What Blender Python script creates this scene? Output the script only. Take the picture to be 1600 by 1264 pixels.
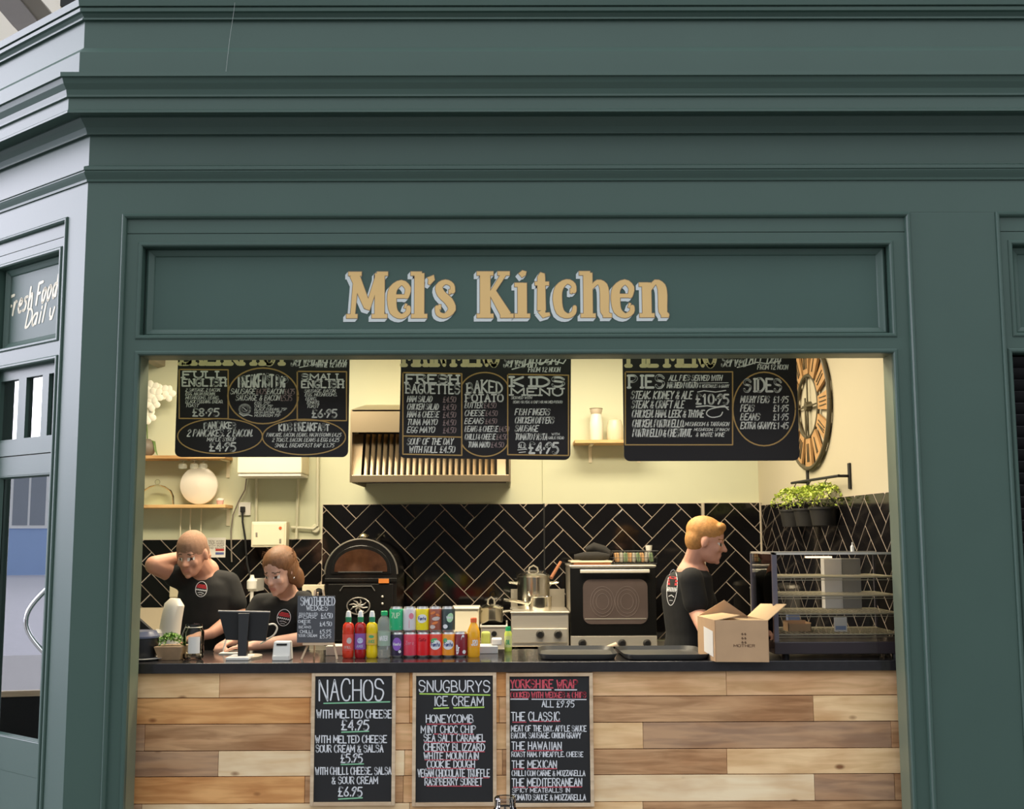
import bpy, bmesh, math, random
from mathutils import Vector, Matrix, Euler
random.seed(7)
S = bpy.context.scene
COL = S.collection
for o in list(bpy.data.objects): bpy.data.objects.remove(o)
PI = math.pi
# ------------------------------------------------------------------ camera
F, W_, H_ = 1790.0, 1600, 1264
PITCH, YAW, ROLL = math.atan(211/1790.0), math.radians(0.28), -0.0038
cd = bpy.data.cameras.new('camera'); cam = bpy.data.objects.new('camera', cd); COL.objects.link(cam)
S.camera = cam
cd.sensor_fit = 'HORIZONTAL'; cd.sensor_width = 36.0; cd.lens = 36.0*F/W_; cd.clip_start = .05; cd.clip_end = 500
CAMZ = 1.59
_R = Matrix.Rotation(-YAW, 3, 'Z') @ Matrix.Rotation(PITCH, 3, 'X')
_fwd = _R @ Vector((0, 1, 0)); _rt = _R @ Vector((1, 0, 0)); _up = _R @ Vector((0, 0, 1))
_r = Matrix.Rotation(-ROLL, 3, _fwd)      # picture's horizon drops to the right
_rt = _r @ _rt; _up = _r @ _up
CP = Vector((0, 0, CAMZ))
cam.matrix_world = Matrix(((_rt.x, _up.x, -_fwd.x, 0), (_rt.y, _up.y, -_fwd.y, 0), (_rt.z, _up.z, -_fwd.z, CAMZ), (0, 0, 0, 1)))
def ray(px, py): return _fwd*F + _rt*(px-800) - _up*(py-632)
def at(px, py, Y):
    d = ray(px, py); return CP + d*(Y/d.y)
def PX(px, py, Y): return at(px, py, Y).x
def PZ(px, py, Y): return at(px, py, Y).z
# ------------------------------------------------------------------ light
S.view_settings.view_transform = 'Standard'; S.view_settings.look = 'None'
S.view_settings.gamma = 1; S.view_settings.use_curve_mapping = False; S.view_settings.exposure = 0.62
wd = bpy.data.worlds.new('daylight'); S.world = wd; wd.use_nodes = True
wn_ = wd.node_tree; wb = wn_.nodes['Background']      # overcast daylight, brighter overhead than at the horizon
_tc = wn_.nodes.new('ShaderNodeTexCoord'); _sp = wn_.nodes.new('ShaderNodeSeparateXYZ'); wn_.links.new(_tc.outputs['Generated'], _sp.inputs[0])
_mx = wn_.nodes.new('ShaderNodeMath'); _mx.operation = 'MAXIMUM'; _mx.inputs[1].default_value = 0; wn_.links.new(_sp.outputs[2], _mx.inputs[0])
_ma = wn_.nodes.new('ShaderNodeMath'); _ma.operation = 'MULTIPLY_ADD'; _ma.inputs[1].default_value = .92; _ma.inputs[2].default_value = .46; wn_.links.new(_mx.outputs[0], _ma.inputs[0])
wn_.links.new(_ma.outputs[0], wb.inputs[1]); wb.inputs[0].default_value = (.90, .95, 1, 1)
def lamp(name, kind, loc, rot, energy, color, **k):
    l = bpy.data.lights.new(name, kind); l.energy = energy; l.color = color
    for a, b in k.items(): setattr(l, a, b)
    o = bpy.data.objects.new(name, l); COL.objects.link(o); o.location = loc; o.rotation_euler = rot; return o
sun = lamp('sun', 'SUN', (0, 0, 10), (0, 0, 0), 3.9, (.89, .86, 1), angle=math.radians(50))
sun.rotation_euler = Vector((-.97, .10, .03)).to_track_quat('Z', 'Y').to_euler()
for (x, y) in ((-1.45, 6.1), (.45, 6.0)):
    lamp('kitchen_unseen_light', 'AREA', (x, y, 3.02), (0, 0, 0), 44, (1, .86, .62), shape='RECTANGLE', size=1.2, size_y=.5)
for x in (-1.5, .55): lamp('kitchen_unseen_light', 'AREA', (x, 7.0, 3.02), (0, 0, 0), 21, (1, .87, .64), shape='RECTANGLE', size=1.2, size_y=.3)  # unseen rear lamps, the right one added to brighten the darker right side
# ------------------------------------------------------------------ materials
MATS = {}
def mat(name, col, rough=.5, metal=0., var=0., scale=8., bump=0., bscale=60., spec=.5, emit=0., trans=0., alpha=1., coat=0., ior=1.45, stretch=None):
    if name in MATS: return MATS[name]
    m = bpy.data.materials.new(name); m.use_nodes = True; nt = m.node_tree; b = nt.nodes['Principled BSDF']
    c = (*col, 1)
    b.inputs['Base Color'].default_value = c; b.inputs['Roughness'].default_value = rough
    b.inputs['Metallic'].default_value = metal; b.inputs['Specular IOR Level'].default_value = spec
    b.inputs['Coat Weight'].default_value = coat; b.inputs['IOR'].default_value = ior
    if emit: b.inputs['Emission Color'].default_value = c; b.inputs['Emission Strength'].default_value = emit
    if trans: b.inputs['Transmission Weight'].default_value = trans
    b.inputs['Alpha'].default_value = alpha
    tc = nt.nodes.new('ShaderNodeTexCoord'); src = tc.outputs['Object']
    if stretch:
        mp = nt.nodes.new('ShaderNodeMapping'); mp.inputs['Scale'].default_value = stretch; nt.links.new(src, mp.inputs[0]); src = mp.outputs[0]
    n = nt.nodes.new('ShaderNodeTexNoise'); n.inputs['Scale'].default_value = scale; n.inputs['Detail'].default_value = 5
    nt.links.new(src, n.inputs['Vector'])
    v = max(var, .04)
    mx = nt.nodes.new('ShaderNodeMixRGB'); mx.inputs[1].default_value = (*[max(0, k*(1-v)) for k in col], 1); mx.inputs[2].default_value = (*[min(1, k*(1+v)) for k in col], 1)
    nt.links.new(n.outputs['Fac'], mx.inputs[0]); nt.links.new(mx.outputs[0], b.inputs['Base Color'])
    if bump:
        n2 = nt.nodes.new('ShaderNodeTexNoise'); n2.inputs['Scale'].default_value = bscale; nt.links.new(src, n2.inputs['Vector'])
        bp = nt.nodes.new('ShaderNodeBump'); bp.inputs['Strength'].default_value = bump; bp.inputs['Distance'].default_value = .002
        nt.links.new(n2.outputs['Fac'], bp.inputs['Height']); nt.links.new(bp.outputs[0], b.inputs['Normal'])
    MATS[name] = m; return m
def glassmat(name, tint=(1, 1, 1), refl=.3, rough=.0, dens=1.):
    if name in MATS: return MATS[name]
    m = bpy.data.materials.new(name); m.use_nodes = True; nt = m.node_tree; nt.nodes.clear()
    out = nt.nodes.new('ShaderNodeOutputMaterial'); mx = nt.nodes.new('ShaderNodeMixShader')
    t = nt.nodes.new('ShaderNodeBsdfTransparent'); t.inputs[0].default_value = (*tint, 1)
    g = nt.nodes.new('ShaderNodeBsdfGlossy'); g.inputs['Roughness'].default_value = rough
    fr = nt.nodes.new('ShaderNodeLayerWeight'); fr.inputs[0].default_value = refl
    nt.links.new(fr.outputs['Fresnel'], mx.inputs[0]); nt.links.new(t.outputs[0], mx.inputs[1]); nt.links.new(g.outputs[0], mx.inputs[2])
    nt.links.new(mx.outputs[0], out.inputs[0]); MATS[name] = m; return m
def woodmat(name, base, dark, knot=True, sc=1.0):
    if name in MATS: return MATS[name]
    m = bpy.data.materials.new(name); m.use_nodes = True; nt = m.node_tree; b = nt.nodes['Principled BSDF']; L = nt.links.new
    b.inputs['Roughness'].default_value = .62; b.inputs['Specular IOR Level'].default_value = .25
    tc = nt.nodes.new('ShaderNodeTexCoord'); oi = nt.nodes.new('ShaderNodeObjectInfo')
    ml = nt.nodes.new('ShaderNodeMath'); ml.operation = 'MULTIPLY'; ml.inputs[1].default_value = 37.; L(oi.outputs['Random'], ml.inputs[0])
    ad = nt.nodes.new('ShaderNodeVectorMath'); ad.operation = 'ADD'; L(tc.outputs['Object'], ad.inputs[0]); L(ml.outputs[0], ad.inputs[1])
    mp = nt.nodes.new('ShaderNodeMapping'); mp.inputs['Scale'].default_value = (1.6*sc, 1, 16*sc); L(ad.outputs[0], mp.inputs[0])
    n1 = nt.nodes.new('ShaderNodeTexNoise'); n1.inputs['Scale'].default_value = 2.2; n1.inputs['Detail'].default_value = 9; n1.inputs['Distortion'].default_value = .6; L(mp.outputs[0], n1.inputs['Vector'])
    mp2 = nt.nodes.new('ShaderNodeMapping'); mp2.inputs['Scale'].default_value = (2.2*sc, 1, 5*sc); L(ad.outputs[0], mp2.inputs[0])
    n2 = nt.nodes.new('ShaderNodeTexNoise'); n2.inputs['Scale'].default_value = 1.4; n2.inputs['Detail'].default_value = 3; L(mp2.outputs[0], n2.inputs['Vector'])
    cr = nt.nodes.new('ShaderNodeValToRGB'); L(n1.outputs['Fac'], cr.inputs[0])
    cr.color_ramp.elements[0].position = .36; cr.color_ramp.elements[0].color = (*dark, 1)
    cr.color_ramp.elements[1].position = .62; cr.color_ramp.elements[1].color = (*base, 1)
    mx = nt.nodes.new('ShaderNodeMixRGB'); mx.blend_type = 'MULTIPLY'; mx.inputs[0].default_value = .62; L(cr.outputs[0], mx.inputs[1])
    cr2 = nt.nodes.new('ShaderNodeValToRGB'); cr2.color_ramp.elements[0].position = .3; cr2.color_ramp.elements[0].color = (.66, .50, .38, 1); cr2.color_ramp.elements[1].position = .56; cr2.color_ramp.elements[1].color = (1, 1, 1, 1)
    L(n2.outputs['Fac'], cr2.inputs[0]); L(cr2.outputs[0], mx.inputs[2]); last = mx.outputs[0]
    if knot:
        mp3 = nt.nodes.new('ShaderNodeMapping'); mp3.inputs['Scale'].default_value = (4.4, .01, 8.5); L(ad.outputs[0], mp3.inputs[0])
        vo = nt.nodes.new('ShaderNodeTexVoronoi'); vo.inputs['Scale'].default_value = 1.0; L(mp3.outputs[0], vo.inputs['Vector'])
        cr3 = nt.nodes.new('ShaderNodeValToRGB'); cr3.color_ramp.elements[0].position = .05; cr3.color_ramp.elements[0].color = (.22, .10, .05, 1); cr3.color_ramp.elements[1].position = .12; cr3.color_ramp.elements[1].color = (1, 1, 1, 1)
        L(vo.outputs['Distance'], cr3.inputs[0])
        m3 = nt.nodes.new('ShaderNodeMixRGB'); m3.blend_type = 'MULTIPLY'; m3.inputs[0].default_value = .85; L(last, m3.inputs[1]); L(cr3.outputs[0], m3.inputs[2]); last = m3.outputs[0]
    L(last, b.inputs['Base Color'])
    bp = nt.nodes.new('ShaderNodeBump'); bp.inputs['Strength'].default_value = .25; bp.inputs['Distance'].default_value = .002; L(n1.outputs['Fac'], bp.inputs['Height']); L(bp.outputs[0], b.inputs['Normal'])
    MATS[name] = m; return m
GREEN = mat('green_paint', (.054, .098, .080), .42, var=.07, scale=3, bump=.08, bscale=120, spec=.55)
GREEN2 = mat('green_paint_panel', (.058, .104, .087), .5, var=.06, scale=3, bump=.05, bscale=90, spec=.4)
JAMB = mat('jamb_lit_green', (.16, .19, .13), .45, var=.05)  # green jamb painted sage, the bright interior's reflection put into its colour
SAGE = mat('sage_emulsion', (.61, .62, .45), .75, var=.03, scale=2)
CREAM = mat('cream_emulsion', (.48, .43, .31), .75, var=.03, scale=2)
GROUT = mat('tile_grout', (.52, .43, .35), .9, var=.12, scale=30)
TILE = mat('black_glazed_tile', (.006, .0055, .006), .07, var=.2, scale=4, spec=.45)
BLACK = mat('black_plastic', (.012, .012, .013), .35, var=.1)
BLACKM = mat('black_matt', (.012, .012, .013), .7, var=.1)
STEEL = mat('brushed_steel', (.74, .69, .60), .4, .75, var=.08, scale=5, bump=.05, stretch=(1, 1, 20))
STEELD = mat('dull_steel', (.50, .46, .39), .42, .75, var=.1, scale=5)
POTS = mat('polished_pan_steel', (.80, .76, .66), .2, 1., var=.06, scale=5)
CHROME = mat('chrome', (.8, .8, .8), .12, 1.)
BRASS = mat('gold_paint_line', (.62, .38, .13), .45, var=.1, scale=20)
WHITE = mat('white_plastic', (.75, .72, .66), .4, var=.03)
OFFW = mat('cream_plastic', (.82, .74, .55), .45, var=.03)
PINE = woodmat('pine_shelf', (.72, .47, .22), (.52, .32, .14), False)
FRAMEW = woodmat('pale_pine_frame', (.74, .58, .40), (.58, .43, .28), False)
SLATE = mat('blackboard_paint', (.016, .016, .017), .6, var=.25, scale=6)
CHALK = mat('white_chalk', (.72, .73, .76), .9, var=.12, scale=90)
CHALKR = mat('red_chalk', (.62, .09, .12), .9, var=.12, scale=90)
CHALKG = mat('green_chalk', (.25, .55, .33), .9, var=.12, scale=90)
CHALKY = mat('lime_chalk', (.45, .70, .12), .9, var=.12, scale=90)
CREAMT = mat('cream_lettering', (.95, .92, .84), .6, var=.03, scale=60)
GOLDT = mat('lit_gold_lettering', (.98, .80, .42), .5, var=.06, scale=30)  # title gold lightened, strong local light put into its colour
PINKT = mat('dusky_pink_lettering', (.40, .28, .27), .6, var=.08, scale=60)
# ------------------------------------------------------------------ objects
def setp(o, label=None, cat=None, group=None, kind=None):
    if label: o['label'] = label
    if cat: o['category'] = cat
    if group: o['group'] = group
    if kind: o['kind'] = kind
    return o
def thing(name, label, cat, loc=(0, 0, 0), group=None, kind=None):
    o = bpy.data.objects.new(name, None); COL.objects.link(o); o.location = loc; o.empty_display_size = .05
    return setp(o, label, cat, group, kind)
def base(o):
    v = Vector((0, 0, 0))
    while o is not None: v += o.location; o = o.parent
    return v
class MB:
    def __init__(s, M=None): s.v = []; s.f = []; s.m = []; s.M = M
    def add(s, vs, fs, mi=0):
        k = len(s.v)
        for p in vs:
            p = Vector(p); s.v.append(s.M @ p if s.M else p)
        for f in fs: s.f.append(tuple(i+k for i in f)); s.m.append(mi)
        return s
    def box(s, x0, x1, y0, y1, z0, z1, mi=0):
        return s.add([(x0, y0, z0), (x1, y0, z0), (x1, y1, z0), (x0, y1, z0), (x0, y0, z1), (x1, y0, z1), (x1, y1, z1), (x0, y1, z1)],
                     [(0, 3, 2, 1), (4, 5, 6, 7), (0, 1, 5, 4), (1, 2, 6, 5), (2, 3, 7, 6), (3, 0, 4, 7)], mi)
    def cbox(s, c, d, mi=0, R=None):
        c = Vector(c); vs = [Vector((a*d[0]/2, b*d[1]/2, e*d[2]/2)) for e in (-1, 1) for (a, b) in ((-1, -1), (1, -1), (1, 1), (-1, 1))]
        if R: vs = [R @ v for v in vs]
        return s.add([v+c for v in vs], [(0, 3, 2, 1), (4, 5, 6, 7), (0, 1, 5, 4), (1, 2, 6, 5), (2, 3, 7, 6), (3, 0, 4, 7)], mi)
    def lathe(s, prof, c=(0, 0, 0), n=20, mi=0, axis=None, cap=True):
        c = Vector(c); R = Vector((0, 0, 1)).rotation_difference(Vector(axis).normalized()).to_matrix() if axis else None
        vs = []
        for (r, z) in prof:
            for k in range(n):
                a = 2*PI*k/n; p = Vector((r*math.cos(a), r*math.sin(a), z)); vs.append((R @ p if R else p)+c)
        fs = []
        for j in range(len(prof)-1):
            for k in range(n): fs.append((j*n+k, j*n+(k+1) % n, (j+1)*n+(k+1) % n, (j+1)*n+k))
        if cap:
            fs.append(tuple(range(n))[::-1]); fs.append(tuple(range((len(prof)-1)*n, len(prof)*n)))
        return s.add(vs, fs, mi)
    def tube(s, pts, r, n=8, mi=0, flat=1.):
        pts = [Vector(p) for p in pts]; rs = r if isinstance(r, (list, tuple)) else [r]*len(pts)
        vs = []; up = None
        for i, p in enumerate(pts):
            t = (pts[min(i+1, len(pts)-1)]-pts[max(i-1, 0)]).normalized()
            if up is None: up = t.orthogonal().normalized()
            up = (up-t*up.dot(t)); up = up.normalized() if up.length > 1e-6 else t.orthogonal().normalized()
            w = t.cross(up)
            for k in range(n):
                a = 2*PI*k/n; vs.append(p+(up*math.cos(a)+w*math.sin(a)*flat)*rs[i])
        fs = [(i*n+k, i*n+(k+1) % n, (i+1)*n+(k+1) % n, (i+1)*n+k) for i in range(len(pts)-1) for k in range(n)]
        fs.append(tuple(range(n))[::-1]); fs.append(tuple(range((len(pts)-1)*n, len(pts)*n)))
        return s.add(vs, fs, mi)
    def prism(s, poly, y0, y1, mi=0):      # poly in x,z
        n = len(poly); vs = [(x, y0, z) for x, z in poly]+[(x, y1, z) for x, z in poly]
        fs = [tuple(range(n)), tuple(range(n, 2*n))[::-1]]+[(i, i+n, (i+1) % n+n, (i+1) % n) for i in range(n)]
        return s.add(vs, fs, mi)
    def slab(s, poly, z0, z1, mi=0):       # poly in x,y
        n = len(poly); vs = [(x, y, z0) for x, y in poly]+[(x, y, z1) for x, y in poly]
        fs = [tuple(range(n))[::-1], tuple(range(n, 2*n))]+[(i, (i+1) % n, (i+1) % n+n, i+n) for i in range(n)]
        return s.add(vs, fs, mi)
    def ell(s, c, r, n=14, m=8, mi=0, R=None):
        c = Vector(c); r = r if isinstance(r, (list, tuple)) else (r, r, r); vs = []
        for j in range(1, m):
            t = PI*j/m
            for k in range(n):
                a = 2*PI*k/n; p = Vector((r[0]*math.sin(t)*math.cos(a), r[1]*math.sin(t)*math.sin(a), r[2]*math.cos(t))); vs.append((R @ p if R else p)+c)
        p = Vector((0, 0, r[2])); q = Vector((0, 0, -r[2])); vs += [(R @ p if R else p)+c, (R @ q if R else q)+c]
        T = len(vs)-2; fs = [(T, k, (k+1) % n) for k in range(n)]+[(T+1, (m-2)*n+(k+1) % n, (m-2)*n+k) for k in range(n)]
        fs += [(j*n+k, (j+1)*n+k, (j+1)*n+(k+1) % n, j*n+(k+1) % n) for j in range(m-2) for k in range(n)]
        return s.add(vs, fs, mi)
    def ring(s, x0, x1, z0, z1, prof, mi=0):   # rectangular moulding, prof = [(inset, y)...]
        vs = []
        for (i, y) in prof: vs += [(x0+i, y, z0+i), (x1-i, y, z0+i), (x1-i, y, z1-i), (x0+i, y, z1-i)]
        fs = [(j*4+k, j*4+(k+1) % 4, (j+1)*4+(k+1) % 4, (j+1)*4+k) for j in range(len(prof)-1) for k in range(4)]
        return s.add(vs, fs, mi)
    def frame(s, x0, x1, z0, z1, xi0, xi1, zi0, zi1, y0, y1, mi=0):   # flat frame of four boxes
        s.box(x0, xi0, y0, y1, z0, z1, mi); s.box(xi1, x1, y0, y1, z0, z1, mi)
        s.box(xi0, xi1, y0, y1, zi1, z1, mi); s.box(xi0, xi1, y0, y1, z0, zi0, mi); return s
    def build(s, name, mats, parent=None, smooth=False, bevel=0, local=False, recalc=True, **tags):
        me = bpy.data.meshes.new(name); off = Vector((0, 0, 0)) if (local or parent is None) else base(parent)
        me.from_pydata([tuple(v-off) for v in s.v], [], s.f)
        if not isinstance(mats, (list, tuple)): mats = [mats]
        for m in mats: me.materials.append(m)
        for p, mi in zip(me.polygons, s.m): p.material_index = mi
        if recalc or smooth:
            bm = bmesh.new(); bm.from_mesh(me); bmesh.ops.recalc_face_normals(bm, faces=bm.faces); bm.to_mesh(me); bm.free()
        if smooth:
            for p in me.polygons: p.use_smooth = True
            try: me.set_sharp_from_angle(angle=math.radians(38))
            except Exception: pass
        o = bpy.data.objects.new(name, me); COL.objects.link(o)
        if parent is not None: o.parent = parent
        if bevel:
            b = o.modifiers.new('b', 'BEVEL'); b.width = bevel; b.segments = 2; b.limit_method = 'ANGLE'
        return setp(o, **tags)
def copy_tree(o, loc=None, parent=None, **tags):
    c = o.copy(); COL.objects.link(c)
    if parent is not None: c.parent = parent
    if loc is not None: c.location = loc
    for ch in list(o.children): copy_tree(ch, None, c)
    return setp(c, **tags)
# ------------------------------------------------------------------ stroke lettering
G = {'A': "00 3a 60|14 54", 'B': "00 0a|~0a 3a 58 56 35 05|~05 45 63 61 40 00", 'C': "~68 5a 2a 07 03 20 50 62", 'D': "00 0a|~0a 3a 67 63 30 00",
'E': "6a 0a 00 60|05 45", 'F': "6a 0a 00|05 45", 'G': "~68 5a 2a 07 03 20 50 64|64 34", 'H': "00 0a|60 6a|05 65", 'I': "20 2a", 'J': "~5a 53 30 10 02",
'K': "00 0a|6a 05 60", 'L': "0a 00 60", 'M': "00 0a 43 8a 80", 'N': "00 0a 60 6a", 'O': "~3a 08 02 30 62 68 3a", 'P': "00 0a|~0a 4a 68 56 35 05",
'Q': "~3a 08 02 30 62 68 3a|42 60", 'R': "00 0a|~0a 4a 68 56 35 05|35 60", 'S': "~68 4a 1a 08 16 55 63 40 10 02", 'T': "3a 30|0a 6a",
'U': "~0a 03 20 40 63 6a", 'V': "0a 30 6a", 'W': "0a 20 47 60 8a", 'X': "0a 60|6a 00", 'Y': "0a 35 6a|35 30", 'Z': "0a 6a 00 60",
'0': "~3a 08 02 30 62 68 3a", '1': "18 3a 30", '2': "~08 2a 4a 67 35 00|00 60", '3': "~09 2a 5a 57 35|~35 63 50 20 01", '4': "50 5a 03 63",
'5': "6a 1a 06|~06 46 63 40 10 01", '6': "~5a 26 02 30 62 45 04", '7': "0a 6a 20", '8': "~35 08 3a 68 35 02 30 62 35", '9': "~10 45 69 3a 07 36 57",
'£': "~69 4a 2a 17 23 00|00 60|05 45", '&': "~60 18 2a 4a 48 03 10 30 64", '.': "10 11", ',': "11 00", "'": "1a 08", '-': "15 45", '·': "14 15",
'a': "~56 26 04 02 10 30 54|56 50", 'c': "~56 26 03 20 50", 'd': "~56 26 04 10 30 54|5a 50", 'e': "~03 54 46 26 03 20 50", 'f': "~5a 39 30|06 56", 'h': "0a 00|~03 26 46 50", 'i': "16 10|18 19",
'l': "1a 10", 'm': "06 00|~03 26 45 40|~43 66 85 80", 'n': "06 00|~03 26 46 50", 'o': "~26 04 10 30 54 46 26", 'r': "06 00|~02 26 46", 's': "~56 26 15 43 30 00", 't': "3a 20|06 56", 'u': "~06 02 20 40|56 50", 'v': "06 20 56", 'y': "~06 12 31|56 40 20"}
def _cr(p):
    if len(p) < 3: return p
    o = []; n = len(p); closed = (p[0]-p[-1]).length < 1e-6
    for i in range(n-1):
        a = p[i-1] if i else (p[-2] if closed else p[0]); b = p[i]; c = p[i+1]; d = p[i+2] if i+2 < n else (p[1] if closed else p[-1])
        for t in (0, .34, .67): o.append(.5*((2*b)+(c-a)*t+(2*a-5*b+4*c-d)*t*t+(3*b-a-3*c+d)*t**3))
    o.append(p[-1]); return o
def glyph(ch):
    out = []
    for st in G.get(ch, G.get(ch.upper(), '')).split('|'):
        if not st: continue
        sm = st[0] == '~'; pts = [Vector((int(a[0], 16), int(a[1], 16))) for a in st.lstrip('~').split()]
        out.append(_cr(pts) if sm else pts)
    return out
def gw(ch):
    if ch == ' ': return 4.5
    if ch in "I.,'·i": return 4.2 if ch in 'Ii' else 3.2
    return 10.2 if ch in 'MWm' else 8.2
class Ink:
    """flat lettering on the plane y = Y of a board, laid out in the board's own plane"""
    def __init__(s, fn, mb=None, mi=0): s.fn = fn; s.mb = mb or MB(); s.k = 0; s.mi = mi
    def strokes(s, sts, w):
        for p in sts:
            s.k += 1; lift = (s.k % 7)*2e-5
            for a, b in zip(p, p[1:]):
                d = b-a
                if d.length < 1e-7: continue
                n = Vector((-d.y, d.x)).normalized()*w/2
                s.mb.add([s.fn(q, lift) for q in (a-n, b-n, b+n, a+n)], [(0, 1, 2, 3)], s.mi)
            for q in p:
                s.mb.add([s.fn(q+Vector((math.cos(t*PI/3), math.sin(t*PI/3)))*w/2, lift+1e-5) for t in range(6)], [tuple(range(6))], s.mi)
    def text(s, txt, x0, x1, y0, y1, w=.16, shear=0., serif=0., arch=0., slope=0., rnd=.25):
        tw = sum(gw(c)+(1.0 if serif and c == 'I' else 0) for c in txt)-2.2; sx = (x1-x0)/tw; sy = (y1-y0)/10.; cx = 0; wid = w*abs(y1-y0)
        for c in txt:
            if serif and c == 'I': cx += .1
            jit = random.uniform(-rnd, rnd)
            sts = []
            for p in glyph(c):
                q = []
                for v in p:
                    X = x0+(cx+v.x+shear*(v.y-5))*sx; u = (X-x0)/(x1-x0); h = 1.
                    Yv = y0+(v.y+jit*.6)*sy*(1.-arch*abs(2*u-1)**1.6)+slope*(X-(x0+x1)/2)
                    q.append(Vector((X, Yv)))
                sts.append(q)
                if serif:
                    for (e, f_) in ((0, 1), (-1, -2)):
                        g = p[e]
                        if (g.y < .5 or g.y > 9.5) and abs(p[f_].x-g.x) < 3.1 and abs(p[f_].y-g.y) > 1.5:
                            X = q[e].x; Yv = q[e].y; sts.append([Vector((X-serif*sx, Yv)), Vector((X+serif*sx, Yv))])
            s.strokes([x for x in sts if len(x) > 1 and True], wid if not serif else wid)
            cx += gw(c)+(.9 if serif and c == 'I' else 0)
        return s
    def line(s, x0, y0, x1, y1, w): s.strokes([[Vector((x0, y0)), Vector((x1, y1))]], w); return s
    def poly(s, pts, w): s.strokes([[Vector(p) for p in pts]], w); return s
    def rect(s, x0, y0, x1, y1, w, sl=0.):
        m = (x0+x1)/2; f = lambda x, y: (x, y+sl*(x-m)); return s.poly([f(x0, y0), f(x1, y0), f(x1, y1), f(x0, y1), f(x0, y0)], w)
    def oval(s, x0, y0, x1, y1, w, a0=0., a1=360., sl=0.):
        cx, cy, rx, ry = (x0+x1)/2, (y0+y1)/2, (x1-x0)/2, (y1-y0)/2
        n = 40; return s.poly([(cx+rx*math.cos(math.radians(a0+(a1-a0)*k/n)), cy+ry*math.sin(math.radians(a0+(a1-a0)*k/n))+sl*rx*math.cos(math.radians(a0+(a1-a0)*k/n))) for k in range(n+1)], w)
    def build(s, name, m, parent, **t): return s.mb.build(name, m, parent, recalc=False, **t) if s.mb.v else None
def plane_fn(Y):          # board lettering is set out in picture-sized units on the board's plane
    def fn(q, lift): 
        p = at(q.x, q.y, Y); p.y = Y-lift; return p
    return fn
# ------------------------------------------------------------------ shopfront geometry
YF = 5.0
XC = PX(137.6, 285, YF); XR = 3.6
SA = math.radians(51.0); U = Vector((math.sin(SA), -math.cos(SA), 0)); NB = Vector((math.cos(SA), math.sin(SA), 0))   # side face: along, inward
CO = Vector((XC, YF, 0))
SM = Matrix(((U.x, NB.x, 0, XC-NB.x*YF), (U.y, NB.y, 0, YF-NB.y*YF), (0, 0, 1, 0), (0, 0, 0, 1)))
def sat(px, py, yl=5.0):       # picture point -> (along, height) on the side face at depth yl
    d = ray(px, py); P0 = CO+NB*(yl-YF); t = (P0-CP).dot(NB)/d.dot(NB); p = CP+d*t
    return (p-CO).dot(U), p.z
TH = math.tan((PI/2-SA)/2)
SL = -2.35                      # length of the side face
def zc(py, d=0.): return PZ(135, py, YF-d)
prof = [(.02, zc(-3, .1)), (.105, zc(-2, .105)), (.100, zc(9, .1)), (.088, zc(10.5, .09)), (.088, zc(12, .09)), (.094, zc(13, .09)), (.092, zc(18, .09)), (.08, zc(21, .08)), (.070, zc(26, .07)), (.067, zc(28, .07)), (.076, zc(29, .07)), (.076, zc(31.5, .07)), (.06, zc(32.5, .06)),
        (.06, zc(75, .06)), (.083, zc(81, .085)), (.083, zc(116, .1)), (.192, zc(112.5, .19)), (.192, zc(119, .19)), (.180, zc(121, .18)), (.172, zc(130, .17)), (.155, zc(139, .16)), (.150, zc(148, .15)), (.150, zc(151, .15)), (.138, zc(152, .15)), (.138, zc(171, .14)), (.142, zc(172.5, .14)), (.142, zc(176, .14)),
        (.062, zc(181, .06)), (.062, zc(184, .06)), (.050, zc(190, .05)), (.030, zc(199, .03)), (.020, zc(207, .02)), (.020, zc(210, .02)), (0., zc(211, .0)), (0., zc(258.5)), (.030, zc(260, .03)), (.030, zc(265, .03)), (.024, zc(266, .03)), (.024, zc(267.5, .03)), (.028, zc(268.5, .03)), (.022, zc(273, .02)), (.010, zc(280, .01)), (.008, zc(283.5, .01)), (0, zc(284.5, 0))]
ZTOP = prof[0][1]; ZFR = prof[-1][1]
def run(mb, pr):                # extrude a profile round the corner
    vs = []
    for d, z in pr: vs.append(CO+U*SL-NB*d+Vector((0, 0, z)))
    for d, z in pr: vs.append(Vector((XC-TH*d, YF-d, z)))
    for d, z in pr: vs.append(Vector((XR, YF-d, z)))
    n = len(pr); fs = [(j*n+i, (j+1)*n+i, (j+1)*n+i+1, j*n+i+1) for j in range(2) for i in range(n-1)]
    mb.add(vs, fs)
wf = setp(thing('wall_front', 'dark green painted timber shopfront with panelled frame', None, (XC, YF, 0)), kind='structure')
def piece(nm, a, b):
    m = MB(); run(m, prof[a:b]); return m.build(nm, GREEN, wf)
piece('upper_cornice', 0, 13); piece('upper_frieze', 12, 16); piece('main_cornice', 15, 27); piece('bed_moulding', 26, 34); piece('frieze', 33, 36); piece('architrave_moulding', 35, len(prof))
# backing body of the upper wall (solid behind the mouldings)
zh = PZ(800, 549.5, YF)         # head of the opening
xl, xr = PX(215.5, 552, YF), PX(1396, 556, YF)
mb = MB(); mb.box(XC+.12, XR, YF+.16, YF+.22, zh+.02, ZTOP-.02); mb.M = SM; mb.box(SL, -.14, YF+.16, YF+.22, 2.9, ZTOP-.02); mb.build('wall_backing', GREEN, wf)
def px(x, y): return PX(x, y, YF)
def pz(y, x=800): return PZ(x, y, YF)
zo = pz(333.0)                   # top of outer moulding
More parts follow.
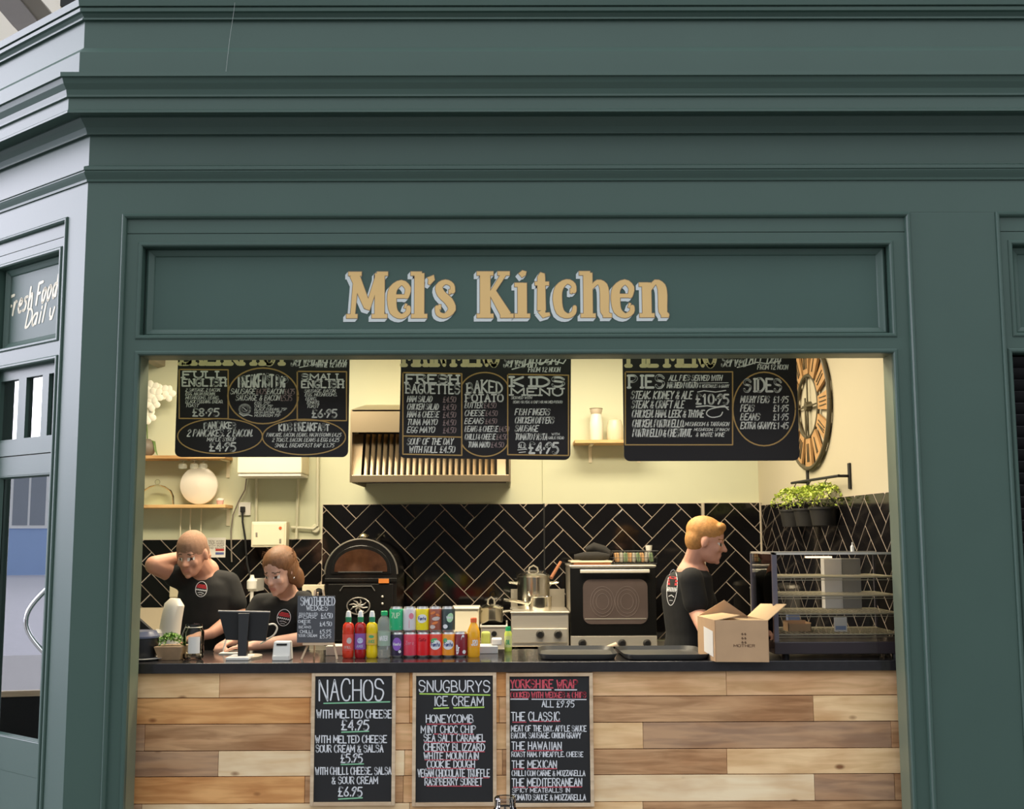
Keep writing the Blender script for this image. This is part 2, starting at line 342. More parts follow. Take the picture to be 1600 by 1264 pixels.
# pilasters and top rail, face at YF
XO0, XO1 = px(191.5, 330), px(1421.5, 337)
XN0 = px(1555, 342)
mb = MB()
def corner_post(m, d0=0.):      # wraps the corner: front pilaster + side pilaster
    s0 = sat(106.5, 345)[0]
    p = [(XO0, YF), (XO0, YF+.18), (XC+.08, YF+.18)]
    q = CO+U*s0; q2 = q+NB*.18
    return [(XC, YF), (XO0, YF), (XO0, YF+.18), (XC+TH*.18, YF+.18), (q2.x, q2.y), (q.x, q.y)]
mb.slab(corner_post(mb), 0, zo); mb.build('corner_pilaster', GREEN, wf)
MB().box(XO1, XN0, YF, YF+.18, 0, zo).build('pilaster', GREEN, wf, bevel=.002)
mb = MB(); mb.slab([(XC, YF), (XR, YF), (XR, YF+.18), (XC+TH*.18, YF+.18)], zo, ZFR+.01)
q = CO+U*SL; q2 = q+NB*.18
mb.slab([(XC, YF), (XC+TH*.18, YF+.18), (q2.x, q2.y), (q.x, q.y)], zo, ZFR+.01); mb.build('top_rail', GREEN, wf)
# a bay: outer bead, flat frame with groove, sign recess, opening beads. Built in plane coordinates, used for every bay
def bay(M, xo0, xo1, ztop, zg, sx0, sx1, sz0, sz1, ox0, ox1, oz1, par, sign=True, bot=0., jambd=.115):
    Yf = YF+.012
    m = MB(M); pr = [(0, YF+.001), (.001, YF-.006), (.006, YF-.010), (.013, YF-.009), (.019, YF-.002), (.022, Yf)]
    m.ring(xo0, xo1, -.3, ztop, pr); m.build('outer_bead', GREEN, par)
    m = MB(M)                                 # flat frame
    g = .0035
    m.box(xo0+.018, xo1-.018, Yf, YF+.16, zg+g/2, ztop-.018)                 # upper rail above groove
    m.box(xo0+.018, xo1-.018, Yf, YF+.16, sz1, zg-g/2)
    m.box(xo0+.018, xo1-.018, Yf+.006, YF+.15, zg-g, zg+g)
    m.box(xo0+.018, sx0, Yf, YF+.16, sz0, sz1); m.box(sx1, xo1-.018, Yf, YF+.16, sz0, sz1)
    m.box(xo0+.018, xo1-.018, Yf, YF+.16, oz1, sz0)
    m.box(xo0+.018, ox0, Yf, YF+.16, bot, oz1); m.box(ox1, xo1-.018, Yf, YF+.16, bot, oz1)
    m.build('frame', GREEN, par)
    bead = [(-.004, Yf+.001), (-.0035, Yf-.003), (.002, Yf-.007), (.010, Yf-.007), (.0155, Yf-.002), (.0165, Yf+.012)]
    m = MB(M); m.ring(sx0, sx1, sz0, sz1, [(-.0042, Yf+.001), (-.002, Yf+.004)]+bead+[(.017, YF+.075)]); m.build('sign_bead', GREEN, par)
    m = MB(M); m.ring(sx0+.030, sx1-.030, sz0+.022, sz1-.022, [(-.016, YF+.078), (-.004, YF+.050), (.004, YF+.046), (.012, YF+.052), (.026, YF+.060), (.030, YF+.066)]); m.build('sign_moulding', GREEN, par)
    m = MB(M); m.box(sx0+.005, sx1-.005, YF+.066, YF+.09, sz0+.005, sz1-.005); m.build('sign_panel', GREEN2, par)
    m = MB(M); m.ring(ox0, ox1, bot-.4, oz1, [(-.0035, Yf+.001), (-.002, Yf+.004)]+bead[1:]+[(.0168, YF+.03)]); m.build('opening_bead', GREEN, par)
    m = MB(M); m.ring(ox0+.0005, ox1-.0005, bot-.4, oz1-.0005, [(.0168, YF+.03), (.0168, YF+.03+jambd), (-.01, YF+.03+jambd)]); m.build('opening_reveal', JAMB if sign == 1 else GREEN, par)
zg = pz(362.5); sz1 = pz(377.3); sz0 = pz(526.5); oz1 = pz(547.2)
bay(None, XO0, XO1, zo, zg, px(216.5, 376), px(1395.5, 380), sz0, sz1, px(210.8, 546), px(1402.5, 551), oz1, wf, sign=1)
# next bay on the right, louvred
wr = setp(thing('wall_right_bay', 'green shopfront bay beyond the right hand pilaster', None, (XN0, YF, 0)), kind='structure')
xs = px(1577, 368); xo = px(1588, 545)-.03
bay(None, XN0, XR+.6, zo, zg, xs, XR+.5, sz0, sz1, xo, XR+.5, oz1, wr, sign=2)
for k in range(46):
    z = oz1-.03-k*.052
    if z < .1: break
    MB().add([(xo+.02, YF+.05, z), (XR+.45, YF+.05, z), (XR+.45, YF+.09, z-.045), (xo+.02, YF+.09, z-.045), (xo+.02, YF+.058, z+.004), (XR+.45, YF+.058, z+.004), (XR+.45, YF+.098, z-.041), (xo+.02, YF+.098, z-.041)],
             [(0, 1, 2, 3), (4, 7, 6, 5), (0, 4, 5, 1), (3, 2, 6, 7)]).build('louvre', BLACKM, wr)
MB().box(xo, XR+.5, YF+.14, YF+.16, 0, oz1).build('shutter_back', BLACKM, wr)
# ---- side face: sign bay with fanlight and door
ws = setp(thing('wall_left', 'green angled side of the shopfront with a painted sign panel and doorway', None, tuple(CO)), kind='structure')
s_o1 = sat(106.5, 345)[0]; s_o0 = -2.02
a0, z_t = sat(100, 346); z1 = sat(97, 386)[1]; 
szt = sat(97, 386, YF+.012)[1]; szb = sat(92, 531, YF+.012)[1]
tzt = sat(88, 556, YF+.012)[1]
sx1 = sat(97, 386, YF+.012)[0]; sx0 = sat(-10, 500, YF+.012)[0]
ox1 = sat(90, 556, YF+.012)[0]; ox0 = sx0
bay(SM, s_o0, s_o1, sat(103, 340)[1], sat(100, 368)[1], sx0, sx1, szb, szt, ox0, ox1, tzt, ws, sign=2, jambd=.12)
# far-left pilaster of the side face
MB(SM).box(SL, s_o0+.002, YF, YF+.18, 0, zo).build('pilaster', GREEN, ws)
tr1 = sat(86, 683, YF+.05)[1]; tr0 = sat(84, 706, YF+.05)[1]
m = MB(SM); m.box(ox0+.012, ox1-.012, YF+.045, YF+.12, tr0, tr1); m.build('transom_rail', GREEN, ws)
# fanlight window: frame, mullions, panes
wn = setp(thing('window_1', 'small fanlight above the door with green mullions', None, tuple(SM @ Vector(((ox0+ox1)/2, YF+.07, tr1)))), kind='structure')
wt = tzt-.016; m = MB(SM); m.frame(ox0+.014, ox1-.014, tr1, wt, ox0+.03, ox1-.03, tr1+.012, wt-.05, YF+.05, YF+.09); m.build('window_frame', GREEN, wn)
GL = glassmat('reflecting_glass', (.55, .6, .58), .86)
mx = [sat(p, 630, YF+.06)[0] for p in (31, 43, 68, 78)]
m = MB(SM); m.box(mx[0], mx[1], YF+.05, YF+.09, tr1+.012, wt-.05); m.build('mullion', GREEN, wn)
m = MB(SM); m.box(mx[2], mx[3], YF+.05, YF+.09, tr1+.012, wt-.05); m.build('mullion', GREEN, wn)
for (a, b) in ((ox0+.03, mx[0]), (mx[1], mx[2]), (mx[3], ox1-.03)):
    m = MB(SM); m.box(a, b, YF+.068, YF+.072, tr1+.012, wt-.05); m.build('pane', GL, wn)
# door
dr = setp(thing('door_1', 'green glazed shop door with curved chrome pull handle', None, tuple(SM @ Vector(((ox0+ox1)/2, YF+.07, 0)))), kind='structure')
gz1 = sat(80, 741, YF+.06)[1]; gz0 = sat(62, 1159, YF+.06)[1]; gx1 = sat(80.5, 745, YF+.06)[0]; gx0 = sat(2, 760, YF+.06)[0]
m = MB(SM); m.frame(ox0+.017, ox1-.017, .01, tr0-.004, gx0, gx1, gz0, gz1, YF+.05, YF+.095); m.build('door_frame', GREEN, dr)
m = MB(SM); m.box(gx0-.01, gx1+.01, YF+.070, YF+.074, gz0-.01, gz1+.01); m.build('door_pane', GL, dr)
m = MB(SM); m.ring(gx0, gx1, gz0, gz1, [(-.006, YF+.049), (.001, YF+.052), (.008, YF+.068)]); m.build('glazing_bead', GREEN, dr)
bz = sat(60, 1215, YF+.06)[1]
m = MB(SM); m.ring(gx0-.02, gx1+.01, .15, bz, [(0, YF+.049), (.012, YF+.058), (.02, YF+.062)]); m.build('kick_panel_moulding', GREEN, dr)
hp = []
for t in range(13):
    a = PI*(t/12.); hp.append(SM @ Vector((gx1+.026-.075*math.sin(a), YF+.045-.05*math.sin(a), 0)))
za, zb = sat(73, 922, YF)[1], sat(68, 1022, YF)[1]
for i, p in enumerate(hp): p.z = za+(zb-za)*i/12.
m = MB(); m.tube(hp, .011, 10); m.build('door_handle', CHROME, dr, smooth=True)
# opening hours style sign lettering on the side panel
_k = [0]
def side_fn(q, lift):
    p = SM @ Vector((q.x, YF+.0655-lift-.001, q.y)); return p
PALE = mat('pale_gold_lettering', (.72, .66, .48), .5)
INK = Ink(side_fn)
c0 = sat(12, 492, YF+.066); c1 = sat(96, 436, YF+.066); hx = (c1[0]-c0[0])
zb0, zb1 = c0[1], c1[1]
def scr(txt, pxa, pya, pxb, pyb, ph, w):
    a = sat(pxa, pya, YF+.066); b = sat(pxb, pyb, YF+.066); h = sat(pxa, pya-ph, YF+.066)[1]-a[1]
    INK.text(txt, a[0], b[0], (a[1]+b[1])/2, (a[1]+b[1])/2+h, w, shear=.35, slope=(b[1]-a[1])/(b[0]-a[0]), rnd=0)
scr('Fresh Food', 14, 495, 90, 461, 30, .15); scr('Daily', 42, 511, 86, 496, 26, .15)
INK.build('sign_lettering', PALE, ws)
# ---- name lettering on the main sign panel: slab letters with a pale block shadow
def sign_letters():
    YS = YF+.0655
    xs0, xs1 = PX(541, 497, YS), PX(1041, 499, YS); zb = PZ(790, 497, YS); zt = PZ(790, 424, YS); Hh = zt-zb
    k = (xs1-xs0)/500.0       # metres per picture unit
    # strokes: (list of (x, y, width)) x in units from 541, y 0..75 up
    L = []
    def st(*p): L.append(p)
    def serif(x, y, w): w = w*.86; st((x-w/2, y, 6.5), (x+w/2, y, 6.5))
    # M
    st((10, 3, 7), (15, 70, 8)); st((12, 70, 18), (33, 18, 13)); st((33, 14, 9), (50, 70, 10)); st((52, 3, 18), (52, 72, 18)); serif(9, 3.5, 20); serif(52, 3.5, 28); serif(13, 71.5, 24); serif(56, 71.5, 20)
    # e
    def e(x): st((x+2, 35, 6), (x+25, 35, 6)); st((x+25, 35, 9), (x+27, 48, 11), (x+17, 57, 10), (x+4, 47, 15), (x+2, 30, 17), (x+5, 11, 15), (x+17, 3, 9), (x+27, 9, 9), (x+28, 17, 8)); st((x+22, 20, 9), (x+25, 19, 9))
    e(69)
    # l
    def ell(x): st((x, 3, 18), (x, 72, 18)); serif(x, 3.5, 29); serif(x-5, 71.5, 20)
    ell(114)
    st((131, 67, 14), (133, 62, 12), (129, 54, 4))                                        # apostrophe
    # s
    st((166, 43, 9), (165, 53, 8), (155, 58, 9), (145, 51, 13), (148, 39, 15), (160, 27, 16), (165, 14, 14), (155, 4, 9), (144, 7, 9), (142, 17, 8)); st((163, 42, 9), (160, 42, 9)); st((144, 18, 9), (148, 18, 9))
    # K
    st((217, 3, 19), (217, 72, 19)); serif(217, 3.5, 30); serif(217, 71.5, 30); st((226, 38, 7), (246, 70, 8)); serif(246, 71.5, 22); st((228, 42, 14), (250, 4, 19)); serif(251, 3.5, 24)
    # i
    def stem(x, h, ft=28): st((x, 3, 17), (x, h, 17)); serif(x, 3.5, ft); serif(x-5, h-3, 16)
    stem(275, 56); st((272, 68, 10), (277, 72, 11), (281, 71, 8))
    # t
    st((305, 12, 16), (305, 66, 14), (307, 72, 8)); st((305, 12, 15), (309, 4, 11), (318, 6, 6)); st((295, 55, 6), (317, 55, 6))
    # c
    st((356, 43, 9), (355, 53, 9), (345, 58, 9), (333, 48, 15), (330, 30, 17), (334, 10, 15), (346, 3, 9), (355, 8, 9), (357, 17, 7)); st((353, 43, 11), (350, 43, 9))
    # h
    st((378, 3, 17), (378, 72, 17)); serif(378, 3.5, 27); serif(373, 71.5, 20); st((384, 48, 6), (393, 57, 9), (402, 51, 16), (404, 36, 17), (404, 10, 16), (410, 4, 9)); serif(408, 3.5, 16)
    e(419)
    # n
    stem(470, 56, 27); st((476, 46, 6), (484, 57, 9), (493, 50, 16), (495, 36, 17), (495, 10, 16), (501, 4, 9)); serif(498, 3.5, 14)
    wlist = [('letter_shadow', -4.2, -5, .8, .0008, mat('pale_letter_shadow', (.62, .66, .65), .6)), ('letter_outline', 0, 0, .9, .0016, mat('brown_outline', (.26, .17, .10), .6)), ('letters', 0, 0, 0, .0024, mat('sign_gold', (.76, .50, .20), .5))]
    sg = setp(thing('shop_name', None, None, (0, 0, 0)), None)
    bpy.data.objects.remove(sg)
    for (nm, dx, dy, ex, lift, mt) in wlist:
        mb = MB(); c = 0
        layers = [(dx*t, dy*t) for t in ((1, .75, .5, .25) if dx else (0,))]
        for (ddx, ddy) in layers:
          for s in L:
            pts = [Vector((p[0], p[1])) for p in s]; ws = [p[2]*(.84 if len(s) > 2 or p[2] > 8 else 1) for p in s]
            if len(pts) > 3:
                q = []; w2 = []
                sm = _cr(pts); n = len(sm)
                for i, v in enumerate(sm):
                    t = i/(n-1)*(len(ws)-1); j = min(int(t), len(ws)-2); w2.append(ws[j]+(ws[j+1]-ws[j])*(t-j)); q.append(v)
                pts, ws = q, w2
            lp, rp = [], []
            for i, v in enumerate(pts):
                d = (pts[min(i+1, len(pts)-1)]-pts[max(i-1, 0)]).normalized(); nn = Vector((-d.y, d.x)); h = ws[i]/2+ex
                vv = v + (d*(-ex if i == 0 else ex if i == len(pts)-1 else 0)); lp.append(vv+nn*h); rp.append(vv-nn*h)
            c += 1; y = YS-.001-lift-(c % 9)*3e-5
            P = [(xs0+(a.x+ddx)*k, y, zb+(a.y+ddy)*Hh/75) for a in lp+rp]; n = len(lp)
            mb.add(P, [(i, i+1, n+i+1, n+i) for i in range(n-1)])
            if len(s) > 3:
                for (v, h) in ((pts[0], ws[0]/2+ex), (pts[-1], ws[-1]/2+ex)):
                    mb.add([(xs0+(v.x+ddx+h*math.cos(a*PI/5))*k, y-1e-5, zb+(v.y+ddy+h*math.sin(a*PI/5))*Hh/75) for a in range(10)], [tuple(range(10))])
        mb.build(nm, mt, wf, recalc=False)
sign_letters()

m = MB(); m.tube([at(367, 4, YF-.11), at(365, 20, YF-.10), at(359, 60, YF-.09), at(353, 112, YF-.10)], .0007, 4); m.build('cobweb_thread', mat('cobweb', (.5, .52, .5), .8), wf)
# ------------------------------------------------------------------ kitchen shell
YB = 8.0
def PXB(x, y): return PX(x, y, YB)
XBR = PXB(1186, 789)                         # back right corner
RS = .07                                      # right wall opens slightly towards the hatch
def xr_at(y): return XBR+(YB-y)*RS
sgn = lambda: None
XL = -4.0
fl = MB(); fl.slab([(-14, -30), (30, -30), (30, 30), (-14, 30)], -.05, 0); fl.build('floor', mat('hall_floor', (.17, .17, .17), .6, var=.1, scale=1.2), kind='structure')
wb_ = setp(thing('wall_back', 'sage cream kitchen back wall with black herringbone tiles', None, (0, YB, 0)), kind='structure')
MB().box(XL, XBR+.12, YB, YB+.12, 0, 3.1).build('plaster', SAGE, wb_)
wrt = setp(thing('wall_right', 'kitchen right wall with black herringbone tiles', None, (XBR, YB, 0)), kind='structure')
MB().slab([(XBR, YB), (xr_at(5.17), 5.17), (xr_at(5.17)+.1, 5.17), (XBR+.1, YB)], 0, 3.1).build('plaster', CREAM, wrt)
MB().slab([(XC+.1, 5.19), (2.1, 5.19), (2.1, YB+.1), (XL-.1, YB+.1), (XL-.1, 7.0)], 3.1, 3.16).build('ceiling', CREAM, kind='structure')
MB().slab([(XL, 6.85), (XL, YB+.1), (XL-.1, YB+.1), (XL-.1, 6.85)], 0, 3.1).build('wall_kitchen_left', SAGE, kind='structure')
# herringbone tiles
TW, TL = .1016, .2905
def clip(poly, f):                            # keep f(p) >= 0
    o = []
    for i, a in enumerate(poly):
        b = poly[(i+1) % len(poly)]; fa, fb = f(a), f(b)
        if fa >= 0: o.append(a)
        if (fa >= 0) != (fb >= 0): t = fa/(fa-fb); o.append((a[0]+(b[0]-a[0])*t, a[1]+(b[1]-a[1])*t))
    return o
def herring(u0, u1, v0, v1, ou, ov, flip=False):
    g = .0062; out = []; c = math.sqrt(.5)
    for i in range(-60, 60):
        for j in range(-20, 20):
            bx, by = i*TW+j*TL, i*TW-j*TL
            for (x0, y0, x1, y1) in ((bx, by, bx+TL, by+TW), (bx, by+TW, bx+TW, by+TW+TL)):
                q = [(x0+g/2, y0+g/2), (x1-g/2, y0+g/2), (x1-g/2, y1-g/2), (x0+g/2, y1-g/2)]
                P = [(((x-y)*c)*(-1 if flip else 1)+ou, (x+y)*c+ov) for x, y in q]
                if max(p[0] for p in P) < u0 or min(p[0] for p in P) > u1 or max(p[1] for p in P) < v0 or min(p[1] for p in P) > v1: continue
                for f in (lambda p: p[0]-u0, lambda p: u1-p[0], lambda p: p[1]-v0, lambda p: v1-p[1]):
                    P = clip(P, f)
                    if not P: break
                if P and len(P) > 2:
                    A = abs(sum(P[k][0]*P[(k+1) % len(P)][1]-P[(k+1) % len(P)][0]*P[k][1] for k in range(len(P))))/2
                    if A > .0003: out.append(P)
    return out
def tiles(par, fn, polys):
    for P in polys:
        cx = sum(p[0] for p in P)/len(P); cy = sum(p[1] for p in P)/len(P); n = len(P)
        t = random.uniform(-.0008, .0008); t2 = random.uniform(-.0008, .0008)
        e = lambda p: .0035+(p[0]-cx)*t*3+(p[1]-cy)*t2*3
        A = [fn(u, v, .001) for u, v in P]; Bq = [fn(u, v, e((u, v))) for u, v in P]
        Cq = [fn(cx+(u-cx)*.97, cy+(v-cy)*.97, e((u, v))+.0015) for u, v in P]
        MB().add(A+Bq+Cq, [(i, (i+1) % n, n+(i+1) % n, n+i) for i in range(n)]+[(n+i, n+(i+1) % n, 2*n+(i+1) % n, 2*n+i) for i in range(n)]+[tuple(range(2*n, 3*n))]).build('tile', TILE, par)
zt1 = PZ(800, 787, YB); zt0 = .91; ztl = PZ(400, 842.5, YB)
xa, xb_, xc = PXB(213, 850)-.25, PXB(504, 800), PXB(1096, 800)
YG = YB-.006
MB().box(xb_, xc, YG, YB, zt0, zt1).build('grout_bed', GROUT, wb_)
MB().box(-2.6, PX(285, 960, YB), YB-.045, YB-.02, .90, PZ(240, 949, YB)).build('upstand', mat('beige_upstand', (.50, .42, .30), .5), wb_)
MB().box(xa, xb_, YG, YB, zt0, ztl).build('grout_bed', GROUT, wb_)
fnB = lambda u, v, d: (u, YG-d, v)
OU, OV = PXB(691, 845)-.187, PZ(691, 845, YB)+.012
tiles(wb_, fnB, herring(xb_+.004, PXB(850, 800)-.004, zt0, zt1-.003, OU, OV))
tiles(wb_, fnB, herring(PXB(850, 800)+.004, xc, zt0, zt1-.003, OU, OV))
tiles(wb_, fnB, herring(xa, xb_, zt0, ztl-.003, OU+.03, OV))
# chimney step at the right end of the back wall
YS2 = YB-.05
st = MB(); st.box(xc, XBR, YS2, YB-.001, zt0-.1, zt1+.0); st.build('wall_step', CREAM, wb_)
MB().box(xc+.006, XBR, YS2-.006, YS2, zt0, zt1).build('grout_bed', GROUT, wb_)
tiles(wb_, lambda u, v, d: (u, YS2-.006-d, v), herring(xc+.012, XBR-.004, zt0, zt1-.003, OU-.05, OV))
TRIMM = mat('tile_edge_trim', (.55, .48, .38), .5)
MB().box(xc-.004, xc+.006, YS2-.012, YB-.006, zt0, zt1).build('tile_trim', TRIMM, wb_)
MB().box(PXB(850, 800)-.005, PXB(850, 800)+.005, YG-.008, YG, zt0, zt1).build('tile_trim', BLACKM, wb_)
MB().box(XBR-.012, XBR-.002, YS2-.012, YS2, zt0, zt1).build('tile_trim', TRIMM, wb_)
# right wall
zr = PZ(1186, 789, YB)-.002
ln = YB-.056-5.2
dirw = Vector((RS, -1, 0)).normalized(); nw = Vector((-1, -RS, 0)).normalized()
O_ = Vector((XBR, YB-.0, 0))
fnR = lambda u, v, d: tuple(O_+dirw*u+nw*(d*.25+.007)+Vector((0, 0, v)))
m = MB(); A = [O_+dirw*.06+nw*.006, O_+dirw*2.8+nw*.006]; m.add([(A[0].x, A[0].y, zt0), (A[1].x, A[1].y, zt0), (A[1].x, A[1].y, zr), (A[0].x, A[0].y, zr)], [(0, 1, 2, 3)])
m.build('grout_bed', GROUT, wrt)
tiles(wrt, fnR, herring(.07, 2.8, zt0, zr-.003, .1, OV, True))
# kitchen floor level furniture: counter -----------------------------------------
YCF = 5.19; ZC = 1.05
CT = mat('dark_worktop', (.022, .020, .021), .13, var=.3, scale=40, spec=.6)
ct = thing('service_counter', 'service counter clad in mixed pallet boards under a dark worktop', 'counter', (0, 5.2, 0))
xcl, xcr = xl-.3, xr+.16
MB().box(xl-.10, xcr, YCF-.004, 5.79, ZC-.045, ZC).build('worktop', CT, ct, bevel=.003)
MB().box(xl-.09, xcr-.02, YCF+.045, 5.76, .0, ZC-.045).build('carcass', BLACKM, ct)
W1 = [('plank_straw', (.98, .68, .37), (.82, .53, .26)), ('plank_orange', (.86, .46, .18), (.66, .31, .11)), ('plank_brown', (.66, .39, .20), (.42, .23, .11)), ('plank_grey_brown', (.56, .34, .19), (.38, .23, .14)), ('plank_pale', (1., .80, .52), (.92, .68, .40)), ('plank_tan', (.90, .57, .31), (.70, .42, .20))]
WM = {n: woodmat(n, a, b, True) for n, a, b in W1}
YPL = YCF+.02
def prow(py): return PZ(400, py, YPL)
ROWS = [(1050.5, 1090.3, [(195, 343, 'straw'), (343, 640, 'tan'), (640, 800, 'orange'), (800, 1135, 'tan'), (1135, 1425, 'tan')]),
        (1090.3, 1131.3, [(195, 484, 'orange'), (484, 640, 'tan'), (640, 780, 'orange'), (780, 925, 'tan'), (925, 1271, 'brown'), (1271, 1425, 'straw')]),
        (1131.3, 1173, [(195, 226, 'grey_brown'), (226, 500, 'brown'), (500, 700, 'tan'), (700, 1005, 'straw'), (1005, 1393, 'grey_brown'), (1393, 1425, 'brown')]),
        (1173, 1213.3, [(195, 341, 'grey_brown'), (341, 632, 'pale'), (632, 785, 'tan'), (785, 1136, 'brown'), (1136, 1425, 'straw')]),
        (1213.3, 1255.5, [(190, 476, 'orange'), (476, 630, 'brown'), (630, 800, 'tan'), (800, 1273, 'pale'), (1273, 1398, 'grey_brown'), (1398, 1430, 'brown')]),
        (1255.5, 1297, [(190, 221, 'grey_brown'), (221, 640, 'pale'), (640, 1005, 'straw'), (1005, 1430, 'brown')]),
        (1297, 1339, [(190, 600, 'tan'), (600, 1100, 'straw'), (1100, 1430, 'orange')]), (1339, 1381, [(190, 400, 'brown'), (400, 900, 'pale'), (900, 1430, 'tan')]), (1381, 1412, [(190, 700, 'orange'), (700, 1430, 'brown')])]
for (ya, yb, seg) in ROWS:
    za, zb = prow(ya), max(prow(yb), .005)
    for (a, b, nm) in seg:
        p = random.uniform(-.0015, .0015)
        x0 = (xl-.09 if a < 200 else PX(a, (ya+yb)/2, YPL)); x1 = min(PX(b, (ya+yb)/2, YPL), xcr-.02)
        if x1-x0 < .02: continue
        o = MB().box(x0+.0008, x1-.0008, YPL+p, YCF+.045, zb+.0016, za-.0016).build('plank', WM['plank_'+nm], ct, bevel=.0012)
# blackboards on the counter front
def cboard(label, x0, x1, y0, y1, tilt, rows):
    Y = YPL-.003
    c = at((x0+x1)/2, (y0+y1)/2, Y); t = thing('chalkboard', label, 'chalkboard', tuple(c), group='chalkboards on the counter front')
    X0, X1 = PX(x0, (y0+y1)/2, Y-.02), PX(x1, (y0+y1)/2, Y-.02); Z0, Z1 = PZ((x0+x1)/2, y1, Y-.02), PZ((x0+x1)/2, y0, Y-.02)
    R = Matrix.Rotation(tilt, 4, 'Y'); R = Matrix.Translation(c) @ R @ Matrix.Translation(-c)
    fw = .0155
    MB(R).box(X0+.008, X1-.008, Y-.010, Y, Z0+.008, Z1-.008).build('slate_panel', SLATE, t)
    m = MB(R); m.frame(X0, X1, Z0, Z1, X0+fw, X1-fw, Z0+fw, Z1-fw, Y-.018, Y); m.build('frame', FRAMEW, t, bevel=.0015)
    mbk = MB(); inks = {k: Ink(plane_fn(Y-.0108), mbk, 'wrgy'.index(k)) for k in 'wrgy'}
    for r in rows:
        ink = inks[r[0]]
        if r[1] == '_': ink.line(r[2], r[3], r[4], r[5], r[6])
        else: ink.text(r[1], r[2], r[3], r[4], r[5], r[6] if len(r) > 6 else .15, slope=r[7] if len(r) > 7 else 0, rnd=.5)
    mbk.build('chalk_lettering', [CHALK, CHALKR, CHALKG, CHALKY], t, recalc=False)
    return t
cboard('framed chalkboard listing nachos, leftmost of three on the counter front', 485.3, 617.6, 1051, 1259.5, 0, [
 ('w', 'NACHOS', 499, 599, 1094, 1062, .075), ('g', '_', 506, 1099, 609, 1096.5, 2), ('w', 'WITH MELTED CHEESE', 495, 611.5, 1121.5, 1109.5, .16), ('w', '£4.95', 534, 576, 1140.5, 1125.5, .15), ('g', '_', 534, 1144, 576, 1142.5, 2),
 ('w', 'WITH MELTED CHEESE', 493, 604, 1160.5, 1149.5, .16), ('w', 'SOUR CREAM & SALSA', 494, 598.5, 1175, 1164.3, .16), ('w', '£5.95', 533, 566, 1191, 1178, .16), ('g', '_', 533, 1194.5, 568, 1193.5, 1.8),
 ('w', 'WITH CHILLI, CHEESE, SALSA', 493, 611, 1210, 1199, .15), ('w', '& SOUR CREAM', 519, 590, 1224.5, 1214, .15), ('w', '£6.95', 529, 565.5, 1244, 1230, .15), ('g', '_', 529, 1248.5, 566, 1246.5, 2)])
cboard('framed chalkboard listing ice cream flavours, middle of three on the counter front', 644, 775.7, 1050.5, 1260, 0, [
 ('w', 'SNUGBURYS', 655, 765, 1080.5, 1063.5, .11), ('y', '_', 656, 1084, 765.5, 1086, 2), ('w', 'ICE CREAM', 677.5, 755, 1102.5, 1088.5, .12), ('y', '_', 678, 1107, 701, 1106, 2), ('y', '_', 709, 1106, 756, 1105, 2),
 ('w', 'HONEYCOMB', 666, 739, 1129, 1117, .14), ('r', '_', 667, 1131.5, 736, 1131, 1.3), ('w', 'MINT CHOC CHIP', 658, 743, 1145, 1134, .14), ('r', '_', 678, 1146.8, 740, 1147, 1.3), ('w', 'SEA SALT CARAMEL', 662.5, 758, 1158.4, 1147.6, .15), ('r', '_', 663, 1159.8, 758, 1159.5, 1.3),
 ('w', 'CHERRY BLIZZARD', 662.5, 757, 1173, 1161.7, .15), ('r', '_', 664, 1174.3, 757, 1174.6, 1.3), ('w', 'WHITE MOUNTAIN', 662.5, 747.5, 1186, 1175.6, .15), ('r', '_', 664, 1187.2, 746, 1187.2, 1.3), ('w', 'COOKIE DOUGH', 667.5, 741.5, 1199.3, 1188.6, .15), ('r', '_', 668, 1200.6, 741, 1200.6, 1.3),
 ('w', 'VEGAN CHOCOLATE TRUFFLE', 653, 765, 1213.5, 1202, .14), ('r', '_', 659, 1214.6, 764, 1215.4, 1.2), ('w', 'RASPBERRY SORBET', 664, 753.5, 1226.8, 1216, .15), ('r', '_', 667, 1228.2, 752, 1228.4, 1.3)])
